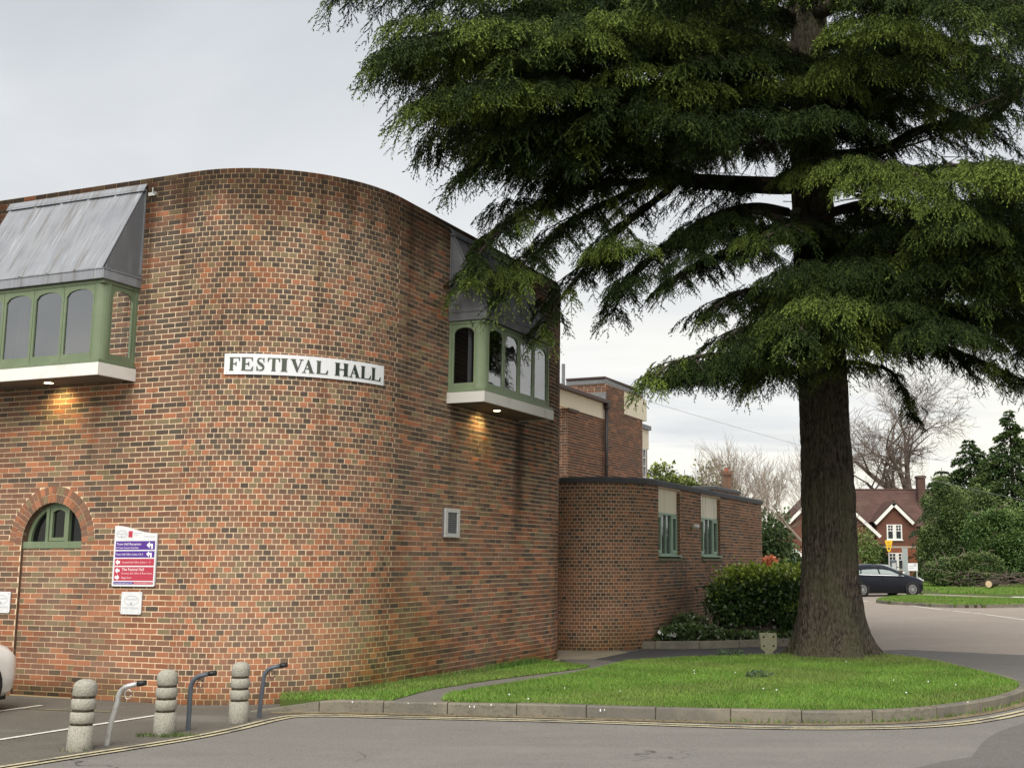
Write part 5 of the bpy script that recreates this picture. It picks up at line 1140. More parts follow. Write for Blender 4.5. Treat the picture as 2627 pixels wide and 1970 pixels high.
# limbs: start on the trunk, then places given by photo pixel and distance
LIMBS = [
 ([(2030, 40, 22.3), (1800, 15, 20.6), (1550, -5, 19.2), (1300, -15, 18.2), (1100, -25, 17.6), (900, -40, 17.2)], .15, 1.0, .8),
 ([(2030, 150, 22.3), (1850, 95, 20.5), (1600, 75, 18.6), (1350, 70, 17.4), (1180, 85, 16.8), (1020, 130, 16.5)], .15, 1.45, 1.0),
 ([(2030, 135, 22.2), (1920, 120, 21.3), (1700, 105, 19.0), (1500, 110, 17.6), (1330, 130, 16.6)], .21, 1.35, .85),
 ([(2030, 300, 22.2), (1800, 235, 20.2), (1550, 215, 18.4), (1320, 215, 17.2), (1170, 235, 16.7), (1080, 260, 16.5)], .14, 1.35, .9),
 ([(2020, 330, 22.2), (1850, 300, 20.9), (1650, 290, 19.6), (1450, 300, 18.4), (1290, 330, 17.6)], .12, 1.25, .85),
 ([(2060, 470, 22.4), (2000, 476, 22.0), (1900, 472, 21.6), (1745, 458, 21.0), (1640, 415, 20.3), (1540, 372, 19.6), (1400, 352, 18.8), (1290, 380, 18.2), (1200, 440, 17.9)], .19, 1.15, .8),
 ([(1745, 458, 21.0), (1690, 400, 20.4), (1600, 345, 19.6), (1520, 310, 18.8), (1400, 300, 18.2)], .10, 1.0, .75),
 ([(1745, 458, 21.0), (1640, 468, 20.6), (1560, 470, 20.2), (1430, 505, 19.4), (1320, 560, 18.7), (1230, 650, 18.2), (1190, 730, 18.0)], .085, .72, .66),
 ([(1690, 466, 20.8), (1600, 500, 20.4), (1480, 560, 19.6), (1390, 640, 19.0), (1310, 700, 18.4), (1290, 760, 18.2)], .06, .85, .7),
 ([(1745, 462, 21.0), (1700, 500, 20.8), (1600, 580, 20.2), (1500, 690, 19.7), (1430, 780, 19.3), (1395, 860, 19.1)], .07, .7, .6),
 ([(2020, 545, 22.4), (1930, 530, 21.8), (1820, 560, 21.2), (1700, 640, 20.7), (1610, 730, 20.3), (1575, 800, 20.1)], .09, .85, .65),
 ([(2020, 620, 22.4), (1900, 630, 21.4), (1800, 680, 20.2), (1720, 730, 19.4)], .06, .8, .6),
 ([(2040, 950, 22.0), (1965, 920, 20.8), (1880, 910, 19.7), (1790, 915, 18.9), (1720, 935, 18.3), (1668, 975, 18.0)], .085, .75, .62),
 ([(2040, 900, 22.0), (1990, 850, 20.7), (1920, 840, 19.5), (1860, 870, 18.8)], .06, .7, .6),
 # right-hand side
 ([(2100, 30, 22.1), (2220, -15, 21), (2400, -20, 19.6), (2600, 10, 18.4), (2750, 40, 18)], .17, 1.3, .9),
 ([(2100, 120, 22.1), (2230, 95, 20.4), (2360, 90, 19.0), (2480, 120, 18.0), (2600, 170, 17.4)], .12, 1.2, .85),
 ([(2090, 250, 22.0), (2180, 205, 20.0), (2260, 170, 18.4), (2360, 150, 17.4)], .11, 1.0, .75),
 ([(2040, 405, 21.9), (2243, 389, 21.2), (2370, 330, 20.4), (2528, 312, 19.6), (2640, 215, 19.0), (2750, 180, 18.8)], .13, .9, .7),
 ([(2070, 440, 21.8), (2130, 412, 19.8), (2210, 408, 18.6), (2300, 428, 17.8), (2390, 470, 17.3), (2470, 540, 17.0)], .07, .95, .62),
 ([(2090, 470, 22), (2300, 440, 19.6), (2460, 425, 17.8), (2560, 420, 16.9), (2680, 440, 16.4)], .08, 1.0, .7),
 ([(2060, 575, 21.6), (2045, 560, 20.4), (2030, 575, 19.2), (2000, 590, 18.6), (1960, 610, 18.2)], .07, .7, .5),
 ([(2075, 585, 21.7), (2120, 590, 20.4), (2180, 600, 19.4), (2225, 612, 18.9)], .075, .6, .45),
 ([(2080, 680, 21.8), (2150, 670, 20.2), (2260, 650, 19.2), (2400, 660, 18.4), (2560, 690, 18.0), (2700, 740, 17.8)], .10, 1.2, .8),
 ([(2070, 730, 21.6), (2110, 705, 19.9), (2120, 720, 18.6), (2090, 780, 17.8), (2050, 850, 17.4)], .08, 1.0, .75),
 ([(2090, 790, 22.0), (2250, 770, 21.2), (2420, 780, 20.4), (2560, 810, 19.8), (2700, 850, 19.4)], .10, 1.15, .8),
 ([(2090, 560, 22.3), (2250, 520, 21.6), (2430, 560, 20.8), (2600, 600, 20.2), (2750, 640, 20)], .10, 1.2, .85),
 ([(2090, 880, 22.2), (2240, 860, 21.8), (2390, 880, 21.2), (2500, 920, 20.8), (2590, 960, 20.4), (2680, 1000, 20)], .085, .85, .65),
 ([(2090, 930, 22.3), (2190, 930, 22.0), (2280, 950, 21.8), (2315, 1000, 21.7), (2335, 1060, 21.7)], .05, .38, .45),
 ([(2560, 820, 19.8), (2620, 900, 19.4), (2680, 970, 19.2)], .05, .9, .7),
 ([(2080, 640, 21.8), (2180, 640, 20.6), (2320, 600, 19.8), (2480, 590, 19.2), (2650, 610, 18.8)], .09, 1.15, .85),
 ([(2085, 840, 22.0), (2200, 830, 20.8), (2340, 800, 20.0), (2480, 790, 19.4), (2640, 800, 19)], .08, 1.15, .85),
 ([(2065, 780, 21.7), (2050, 760, 20.4), (2010, 800, 19.4), (1985, 880, 18.9), (1960, 960, 18.7)], .07, .85, .75),
 ([(2070, 700, 21.7), (2150, 690, 19.8), (2180, 740, 18.4), (2170, 820, 17.8)], .08, 1.0, .8),
 ([(2070, 820, 21.8), (2130, 830, 20.6), (2160, 870, 19.9), (2170, 930, 19.6)], .06, .7, .65),
 ([(2040, 790, 22.0), (1960, 740, 20.8), (1880, 760, 19.8), (1820, 800, 19.2)], .06, .75, .65),
 # limbs behind the trunk
 ([(2040, 60, 22.8), (1950, 20, 24.5), (1820, 20, 26.5), (1700, 40, 28)], .13, 1.2, .9),
 ([(2080, 180, 22.8), (2200, 150, 24.6), (2380, 200, 26.6), (2520, 260, 28)], .13, 1.2, .9),
 ([(2040, 350, 22.8), (1900, 330, 24.6), (1760, 350, 26.6), (1640, 400, 28)], .12, 1.1, .85),
 ([(2080, 560, 22.8), (2200, 540, 24.5), (2380, 600, 26.4), (2540, 660, 27.5)], .10, 1.0, .8),
 ([(2040, 580, 22.8), (1930, 540, 24.0), (1830, 560, 25.6), (1740, 620, 27)], .09, .8, .7),
 ([(2080, 760, 22.8), (2250, 780, 24.5), (2400, 830, 26), (2560, 880, 27)], .10, .9, .7),
 ([(2060, 20, 22.8), (2120, -60, 25), (2250, -80, 27)], .12, 1.3, .9),
 ([(2060, -60, 22), (2000, -120, 19.5), (1880, -90, 17.5), (1700, -60, 16.2)], .12, 1.5, .95),
 ([(2060, 0, 22), (2150, -60, 19), (2300, -40, 17.2), (2450, 10, 16.2)], .12, 1.4, .9),
 ([(2030, 200, 22), (1960, 150, 20), (1850, 140, 18.2), (1760, 160, 17.2)], .10, 1.2, .8),
 ([(2030, 250, 22), (1900, 230, 20.2), (1780, 240, 18.8), (1640, 260, 17.9), (1530, 290, 17.5)], .09, 1.1, .75),
 ([(2100, 300, 22), (2220, 270, 20.4), (2360, 260, 19.2), (2480, 300, 18.6)], .09, 1.0, .7),
]
# one hanging spray: a drooping twig with side twigs, all set with needles
def spray_template(r, n_side=8):
    P, Dv, L, W, tip = [], [], [], [], []
    ex, ez, e2 = r.uniform(.55, .80), r.uniform(.05, .25), r.uniform(.60, .80)
    def axis(t): return np.array([ex * t - .16 * t * t, 0, -ez * t - e2 * t * t])
    def run(f, t0, n, ln):
        for i in range(n):
            t = t0 + (1 - t0) * (i + r.random()) / n; p = f(t); d = unit(f(min(1, t + .06)) - f(t - .06)); sd_ = unit(r.normal(size=3)); dd = unit(d * .9 + sd_ * .75)
            P.append(p); Dv.append(dd); L.append(ln * r.uniform(.7, 1.25)); W.append(.0185); tip.append(t)
        for a, b in ((t0, (t0 + 1) / 2), ((t0 + 1) / 2, 1.0)):
            p, q = f(a), f(b); P.append(p); Dv.append(unit(q - p)); L.append(np.linalg.norm(q - p) * 1.05); W.append(.011); tip.append(a * .7)
    run(axis, .03, 16, .070)
    for k in range(n_side):
        t = .06 + .86 * (k + r.random() * .6) / n_side; sd_ = 1 if k % 2 else -1; o = axis(t); ln = (.40 - .24 * t) * r.uniform(.75, 1.3); az = sd_ * r.uniform(.35, 1.3); dz = r.uniform(.1, .8)
        f = lambda q, o=o, ln=ln, az=az, dz=dz: o + np.array([ln * q * cos(az), ln * q * sin(az), -ln * (dz * q + .5 * q * q)]); run(f, .06, 9, .060)
    return np.array(P), np.array(Dv), np.array(L), np.array(W), np.array(tip)
tr = np.random.default_rng(11); TEMPL = [spray_template(tr) for i in range(10)]
limb_mb_all = MB(); SP = []          # sprays: position, heading, size, freshness
rg = np.random.default_rng(5)
def catmull(pts, n):
    pts = [np.array(p, float) for p in pts]; out = []
    for i in range(len(pts) - 1):
        p0_ = pts[max(i - 1, 0)]; p1 = pts[i]; p2 = pts[i + 1]; p3 = pts[min(i + 2, len(pts) - 1)]
        for k in range(n): t = k / n; out.append(.5 * ((2 * p1) + (p2 - p0_) * t + (2 * p0_ - 5 * p1 + 4 * p2 - p3) * t * t + (3 * p1 - p0_ - 3 * p2 + p3) * t ** 3))
    out.append(pts[-1]); return out
def add_limb(px, r0, reach, size):
    line = catmull([D(*p) for p in px], 6); m = len(line); seg = [np.linalg.norm(line[i + 1] - line[i]) for i in range(m - 1)]; cum = np.concatenate([[0], np.cumsum(seg)]); Lt = cum[-1]
    b = MB(); b.tube(line, [r0 * (1 - .88 * c / Lt) ** 1.0 + .006 for c in cum], 9); b.build('limb', M['limb'], tree, smooth=True)
    s = Lt * .12 + .1; sgn = 1
    while s < Lt:
        f = s / Lt; i = min(int(np.searchsorted(cum, s)) - 1, m - 2); t = (s - cum[i]) / seg[i]; p = line[i] + (line[i + 1] - line[i]) * t; d = unit(line[i + 1] - line[i]); h = unit(np.array([-d[1], d[0], 0])); sgn = -sgn
        ln = reach * (.35 + .75 * sin(pi * min(1, .18 + f * .74))) * rg.uniform(.6, 1.2) * (1 if f < .8 else 1 - (f - .8) * 2.4)
        ang = rad(rg.uniform(38, 68)); hd = unit(d * cos(ang) + h * sgn * sin(ang)); hd[2] = hd[2] * .5 + rg.uniform(-.02, .12); hd = unit(hd); fresh = rg.uniform(.65, 1.0) if rg.random() < .22 else rg.uniform(0, .14)
        N_ = max(3, int(ln / .125)); tw = []
        for k in range(N_ + 1):
            q = k / N_; pos = p + hd * ln * q + np.array([0, 0, -.42 * ln * q * q]); tw.append(pos)
            if k == 0 and f < .25: continue
            a = atan2(hd[1], hd[0])
            for rep in (-1, 1):
                if rg.random() < .10: continue
                SP.append((pos + rg.normal(size=3) * .03, a + rep * rg.uniform(.2, 1.0), size * .86 * rg.uniform(.5, 1.0) * (.62 + .38 * (1 - q)), fresh))
        SP.append((tw[-1], atan2(hd[1], hd[0]), size * rg.uniform(.7, 1.0), fresh))
        limb_mb_all.tube(tw, [.016 * (1 - .8 * k / N_) + .003 for k in range(N_ + 1)], 3, cap=False)
        if f > .28:
            for rep in range(2): SP.append((p + rg.normal(size=3) * .05 + np.array([0, 0, .06]), atan2(d[1], d[0]) + rg.uniform(-1.6, 1.6), size * rg.uniform(.45, .75), fresh))
        s += rg.uniform(.17, .27)
    SP.append((line[-1], atan2(d[1], d[0]), size * 1.1, .4)); SP.append((line[-1], atan2(d[1], d[0]) + .5, size, .4)); SP.append((line[-1], atan2(d[1], d[0]) - .5, size, .4))
for a in LIMBS: add_limb(*a)
o = limb_mb_all.build('branchlets', M['limb'], tree); o['kind'] = 'stuff'
# bare dead twigs and cut stubs
tw = MB()
for a, c, e in (((2035, 402, 21.2), (2240, 388, 20.6), (2430, 330, 20.2)), ((2300, 372, 20.4), (2400, 318, 20.0), (2627, 222, 19.6)), ((2240, 388, 20.5), (2340, 372, 20.2), (2450, 330, 20.0)), ((1955, 462, 21.3), (2100, 470, 21.0), (2260, 530, 20.6)), ((2100, 468, 21.0), (2230, 500, 20.7), (2330, 548, 20.4)), ((1950, 360, 21.6), (1990, 340, 21.4), (2040, 315, 21.2)), ((1910, 320, 21.6), (1945, 360, 21.6), (1960, 430, 21.7)), ((2200, 500, 20.8), (2260, 520, 20.6), (2300, 522, 20.5))):
    tw.tube(catmull([D(*a), D(*c), D(*e)], 5), list(np.linspace(.032, .008, 11)), 6)
for i in range(90):
    u, v = rg.uniform(1800, 2600), rg.uniform(330, 560); Y = rg.uniform(20.5, 23); p = D(u, v, Y); d = np.array([rg.normal() * .7, rg.normal() * .5, rg.uniform(-.2, .5)]); tw.tube([p, p + d * .5, p + d + rg.normal(size=3) * .1], [.012, .008, .003], 3, cap=False)
tw.build('dead_twigs', M['twig_dark'], tree)['kind'] = 'stuff'
for a, c, r_ in (((2080, 600, 21.9), (2040, 545, 21.4), .14), ((2160, 600, 21.3), (2222, 612, 21.0), .055), ((2225, 612, 21.0), (2238, 660, 20.9), .05), ((1990, 392, 21.9), (1972, 372, 21.7), .05)):
    b = MB(); b.tube([D(*a), (D(*a) + D(*c)) / 2, D(*c)], [r_ * 1.15, r_ * 1.05, r_], 10); b.build('cut_stub', M['limb'], tree, smooth=True)
    d_ = unit(D(*c) - D(*a)); e = MB(); e.tube([D(*c), D(*c) + d_ * .006], [r_ * .93, r_ * .9], 10); e.build('cut_face', M['moss_timber'], tree)
# needles
Vs, Cs = [], []
dk, md, lt_ = np.array([.007, .013, .005]), np.array([.021, .037, .009]), np.array([.205, .275, .052])
for k in range(len(TEMPL)):
    idx = [i for i in range(len(SP)) if i % len(TEMPL) == k]; P0, D0, L0, W0, T0_ = TEMPL[k]
    pos = np.array([SP[i][0] for i in idx]); a = np.array([SP[i][1] for i in idx]); s = np.array([SP[i][2] for i in idx]); fr = np.array([SP[i][3] for i in idx]); ca, sa = np.cos(a), np.sin(a)
    def rot(v): return np.stack([v[None, :, 0] * ca[:, None] - v[None, :, 1] * sa[:, None], v[None, :, 0] * sa[:, None] + v[None, :, 1] * ca[:, None], np.repeat(v[None, :, 2], len(a), 0)], -1)
    P = rot(P0) * s[:, None, None] + pos[:, None, :]; Dv = rot(D0); n_, m_ = P.shape[:2]; long_ = L0 > .10
    L = np.where(long_[None], L0[None] * s[:, None], L0[None] * (.35 + .65 * s[:, None])); Nv = rng.normal(size=(n_, m_, 3)) + np.array([0, -.4, .5]); S = unit(np.cross(Dv, Nv)) * (W0[None] * (.5 + .5 * s[:, None]))[..., None]
    V = np.stack([P - S * .75, P + S * .75, P + Dv * L[..., None]], 2)
    t = T0_[None] * .65 + rng.random((n_, m_)) * .35; c = dk + (md - dk) * np.clip(t * 1.5, 0, 1)[..., None]; f = np.clip((t - .15) * 1.5, 0, .85) * fr[:, None]; c = c + (lt_ - c) * np.clip(f, 0, 1)[..., None]; c = c * rng.uniform(.75, 1.25, (n_, m_))[..., None]
    Vs.append(V.reshape(-1, 3)); Cs.append(np.repeat(c.reshape(-1, 3), 3, 0))
Vs = np.concatenate(Vs); mesh_np('crown', Vs, np.arange(len(Vs)).reshape(-1, 3), M['needle'], tree, np.concatenate(Cs), kind='stuff')
print('sprays', len(SP), 'needles', len(Vs) // 3)
# boughs of foliage: flat, drooping fans of sprays set through the depth of the crown
def fan_mesh(seed, fresh):
    r = np.random.default_rng(seed); VV, CC = [], []
    for i in range(64):
        rad_ = r.random() ** .6 * 1.0; a = r.uniform(-2.1, 2.1); p = np.array([rad_ * cos(a), rad_ * sin(a) * .75, .10 - .26 * rad_ ** 2 + r.normal() * .04]); hd = a * .8 + r.normal() * .5; sz = r.uniform(.38, .66); P0, D0, L0, W0, T0_ = TEMPL[r.integers(len(TEMPL))]; fr = np.clip(fresh + r.normal() * .15, 0, 1) * (.35 + .65 * rad_)
        R3 = np.array([[cos(hd), -sin(hd), 0], [sin(hd), cos(hd), 0], [0, 0, 1]]); P = P0 @ R3.T * sz + p; Dv = D0 @ R3.T; lg = L0 > .10; L = np.where(lg, L0 * sz, L0 * (.35 + .65 * sz)); S = unit(np.cross(Dv, r.normal(size=P.shape) + np.array([0, -.4, .5]))) * (W0 * (.5 + .5 * sz) * 1.15)[:, None]
        VV.append(np.stack([P - S * .75, P + S * .75, P + Dv * L[:, None]], 1)); t = T0_ * .65 + r.random(len(P)) * .35; c = dk + (md - dk) * np.clip(t * 1.5, 0, 1)[:, None]; c = c + (lt_ - c) * (np.clip((t - .12) * 1.6, 0, .8) * fr)[:, None]; CC.append(np.repeat(c * r.uniform(.75, 1.25, (len(P), 1)), 3, 0))
    V = np.concatenate(VV).reshape(-1, 3); o = mesh_np('foliage', V, np.arange(len(V)).reshape(-1, 3), M['needle'], None, np.concatenate(CC)); me = o.data; bpy.data.objects.remove(o); return me
FANS = [fan_mesh(200 + i, f) for i, f in enumerate((.02, .05, .08, .12, .2, .35, .75, .9, 1.0))]
def in_poly(u, v, pl):
    ins = False; j = len(pl) - 1
    for i in range(len(pl)):
        if (pl[i][1] > v) != (pl[j][1] > v) and u < (pl[j][0] - pl[i][0]) * (v - pl[i][1]) / (pl[j][1] - pl[i][1]) + pl[i][0]: ins = not ins
        j = i
    return ins
REG = [([(1080, -60), (1060, 110), (1110, 230), (1180, 320), (1300, 370), (1420, 420), (1560, 390), (1700, 370), (1850, 380), (2000, 360), (2030, -60)], 84, 17.2, 25.5),
       ([(2010, 110), (2010, 330), (2200, 370), (2230, 200), (2420, 150), (2500, 240), (2680, 200), (2680, -60), (2110, -60)], 42, 17.4, 25.5),
       ([(2170, 650), (2260, 560), (2400, 520), (2500, 440), (2680, 430), (2680, 900), (2560, 880), (2400, 840), (2260, 820), (2180, 840)], 52, 17.0, 25.5),
       ([(2000, 660), (2100, 640), (2250, 640), (2230, 820), (2120, 830), (2010, 850)], 12, 18.0, 21.2),
       ([(1960, 560), (2230, 570), (2220, 620), (1980, 620)], 5, 18.5, 21.0),
       ([(1560, 640), (1800, 550), (2010, 560), (2010, 690), (1800, 710), (1640, 760)], 9, 18.4, 20.6),
       ([(1740, 930), (1880, 870), (2030, 800), (2030, 950), (1900, 960), (1790, 970)], 10, 18.2, 20.0),
       ([(1270, 420), (1450, 400), (1600, 460), (1480, 560), (1330, 600), (1230, 600)], 4, 18.4, 20.0)]
r_ = random.Random(41)
for pl, n_, y0, y1 in REG:
    us = [p[0] for p in pl]; vs_ = [p[1] for p in pl]; k = 0
    while k < n_:
        u, v = r_.uniform(min(us), max(us)), r_.uniform(min(vs_), max(vs_))
        if not in_poly(u, v, pl) or (1985 < u < 2140 and v < 150): continue
        Y = y0 + (y1 - y0) * r_.random(); p = D(u, v, Y); out = p[:2] - TB; dist = np.linalg.norm(out)
        outer = dist > 3.2 and Y < 21; kind_ = r_.choice((5, 6, 7, 8)) if (outer and r_.random() < .20) else r_.choice((0, 0, 1, 1, 2, 3))
        o = bpy.data.objects.new('foliage', FANS[kind_]); link(o, tree); o['kind'] = 'stuff'; o.location = tuple(p); sc_k = r_.uniform(.62, 1.12) * (.8 if n_ < 20 else 1); o.scale = (sc_k, sc_k, sc_k)
        o.rotation_euler = (r_.uniform(-.22, .22), r_.uniform(-.05, .35), atan2(out[1], out[0]) + r_.uniform(-.7, .7)); k += 1
for u, v, Y, k_, sc_k in ((2085, 425, 18.6, 7, .62), (2160, 415, 18.0, 8, .7), (2250, 430, 17.5, 8, .75), (2330, 465, 17.2, 7, .75), (2400, 510, 17.0, 6, .8), (2460, 560, 16.9, 5, .8), (2520, 435, 16.9, 8, .75), (2600, 430, 16.6, 8, .85), (2660, 450, 16.4, 7, .85), (1220, 95, 16.9, 7, .8), (1300, 85, 17, 8, .8), (1400, 70, 17.2, 8, .85), (1480, 100, 17.0, 7, .8), (1560, 60, 17.3, 8, .85), (1640, 50, 17.4, 8, .9), (1720, 80, 17.6, 6, .8), (1190, 235, 16.9, 7, .75), (1260, 220, 17.0, 8, .8), (1340, 225, 17.2, 8, .8), (1430, 235, 17.4, 6, .8), (1100, 60, 16.8, 6, .8), (1050, 150, 16.8, 5, .7), (1620, 190, 17.6, 7, .8), (1760, 230, 18.0, 7, .8), (1690, 260, 18, 6, .7), (2220, 60, 17.4, 8, .85), (2300, 70, 17.2, 7, .8), (2190, 150, 18, 7, .85), (2120, 190, 18.6, 6, .8), (2050, 215, 19, 6, .7), (1960, 210, 18.8, 6, .75), (1330, 710, 18.2, 6, .45), (1250, 690, 18.1, 6, .45), (1950, 600, 18.7, 7, .5), (2010, 585, 19, 6, .5), (2120, 710, 18.4, 5, .8), (2060, 800, 18.0, 5, .75), (2140, 760, 17.8, 6, .8), (2440, 620, 18, 5, .9), (2560, 640, 17.8, 5, .9), (2240, 700, 18.4, 4, .9), (2350, 690, 18.2, 4, .9), (2480, 720, 18, 4, .9)):
    p = D(u, v, Y); out = p[:2] - TB; o = bpy.data.objects.new('foliage', FANS[k_]); link(o, tree); o['kind'] = 'stuff'; o.location = tuple(p); o.scale = (sc_k,) * 3; o.rotation_euler = (r_.uniform(-.15, .15), r_.uniform(.1, .4), atan2(out[1], out[0]) + r_.uniform(-.5, .5))
cn = MB(); q = D(1564, 667, 19.8); cn.lathe([(.005, -.05), (.03, -.03), (.036, 0), (.03, .03), (.01, .05)], 10); o = cn.build('cone', M['limb'], tree); o.location = tuple(q)
# ivy-free moss tufts at the foot are left to the grass

# ------------------------------------------------------------------ bare trees, hedges and conifers in the distance
def bare_tree(name, label, x, y, z, H, kids, spread, seed, m, lean=0, r0=.3, first=.25, up=.25, shrink=.62, group=None, thin=.006):
    """kids: how many branches each level bears, set along the outer part of the parent"""
    t = thing(name, label, 'tree', (x, y, z), group=group); r = random.Random(seed); tk = MB(); cr = MB()
    def grow(p, d, L, rad_, lv):
        n = 5 if lv < 2 else (4 if lv < 4 else 2); pts = [p]; dd = d
        for i in range(n):
            dd = (dd + Vector((r.gauss(0, .14), r.gauss(0, .14), r.gauss(0, .08) + up * .10))).normalized(); pts.append(pts[-1] + dd * (L / n))
        r1 = max(thin * .6, rad_ * (.62 if lv == 0 else .32)); b = tk if lv < 1 else cr; b.tube(pts, [rad_ + (r1 - rad_) * i / n for i in range(n + 1)], 7 if lv < 2 else (4 if lv < 3 else 3), cap=False)
        if lv >= len(kids): return
        k = kids[lv]
        for i in range(k):
            f = 1.0 if i < (3 if lv == 0 else 1) else r.uniform(.35 if lv else .7, 1.0); q = f * n; j = min(int(q), n - 1); s_ = pts[j].lerp(pts[j + 1], q - j); ax = (pts[j + 1] - pts[j]).normalized()
            a = r.uniform(0, 2 * pi) if lv else 2 * pi * i / k + r.uniform(-.4, .4); sp = spread * r.uniform(.55, 1.15) * (.45 if (i == 0 and lv) else 1); o1 = ax.orthogonal().normalized(); o2 = ax.cross(o1); nd = ax * cos(sp) + (o1 * cos(a) + o2 * sin(a)) * sin(sp); nd.z += up * .30; nd.normalize()
            rr = rad_ + (r1 - rad_) * f; grow(s_, nd, L * (1.0 if lv == 0 else shrink) * r.uniform(.75, 1.2), max(thin, rr * r.uniform(.5, .8)), lv + 1)
    grow(Vector((0, 0, 0)), Vector((lean, 0, 1)).normalized(), H * first, r0, 0)
    tk.build('trunk', m, t, smooth=True); o = cr.build('crown', m, t); o['kind'] = 'stuff'; return t
bare_tree('bare_tree', 'large spreading leafless oak rising behind the gabled house', *D(2398, 1440, 112)[:2], .9, 18.5, (6, 6, 6, 5, 4), 1.0, 5, M['twig_dark'], .02, .75, .40, .10, .60, thin=.016)
bare_tree('bare_tree', 'slender grey leafless tree between the annex and the big conifer trunk', *D(2066, 1440, 48)[:2], .25, 7.4, (5, 6, 6, 5), .60, 8, M['twig'], -.10, .17, .30, .45, .62, thin=.007)
bare_tree('bare_tree', 'leafless tree with upright twiggy crown seen over the annex roof', *D(1900, 1440, 62)[:2], .3, 8.2, (5, 6, 6, 6), .70, 21, M['twig'], -.05, .2, .32, .40, .62, thin=.008)
bare_tree('bare_tree', 'pale leafless tree just right of the brick chimney over the roof', *D(1985, 1440, 70)[:2], .3, 8.4, (5, 6, 6, 6), .62, 33, M['twig'], .04, .2, .34, .45, .62, thin=.009)
def leafy_tree(name, label, x, y, z, blobs, n, size, cols, lift, seed, trunk_h, tr_, group=None, drop=0.0, aspect=.42):
    t = thing(name, label, 'tree', (x, y, z), group=group); o = leaf_mass('crown', t, blobs, n, size, cols, M['leaf'], seed, shell=.35, lift=lift, drop=drop, aspect=aspect); b = MB(); b.tube([(0, 0, -.3), (.05, 0, trunk_h * .5), (0, 0, trunk_h)], [tr_, tr_ * .8, tr_ * .3], 7); b.build('trunk', M['limb'], t); return t
q = D(1700, 1440, 85); leafy_tree('budding_tree', 'yellow-green tree top showing over the annex roof', q[0], q[1], .5, [(0, 0, 7.3, 1.2, 1, 1.3), (.7, 0, 6.6, 1.2, 1, 1.1), (-.6, 0, 6.2, 1.3, 1, 1.4)], 2200, .26, [(.09, .12, .025), (.13, .16, .035), (.06, .085, .02)], (.20, .23, .06), 41, 5, .15)
q = D(1765, 1440, 85); leafy_tree('budding_tree', 'bushy green tree beside the pointed fir over the annex roof', q[0], q[1], .5, [(0, 0, 6.4, 1.4, 1, 1.2), (-.9, 0, 6.0, 1.0, 1, 1.2), (.8, 0, 5.6, 1.0, 1, .9)], 2400, .26, [(.08, .115, .025), (.11, .14, .03), (.05, .075, .02)], (.16, .19, .05), 42, 4.5, .15)
q = D(1832, 1440, 90); leafy_tree('budding_tree', 'hazy pale olive tree left of the brick chimney', q[0], q[1], .5, [(0, 0, 7.6, 1.6, 1.2, 1.7), (.8, 0, 6.6, 1.4, 1, 1.5), (-.9, 0, 6.4, 1.2, 1, 1.2)], 1500, .22, [(.17, .17, .07), (.13, .14, .05)], (.25, .24, .10), 43, 6, .14)
q = D(1985, 1440, 62); leafy_tree('evergreen_tree', 'dark evergreen tree behind the far corner of the annex', q[0], q[1], .3, [(0, 0, 2.4, 1.1, 1, 1.9), (.5, 0, 1.4, 1.0, 1, 1.3), (-.6, .4, 1.7, .9, 1, 1.5)], 6500, .17, [(.022, .045, .014), (.035, .065, .018), (.05, .08, .025)], (.06, .10, .03), 44, 3, .15)
q = D(2232, 1440, 84); leafy_tree('weeping_tree', 'small pale green weeping tree in front of the gabled house', q[0], q[1], .5, [(-.4, 0, 2.5, .9, .8, 1.3), (.1, 0, 1.9, .75, .7, 1.1)], 2600, .18, [(.10, .16, .03), (.13, .19, .04), (.07, .12, .025)], (.17, .23, .06), 45, 2.5, .09, drop=1.2, aspect=.25)
q = D(2262, 1440, 87); leafy_tree('climbing_shrub', 'dark green bush against the house wall left of its ground floor window', q[0], q[1], .5, [(0, 0, 1.4, .55, .5, 1.2)], 1500, .15, [(.02, .045, .014), (.03, .06, .018)], None, 46, 1, .05)
def fir(name, label, x, y, z, H, R_, n, size, cols, lift, seed, power=.85, tiers=24, drop=.35):
    t = thing(name, label, 'tree', (x, y, z)); r = np.random.default_rng(seed); PP, DD, CC = [], [], []
    br = MB(); br.tube([(0, 0, -.2), (0, 0, H * .97)], [R_ * .07, .02], 7)
    for k in range(tiers):
        f = k / tiers; zz = H * (.04 + .94 * f); Rr = R_ * (1 - f) ** power * (1 + .12 * sin(k * 2.3)) + .05; nb = max(5, int(11 * (1 - f) + 4))
        for j in range(nb):
            a = r.random() * 6.283; L = Rr * r.uniform(.68, 1.18); m = max(6, int(n * L / (R_ * tiers * nb * .5))); q = r.random(m) ** .6; cx, sx = cos(a), sin(a)
            w_ = (1 - q) * L * .26 + .1; off = r.normal(size=m) * w_ * .6; zo = -drop * L * q * q + .10 * L * q
            PP.append(np.stack([cx * L * q - sx * off, sx * L * q + cx * off, zz + zo + r.normal(size=m) * .05 * L], 1)); DD.append(unit(np.stack([cx + r.normal(size=m) * .5, sx + r.normal(size=m) * .5, -.35 + r.normal(size=m) * .35], 1)))
            c = np.array(cols)[r.integers(0, len(cols), m)]; g = np.clip((q - .6) * 1.6, 0, 1)[:, None] * r.random((m, 1)); CC.append((c * (1 - g) + np.array(lift) * g) * r.uniform(.7, 1.25, (m, 1)))
    P, Dv, Cc = map(np.concatenate, (PP, DD, CC)); Nv = unit(r.normal(size=P.shape) + np.array([0, 0, .8])); L = size * r.uniform(.6, 1.3, len(P)); V, F = diamonds(P, Dv, Nv, L, L * .24)
    mesh_np('crown', V, F, M['needle'], t, np.repeat(Cc, 4, 0), kind='stuff'); br.build('trunk', M['limb'], t); return t
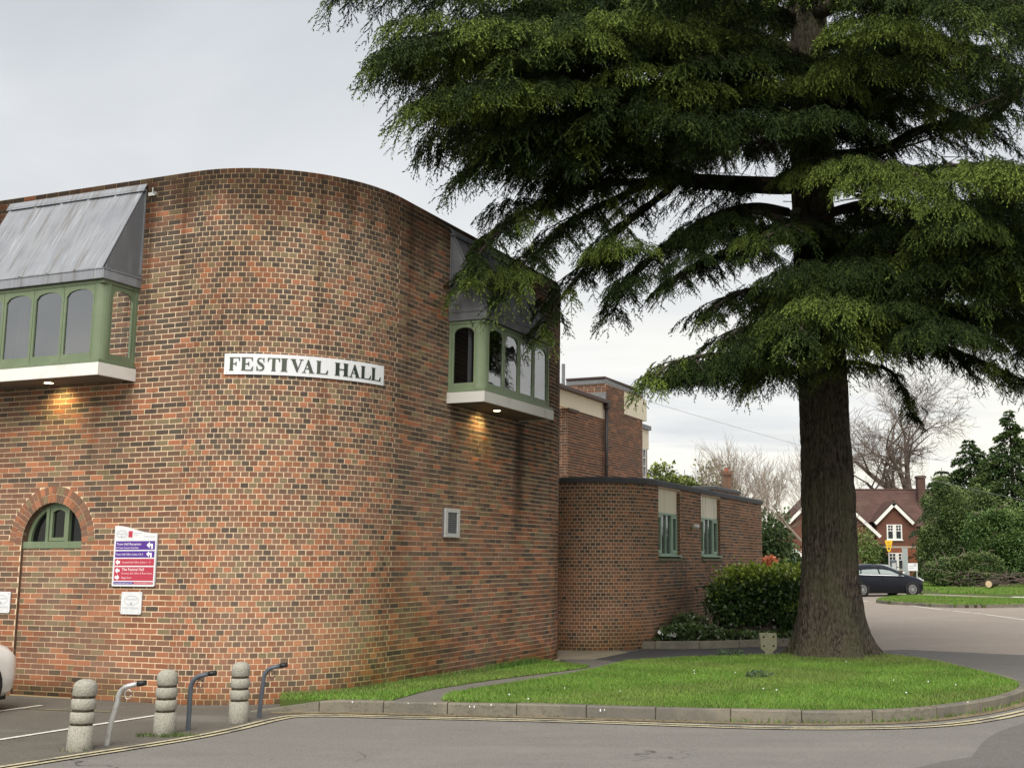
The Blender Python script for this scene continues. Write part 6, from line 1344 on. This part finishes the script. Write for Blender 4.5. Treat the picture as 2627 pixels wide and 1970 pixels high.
FC = [(.026, .052, .018), (.038, .070, .022), (.055, .090, .028)]
q = D(1758, 1440, 92); fir('fir_tree', 'small pointed fir poking up over the annex roof', q[0], q[1], .5, 8.9, 1.2, 2600, .20, [(.05, .06, .025), (.07, .07, .03)], (.12, .10, .05), 51, tiers=14)
q = D(2608, 1440, 74); fir('fir_tree', 'tall dark pointed conifer at the right edge of the photo', q[0], q[1], .45, 11.5, 4.3, 54000, .20, FC, (.11, .145, .035), 52, .85, 50)
q = D(2500, 1440, 80); fir('fir_tree', 'shorter conifer with a ragged double top left of the tall pointed one', q[0], q[1], .45, 10.2, 4.0, 42000, .20, FC, (.095, .125, .035), 53, .70, 40)
q = D(2425, 1440, 82); fir('fir_tree', 'low blue-green conifer beside the house roof', q[0], q[1], .45, 8.3, 2.9, 24000, .16, [(.02, .042, .025), (.03, .055, .03), (.04, .065, .032)], (.06, .09, .045), 54, .6, 20)
HC = [(.048, .085, .020), (.066, .112, .028), (.090, .135, .036), (.055, .092, .028)]
def hedge(label, u, v, Y, blobs, n, size, cols, lift, seed):
    r_ = random.Random(seed + 5); blobs = [(x, y, z, a * .86, b, c * .86) for x, y, z, a, b, c in blobs] + [(x + a * .8 * cos(t_), y - b * .5, z + c * .85 * sin(t_), a * r_.uniform(.18, .36), b * .4, c * r_.uniform(.16, .40)) for x, y, z, a, b, c in blobs for t_ in (r_.uniform(-.3, 3.5) for _ in range(7))]
    q = D(u, v, Y); t = thing('hedge_bush', label, 'bush', (q[0], q[1], gz(Y))); leaf_mass('foliage', t, blobs, n, size, cols, M['leaf'], seed, shell=.45, lift=lift, up=.2); b = MB(); r = random.Random(seed)
    for i in range(9):
        bl = r.choice(blobs); p = Vector((bl[0] + r.uniform(-.6, .6) * bl[3], bl[1] - bl[4] * .5, bl[2] + bl[5] * r.uniform(.1, .7))); d = Vector((r.gauss(0, .5), r.gauss(0, .2), r.uniform(.2, .9))); b.tube([p, p + d * .7, p + d + Vector((r.gauss(0, .3), 0, -.15))], [.03, .022, .01], 3, cap=False)
    b.build('stem', M['twig_dark'], t)['kind'] = 'stuff'; return t
hedge('tall mixed green bush between the house and the conifers', 2420, 1440, 72, [(-.1, 0, 4.4, 1.4, 1.4, 1.9), (1.7, .2, 4.2, 1.7, 1.4, 2.0), (.5, 0, 2.6, 1.9, 1.4, 1.9), (-.8, 0, 1.9, .9, 1.2, 1.7), (3.2, .3, 3.6, 1.6, 1.3, 1.9)], 40000, .105, HC, (.13, .18, .05), 61)
hedge('wide bright green bush at the right edge under the tall conifer', 2560, 1440, 70, [(-.6, 0, 2.9, 1.8, 1.3, 1.6), (1.4, 0, 3.2, 1.8, 1.3, 1.8), (.2, 0, 1.5, 2.5, 1.3, 1.3)], 34000, .105, [(.058, .115, .026), (.075, .14, .032), (.05, .098, .024)], (.14, .21, .055), 62)
hedge('low arching bramble-like bush in front of the hedge by the verge', 2440, 1440, 66, [(-.2, 0, .75, 1.5, 1, .85), (1.5, .1, 1.0, 1.4, 1, .95), (.6, -.3, .45, 1.6, .8, .5)], 18000, .095, HC, (.15, .19, .065), 63)
br = MB(); r = random.Random(9); q0 = D(2540, 1490, 65)
for i in range(230): p = Vector((q0[0] + r.uniform(-2.3, 2.6), q0[1] + r.uniform(-.5, .8), .40 + r.uniform(0, .85))); d = Vector((r.gauss(0, .8), r.gauss(0, .3), r.gauss(.05, .25))); br.tube([p, p + d * .6, p + d + Vector((0, 0, -.1))], [.018, .014, .006], 3, cap=False)
tag(br.build('brushwood', M['twig_dark']), 'heap of brown cut brushwood lying behind the verge', 'brushwood', kind='stuff')
q = G(2537, 1510, .1); lg = thing('cut_log', 'sawn log with a pale cut face lying on the far verge', 'log', (q[0], q[1], q[2] + .25), rad(-40))
b = MB(); b.tube([(0, 0, 0), (0, .9, .05)], [.21, .20], 9); b.build('bark', M['limb'], lg); b = MB(); b.tube([(0, -.01, 0), (0, .0, 0)], [.18, .19], 9); b.build('cut_face', M['wood_cut'], lg)
# far skyline so that the land does not end in a bare edge
r = np.random.default_rng(77); bl = [(x, 170 + 12 * sin(x * .05), 3.0, 9, 6, 3.6 + 1.5 * sin(x * .21)) for x in np.arange(-120, 190, 9)]
o = leaf_mass('distant_woods', None, bl, 16000, 1.3, [(.05, .07, .03), (.07, .085, .04), (.04, .055, .025)], M['leaf'], 78, shell=.3); tag(o, 'distant line of trees on the skyline', kind='stuff')

# ------------------------------------------------------------------ houses
house = thing('gabled_house', 'red brick house with tiled roof and white bargeboards beyond the road', 'house', (0, 88, gz(88)))
HG = gz(88)
def hz(z): return z - HG
def gable_wall(b, x0, x1, ze, xa, za, y, dpt):
    b.add([(x0, y, 0), (x1, y, 0), (x1, y, hz(ze)), (xa, y, hz(za)), (x0, y, hz(ze))] + [(x0, y + dpt, 0), (x1, y + dpt, 0), (x1, y + dpt, hz(ze)), (xa, y + dpt, hz(za)), (x0, y + dpt, hz(ze))], [(0, 1, 2, 3, 4), (1, 6, 7, 2), (0, 4, 9, 5), (5, 9, 8, 7, 6)])
b = MB(); gable_wall(b, 19.25, 22.26, 4.85, 20.55, 6.28, 0, 6); gable_wall(b, 11.6, 19.15, 3.95, 15.38, 7.7, .35, 6); b.box(14, 24.5, 1.2, 8, 0, hz(4.6))
b.build('wall', M['house_brick'], house)
b = MB(); b.box(19.23, 22.28, -.03, .0, 0, hz(2.88)); b.build('wall', M['house_brick_low'], house)
b = MB(); b.box(19.20, 22.30, -.06, .0, hz(2.88), hz(3.02)); b.box(11.5, 19.18, .29, .35, hz(2.55), hz(2.70)); b.build('string_course', M['string'], house)
rf = MB()
def slope(b, p, q, y0, y1, th=.09):
    d = Vector((q[0] - p[0], 0, q[1] - p[1])).normalized(); n = Vector((-d.z, 0, d.x)) * th
    if n.z < 0: n = -n
    b.add([(p[0], y0, p[1]), (q[0], y0, q[1]), (q[0], y1, q[1]), (p[0], y1, p[1]), (p[0] + n.x, y0, p[1] + n.z), (q[0] + n.x, y0, q[1] + n.z), (q[0] + n.x, y1, q[1] + n.z), (p[0] + n.x, y1, p[1] + n.z)], [(0, 1, 2, 3), (4, 5, 6, 7), (0, 1, 5, 4), (1, 2, 6, 5), (2, 3, 7, 6), (3, 0, 4, 7)])
slope(rf, (18.95, hz(4.80)), (20.56, hz(6.42)), -.28, 5); slope(rf, (22.1, hz(4.80)), (20.50, hz(6.42)), -.28, 5); slope(rf, (11.2, hz(3.6)), (15.40, hz(7.82)), .05, 6); slope(rf, (19.55, hz(3.78)), (15.36, hz(7.82)), .05, 6)
rf.add([(14, 1.0, hz(4.55)), (25, 1.0, hz(4.55)), (25, 4.6, hz(7.55)), (15.4, 4.6, hz(7.55)), (25, 8.2, hz(4.55)), (14, 8.2, hz(4.55))], [(0, 1, 2, 3), (3, 2, 4, 5)])
rf.build('roof', M['roof_tile'], house)
b = MB(); b.tube([(15.4, 4.6, hz(7.58)), (25, 4.6, hz(7.58))], .08, 6); b.build('ridge', M['roof_tile'], house)
bg = MB()
for p, q_, y in (((18.98, 4.78), (20.52, 6.33), -.30), ((22.06, 4.78), (20.53, 6.33), -.30), ((19.6, 3.80), (15.38, 7.72), .03), ((11.2, 3.62), (15.38, 7.72), .03)):
    d = Vector((q_[0] - p[0], 0, q_[1] - p[1])).normalized(); n = Vector((d.z, 0, -d.x));  n = n if n.z < 0 else -n; w_ = .24
    a = Vector((p[0], y, hz(p[1]))); c = Vector((q_[0], y, hz(q_[1]))); bg = MB(); off = Vector((0, -.05, 0)); pts = [a, c, c + n * w_, a + n * w_]; bg.add([tuple(v) for v in pts] + [tuple(v + off) for v in pts], [(0, 1, 2, 3), (4, 5, 6, 7), (0, 1, 5, 4), (1, 2, 6, 5), (2, 3, 7, 6), (3, 0, 4, 7)]); bg.build('bargeboard', M['white_paint'], house)
def house_window(x0, x1, z0, z1, y):
    f = MB(); t = .07; f.box(x0, x1, y - .05, y, hz(z0), hz(z0) + .09); f.box(x0, x1, y - .05, y, hz(z1) - t, hz(z1)); mx = (x0 + x1) / 2
    for a, c in ((x0, x0 + .10), (x1 - .10, x1), (mx - .13, mx + .13)): f.box(a, c, y - .05, y, hz(z0) + .09, hz(z1) - t)
    zm = z0 + (z1 - z0) * .56
    for a, c in ((x0 + .10, mx - .13), (mx + .13, x1 - .10)):
        f.box(a, c, y - .045, y, hz(zm), hz(zm) + .05); m_ = (a + c) / 2; f.box(m_ - .02, m_ + .02, y - .045, y, hz(zm) + .05, hz(z1) - t); zq = (zm + z1) / 2; f.box(a, m_ - .02, y - .045, y, hz(zq) - .02, hz(zq) + .02); f.box(m_ + .02, c, y - .045, y, hz(zq) - .02, hz(zq) + .02)
    f.box(x0 - .06, x1 + .06, y - .10, y, hz(z0) - .07, hz(z0)); w_ = f.build('window', M['white_paint'], house)
    for a, c in ((x0 + .10, mx - .13), (mx + .13, x1 - .10)): g = MB(); g.box(a, c, y - .02, y - .01, hz(z0) + .09, hz(z1) - t); g.build('pane', M['glass'], w_)
house_window(19.98, 21.15, 3.50, 4.65, -.0); house_window(20.03, 21.35, 1.25, 2.52, -.03)
b = MB(); b.box(11.9, 13.6, -.7, .3, 0, hz(1.95)); slope(b, (11.75, hz(1.98)), (12.85, hz(2.85)), -.9, .3); slope(b, (13.95, hz(1.98)), (12.85, hz(2.85)), -.9, .3); b.build('porch', M['house_brick'], house)
for p, q_ in (((11.75, 1.98), (12.85, 2.85)), ((13.95, 1.98), (12.85, 2.85))):
    a = Vector((p[0], -.92, hz(p[1]))); c = Vector((q_[0], -.92, hz(q_[1]))); bg = MB(); bg.add([tuple(v) for v in (a, c, c + Vector((0, 0, -.27)), a + Vector((0, 0, -.27)))] + [tuple(v + Vector((0, .04, 0))) for v in (a, c, c + Vector((0, 0, -.27)), a + Vector((0, 0, -.27)))], [(0, 1, 2, 3), (4, 5, 6, 7), (0, 1, 5, 4), (1, 2, 6, 5), (2, 3, 7, 6), (3, 0, 4, 7)]); bg.build('bargeboard', M['white_paint'], house)
for x in (11.95, 13.1): b = MB(); b.tube([(x, -.85, 0), (x, -.85, hz(1.95))], .06, 6); b.build('porch_post', M['white_paint'], house)
b = MB(); b.box(23.25, 23.85, 3, 3.7, hz(6), hz(8.6)); b.box(23.18, 23.92, 2.93, 3.77, hz(8.4), hz(8.55)); b.build('chimney', M['roof_tile'], house)
h2 = thing('chimney_house', 'house behind the annex of which only a tall brick chimney shows', 'house', (5.4, 60, gz(60)))
b = MB(); b.box(-3, .5, -1, 6, 0, 3.2); b.build('wall', M['house_brick'], h2); b = MB(); b.add([(-3.3, -1.3, 3.1), (.8, -1.3, 3.1), (.8, 2.5, 5.0), (-3.3, 2.5, 5.0), (.8, 6.3, 3.1), (-3.3, 6.3, 3.1)], [(0, 1, 2, 3), (3, 2, 4, 5), (0, 3, 5), (1, 4, 2)]); b.build('roof', M['roof_tile'], h2)
b = MB(); b.box(-.21, .21, 0, .5, 2.5, 5.95); b.box(-.25, .25, -.04, .54, 5.95, 6.03); b.box(-.29, .29, -.08, .58, 6.03, 6.22); b.box(-.22, .5, -.02, .52, 4.6, 5.25); b.build('chimney', mat('chimney_brick', (.15, .088, .060), .9, .15, noises=((4.0, (.105, .066, .048), .45, .7, .7), ((2., 2., 13.), (.22, .16, .12), .56, .62, .5))), h2)
b = MB(); b.lathe([(.11, 6.22), (.09, 6.35), (.11, 6.42)], 10, 0, .25); b.build('chimney_pot', M['terracotta'], h2)

# ------------------------------------------------------------------ signs and machine by the far road
ps = D(2281, 1440, 62); pk = thing('pay_sign', 'yellow tapering parking sign on a grey pole in front of the house', 'sign', (ps[0], ps[1], gz(62)))
zt = D(2281, 1386, 62)[2] - gz(62); zb2 = D(2281, 1415, 62)[2] - gz(62); wt = .21
b = MB(); b.tube([(0, 0, 0), (0, 0, zt + .02)], .035, 8); b.build('pole', M['alu'], pk)
b = MB(); b.prism([(-wt, zt), (wt, zt), (wt * .38, zb2 + .05), (wt * .2, zb2), (-wt * .2, zb2), (-wt * .38, zb2 + .05)], -.06, -.036); pl_ = b.build('plate', M['sign_yellow'], pk)
lettering('PAY', -.10, zt - .17, .10, .20, -.062, M['text_dark'], pl_); lettering('HERE', -.11, zt - .31, .10, .22, -.062, M['text_dark'], pl_)
b = MB(); b.prism([(-.075, zt - .40), (0, zt - .55), (.075, zt - .40), (.03, zt - .40), (.03, zt - .35), (-.03, zt - .35), (-.03, zt - .40)], -.064, -.0605); b.build('arrow', M['text_dark'], pl_)
pm_ = thing('pay_machine', 'dark grey pay machine standing behind the dark car bonnet', 'machine', (*D(2292, 1440, 63)[:2], gz(63))); b = MB(); b.box(-.16, .16, -.12, .12, 0, 1.62); o = b.build('cabinet', M['post_grey'], pm_); bevel(o, .03); b = MB(); b.box(-.11, .11, -.135, -.12, 1.15, 1.45); b.build('panel', M['alu'], pm_)
q = D(2322, 1440, 66); nb = thing('glass_display_panel', 'tall pale green glass panel standing between the house window and the white board', 'panel', (q[0], q[1], gz(66))); b = MB(); b.box(-.13, .13, -.02, .02, .75, 2.25); b.build('panel', M['car_glass'], nb); b = MB(); b.box(-.15, -.13, -.03, .03, 0, 2.3); b.box(.13, .15, -.03, .03, 0, 2.3); b.build('frame', M['alu'], nb)
q = D(2341, 1440, 64.5); wb = thing('notice_board', 'white notice board on two posts in front of the house', 'sign', (q[0], q[1], gz(64.5))); b = MB(); b.box(-.27, .27, -.03, .0, D(0, 1464, 64.5)[2] - gz(64.5), D(0, 1444, 64.5)[2] - gz(64.5)); bd = b.build('board', M['sign_white'], wb); b = MB(); b.box(-.25, -.20, 0, .06, 0, 1.1); b.box(.20, .25, 0, .06, 0, 1.1); b.build('post', M['alu'], wb)
b = MB(); zq = D(0, 1453, 64.5)[2] - gz(64.5); b.box(-.2, .18, -.034, -.031, zq, zq + .03); b.box(-.2, .05, -.034, -.031, zq - .09, zq - .065); b.box(.05, .2, -.034, -.031, zq + .07, zq + .15); b.build('print', M['text_grey'], bd)

# ------------------------------------------------------------------ cars
ST = [  # x, sill z, belt z, roof z, half width at the belt, half width at the roof
 (2.12, .36, .54, .60, .50, .40), (2.09, .22, .62, .70, .72, .56), (1.95, .19, .70, .82, .84, .65), (1.6, .18, .80, .93, .885, .68), (1.2, .18, .88, 1.02, .90, .70), (1.0, .18, .92, 1.07, .905, .69), (.6, .18, .945, 1.24, .91, .64), (.2, .18, .96, 1.385, .91, .61), (-.15, .18, .975, 1.46, .91, .595), (-.6, .18, .985, 1.485, .91, .585), (-1.1, .18, .995, 1.465, .91, .58), (-1.5, .18, 1.01, 1.40, .90, .575), (-1.85, .19, 1.02, 1.27, .89, .585), (-2.02, .22, 1.00, 1.08, .86, .62), (-2.14, .30, .82, .86, .80, .64), (-2.17, .42, .62, .66, .70, .55)]
def st_at(x):
    for a, b_ in zip(ST[:-1], ST[1:]):
        if a[0] >= x >= b_[0]: t = (a[0] - x) / (a[0] - b_[0]); return [a[i] + (b_[i] - a[i]) * t for i in range(6)]
    return ST[0] if x > ST[0][0] else ST[-1]
def side_pt(x, f, off, sgn):
    s = st_at(x); y = s[4] * .985 + (s[5] - s[4] * .985) * f; z = s[2] + (s[3] - s[2]) * f - .04 * f
    n = Vector((0, (s[3] - s[2]) + .001, (s[4] - s[5]))).normalized(); return (x, sgn * (y + n.y * off), z + n.z * off)
def make_car(name, label, paint, loc, rz, trim=True, lamps=True):
    t = thing(name, label, 'car', loc, rz); xs = np.linspace(ST[0][0], ST[-1][0], 44); V = []; prof = None
    for x in xs:
        s = st_at(x); x_, zl, zb_, zr, w_, wr = s; hp = [(0, zl), (w_ * .86, zl), (w_ * .96, zl + .07), (w_, zl + (zb_ - zl) * .45), (w_ * 1.0, zl + (zb_ - zl) * .75), (w_ * .985, zb_), (wr + (w_ * .985 - wr) * .30, zb_ + (zr - zb_) * .72), (wr, zr - .035), (wr * .72, zr), (0, zr + .03)]
        ring = [(x, y, z) for y, z in hp] + [(x, -y, z) for y, z in hp[-2:0:-1]]; V += ring
    m = len(ring); n = len(xs); F = [(i * m + j, i * m + (j + 1) % m, (i + 1) * m + (j + 1) % m, (i + 1) * m + j) for i in range(n - 1) for j in range(m)]
    b = MB(); b.add(V, F + [tuple(range(m))[::-1], tuple((n - 1) * m + j for j in range(m))]); body = b.build('body', paint, t, smooth=True)
    def patch(name, pts, mat_, sgn, off=.016, nx=8):
        """side glass given by lower and upper outline (x0,f0)-(x1,f1)"""
        (a0, f0), (a1, f1), (b0, g0), (b1, g1) = pts; q = MB(); vs = []
        for i in range(nx + 1):
            u = i / nx
            for k in range(4): w_ = k / 3; xl = a0 + (a1 - a0) * u; xu = b0 + (b1 - b0) * u; fl = f0 + (f1 - f0) * u; fu = g0 + (g1 - g0) * u; vs.append(side_pt(xl + (xu - xl) * w_, fl + (fu - fl) * w_, off, sgn))
        q.add(vs, [(i * 4 + k, i * 4 + 4 + k, i * 4 + 5 + k, i * 4 + 1 + k) for i in range(nx) for k in range(3)]); return q.build(name, mat_, t, smooth=True)
    for sg in (1, -1):
        patch('side_window', [(.84, .12), (-.32, .10), (.02, .82), (-.32, .84)], M['car_glass'], sg); patch('side_window', [(-.40, .10), (-1.32, .10), (-.40, .84), (-1.18, .82)], M['car_glass'], sg); patch('side_window', [(-1.38, .12), (-1.78, .35), (-1.25, .80), (-1.52, .72)], M['car_glass'], sg)
        if trim: patch('chrome_strip', [(.92, -.05), (-1.80, -.05), (.92, .045), (-1.80, .045)], M['chrome'], sg, .018, 16)
        d = MB(); 
        for x in (.80, -.36, -1.36): 
            for z in (0,): d.box(x - .006, x + .006, sg * .885 - .026, sg * .885 + .026, .30, .90)
        d.build('door_gap', M['black'], t)
        for x in (-.25, -1.2): h = MB(); h.box(x - .09, x + .09, sg * .905 - .02, sg * .905 + .02, .80, .835); o = h.build('door_handle', paint if trim else M['black'], t); bevel(o, .01)
        mr = MB(); mr.box(.60, .74, min(sg * .92, sg * 1.06), max(sg * .92, sg * 1.06), .97, 1.09); o = mr.build('wing_mirror', paint, t); bevel(o, .03)
        if lamps: hl = MB(); hl.prism([(1.74, .80), (1.98, .70), (2.02, .72), (1.94, .79), (1.76, .86)], sg * .66, sg * .835); o = hl.build('headlight', M['lamp_lens'], t); bevel(o, .02)
        tl = MB(); tl.prism([(-1.95, .80), (-2.12, .78), (-2.08, .98), (-1.92, 1.0)], sg * .62, sg * .87); o = tl.build('tail_light', M['red'], t); bevel(o, .02)
        fg = MB(); fg.lathe([(.05, 0), (.05, .02)], 10); o = fg.build('fog_lamp', M['lamp_lens'], t, M=Matrix.Translation((2.04, sg * .62, .40)) @ Matrix.Rotation(rad(90), 4, 'Y'))
        for x in (1.36, -1.30):
            a = MB(); a.tube([(0, -.06, 0), (0, .0, 0)], [.365, .37], 28); o = a.build('wheel_arch', M['black'], t, M=Matrix.Translation((x, sg * .905, .335)) @ (Matrix.Identity(4) if sg > 0 else Matrix.Rotation(pi, 4, 'Z')))
            wm = Matrix.Translation((x, sg * .90, .315)) @ (Matrix.Identity(4) if sg > 0 else Matrix.Rotation(pi, 4, 'Z'))
            ty = MB(); prof = [(.225, .01), (.30, .022), (.315, .0), (.315, -.19), (.25, -.2)]; vs = []
            for r_, y in prof:
                for k in range(32): q = 2 * pi * k / 32; vs.append((r_ * cos(q), y, r_ * sin(q)))
            ty.add(vs, [(i * 32 + k, i * 32 + (k + 1) % 32, (i + 1) * 32 + (k + 1) % 32, (i + 1) * 32 + k) for i in range(4) for k in range(32)]); wheel = ty.build('wheel', M['tyre'], t, smooth=True, M=wm)
            ri = MB(); vs = []
            for r_, y in ((.215, .012), (.195, .016), (.19, -.03)):
                for k in range(32): q = 2 * pi * k / 32; vs.append((r_ * cos(q), y, r_ * sin(q)))
            ri.add(vs, [(i * 32 + k, i * 32 + (k + 1) % 32, (i + 1) * 32 + (k + 1) % 32, (i + 1) * 32 + k) for i in range(2) for k in range(32)])
            for k in range(15):
                q = 2 * pi * k / 15; c, s_ = cos(q), sin(q); w2 = .014
                ri.add([(r_ * c + e * -s_ * w2 * (1 if r_ > .1 else .6), .006, r_ * s_ + e * c * w2 * (1 if r_ > .1 else .6)) for r_ in (.04, .197) for e in (-1, 1)], [(0, 1, 3, 2)])
            ri.lathe([(.05, 0), (.05, .012), (.02, .016)], 12); 
            nv = len(ri.v) - 36
            for k in range(36): x3, y3, z3 = ri.v[nv + k]; ri.v[nv + k] = (x3, z3, y3)
            ri.build('rim', M['alloy'], wheel, M=wm)
            dd = MB(); dd.tube([(0, -.04, 0), (0, -.035, 0)], .215, 24); dd.build('brake_disc', M['black'], wheel, M=wm)
    # front and rear screens
    for nm, xs_ in (('windscreen', (.94, -.05)), ('rear_window', (-1.62, -1.98))):
        q = MB(); vs = []; nx, ny = 6, 6
        for i in range(nx + 1):
            x = xs_[0] + (xs_[1] - xs_[0]) * i / nx; s = st_at(x)
            for k in range(ny + 1): f = -1 + 2 * k / ny; vs.append((x + .0, f * s[5] * .92, s[3] + .036 - .034 * abs(f) ** 2.5))
        q.add(vs, [(i * (ny + 1) + k, i * (ny + 1) + k + 1, (i + 1) * (ny + 1) + k + 1, (i + 1) * (ny + 1) + k) for i in range(nx) for k in range(ny)]); q.build(nm, M['car_glass'], t, smooth=True)
    g = MB(); g.box(2.04, 2.115, -.52, .52, .36, .48); o = g.build('grille', M['black'], t)
    np_ = MB(); np_.box(2.115, 2.14, -.26, .26, .43, .54); np_.build('number_plate', M['sign_white'], t)
    sp = MB(); sp.box(-2.13, -1.92, -.62, .62, .985, 1.025) if not trim else sp.box(-1.62, -1.40, -.55, .55, 1.40, 1.44); o = sp.build('spoiler', paint, t); bevel(o, .012)
    sk = MB(); sk.box(-2.22, -2.05, -.70, .70, .20, .27); o = sk.build('bumper_lip', paint, t); bevel(o, .02)
    un = MB(); un.box(-1.95, 1.95, -.72, .72, .14, .24); un.build('underside', M['black'], t)
    return t
# navy hatchback on the far road: its nose at pixel 2376
wh = G(2342, 1529, 0); ang = rad(19)
make_car('parked_car', 'dark navy hatchback with a chrome window line standing behind the traffic island', M['car_dark'], (wh[0] - 1.36 * cos(ang) - .9 * sin(ang), wh[1] - 1.36 * sin(ang) + .9 * cos(ang), gz(wh[1])), ang)
q = D(2286, 1440, 61); make_car('parked_car', 'pale silver car parked in front of the house, mostly hidden by the dark hatchback', M['car_silver'], (q[0], q[1] + 2.2, gz(61) - .1), rad(-88), False)
# white car reversed up to the wall at the left edge
dirc = dR; endp = D(33, 1722, 15.25)
a_c = atan2(dirc[1], dirc[0]); side = np.array([-dirc[1], dirc[0]])
cx = endp[:2] - dirc * 2.12 + side * .62
make_car('parked_car', 'white car at the left edge parked nose-in to the hall wall', M['car_white'], (cx[0], cx[1], 0), a_c, False, False)
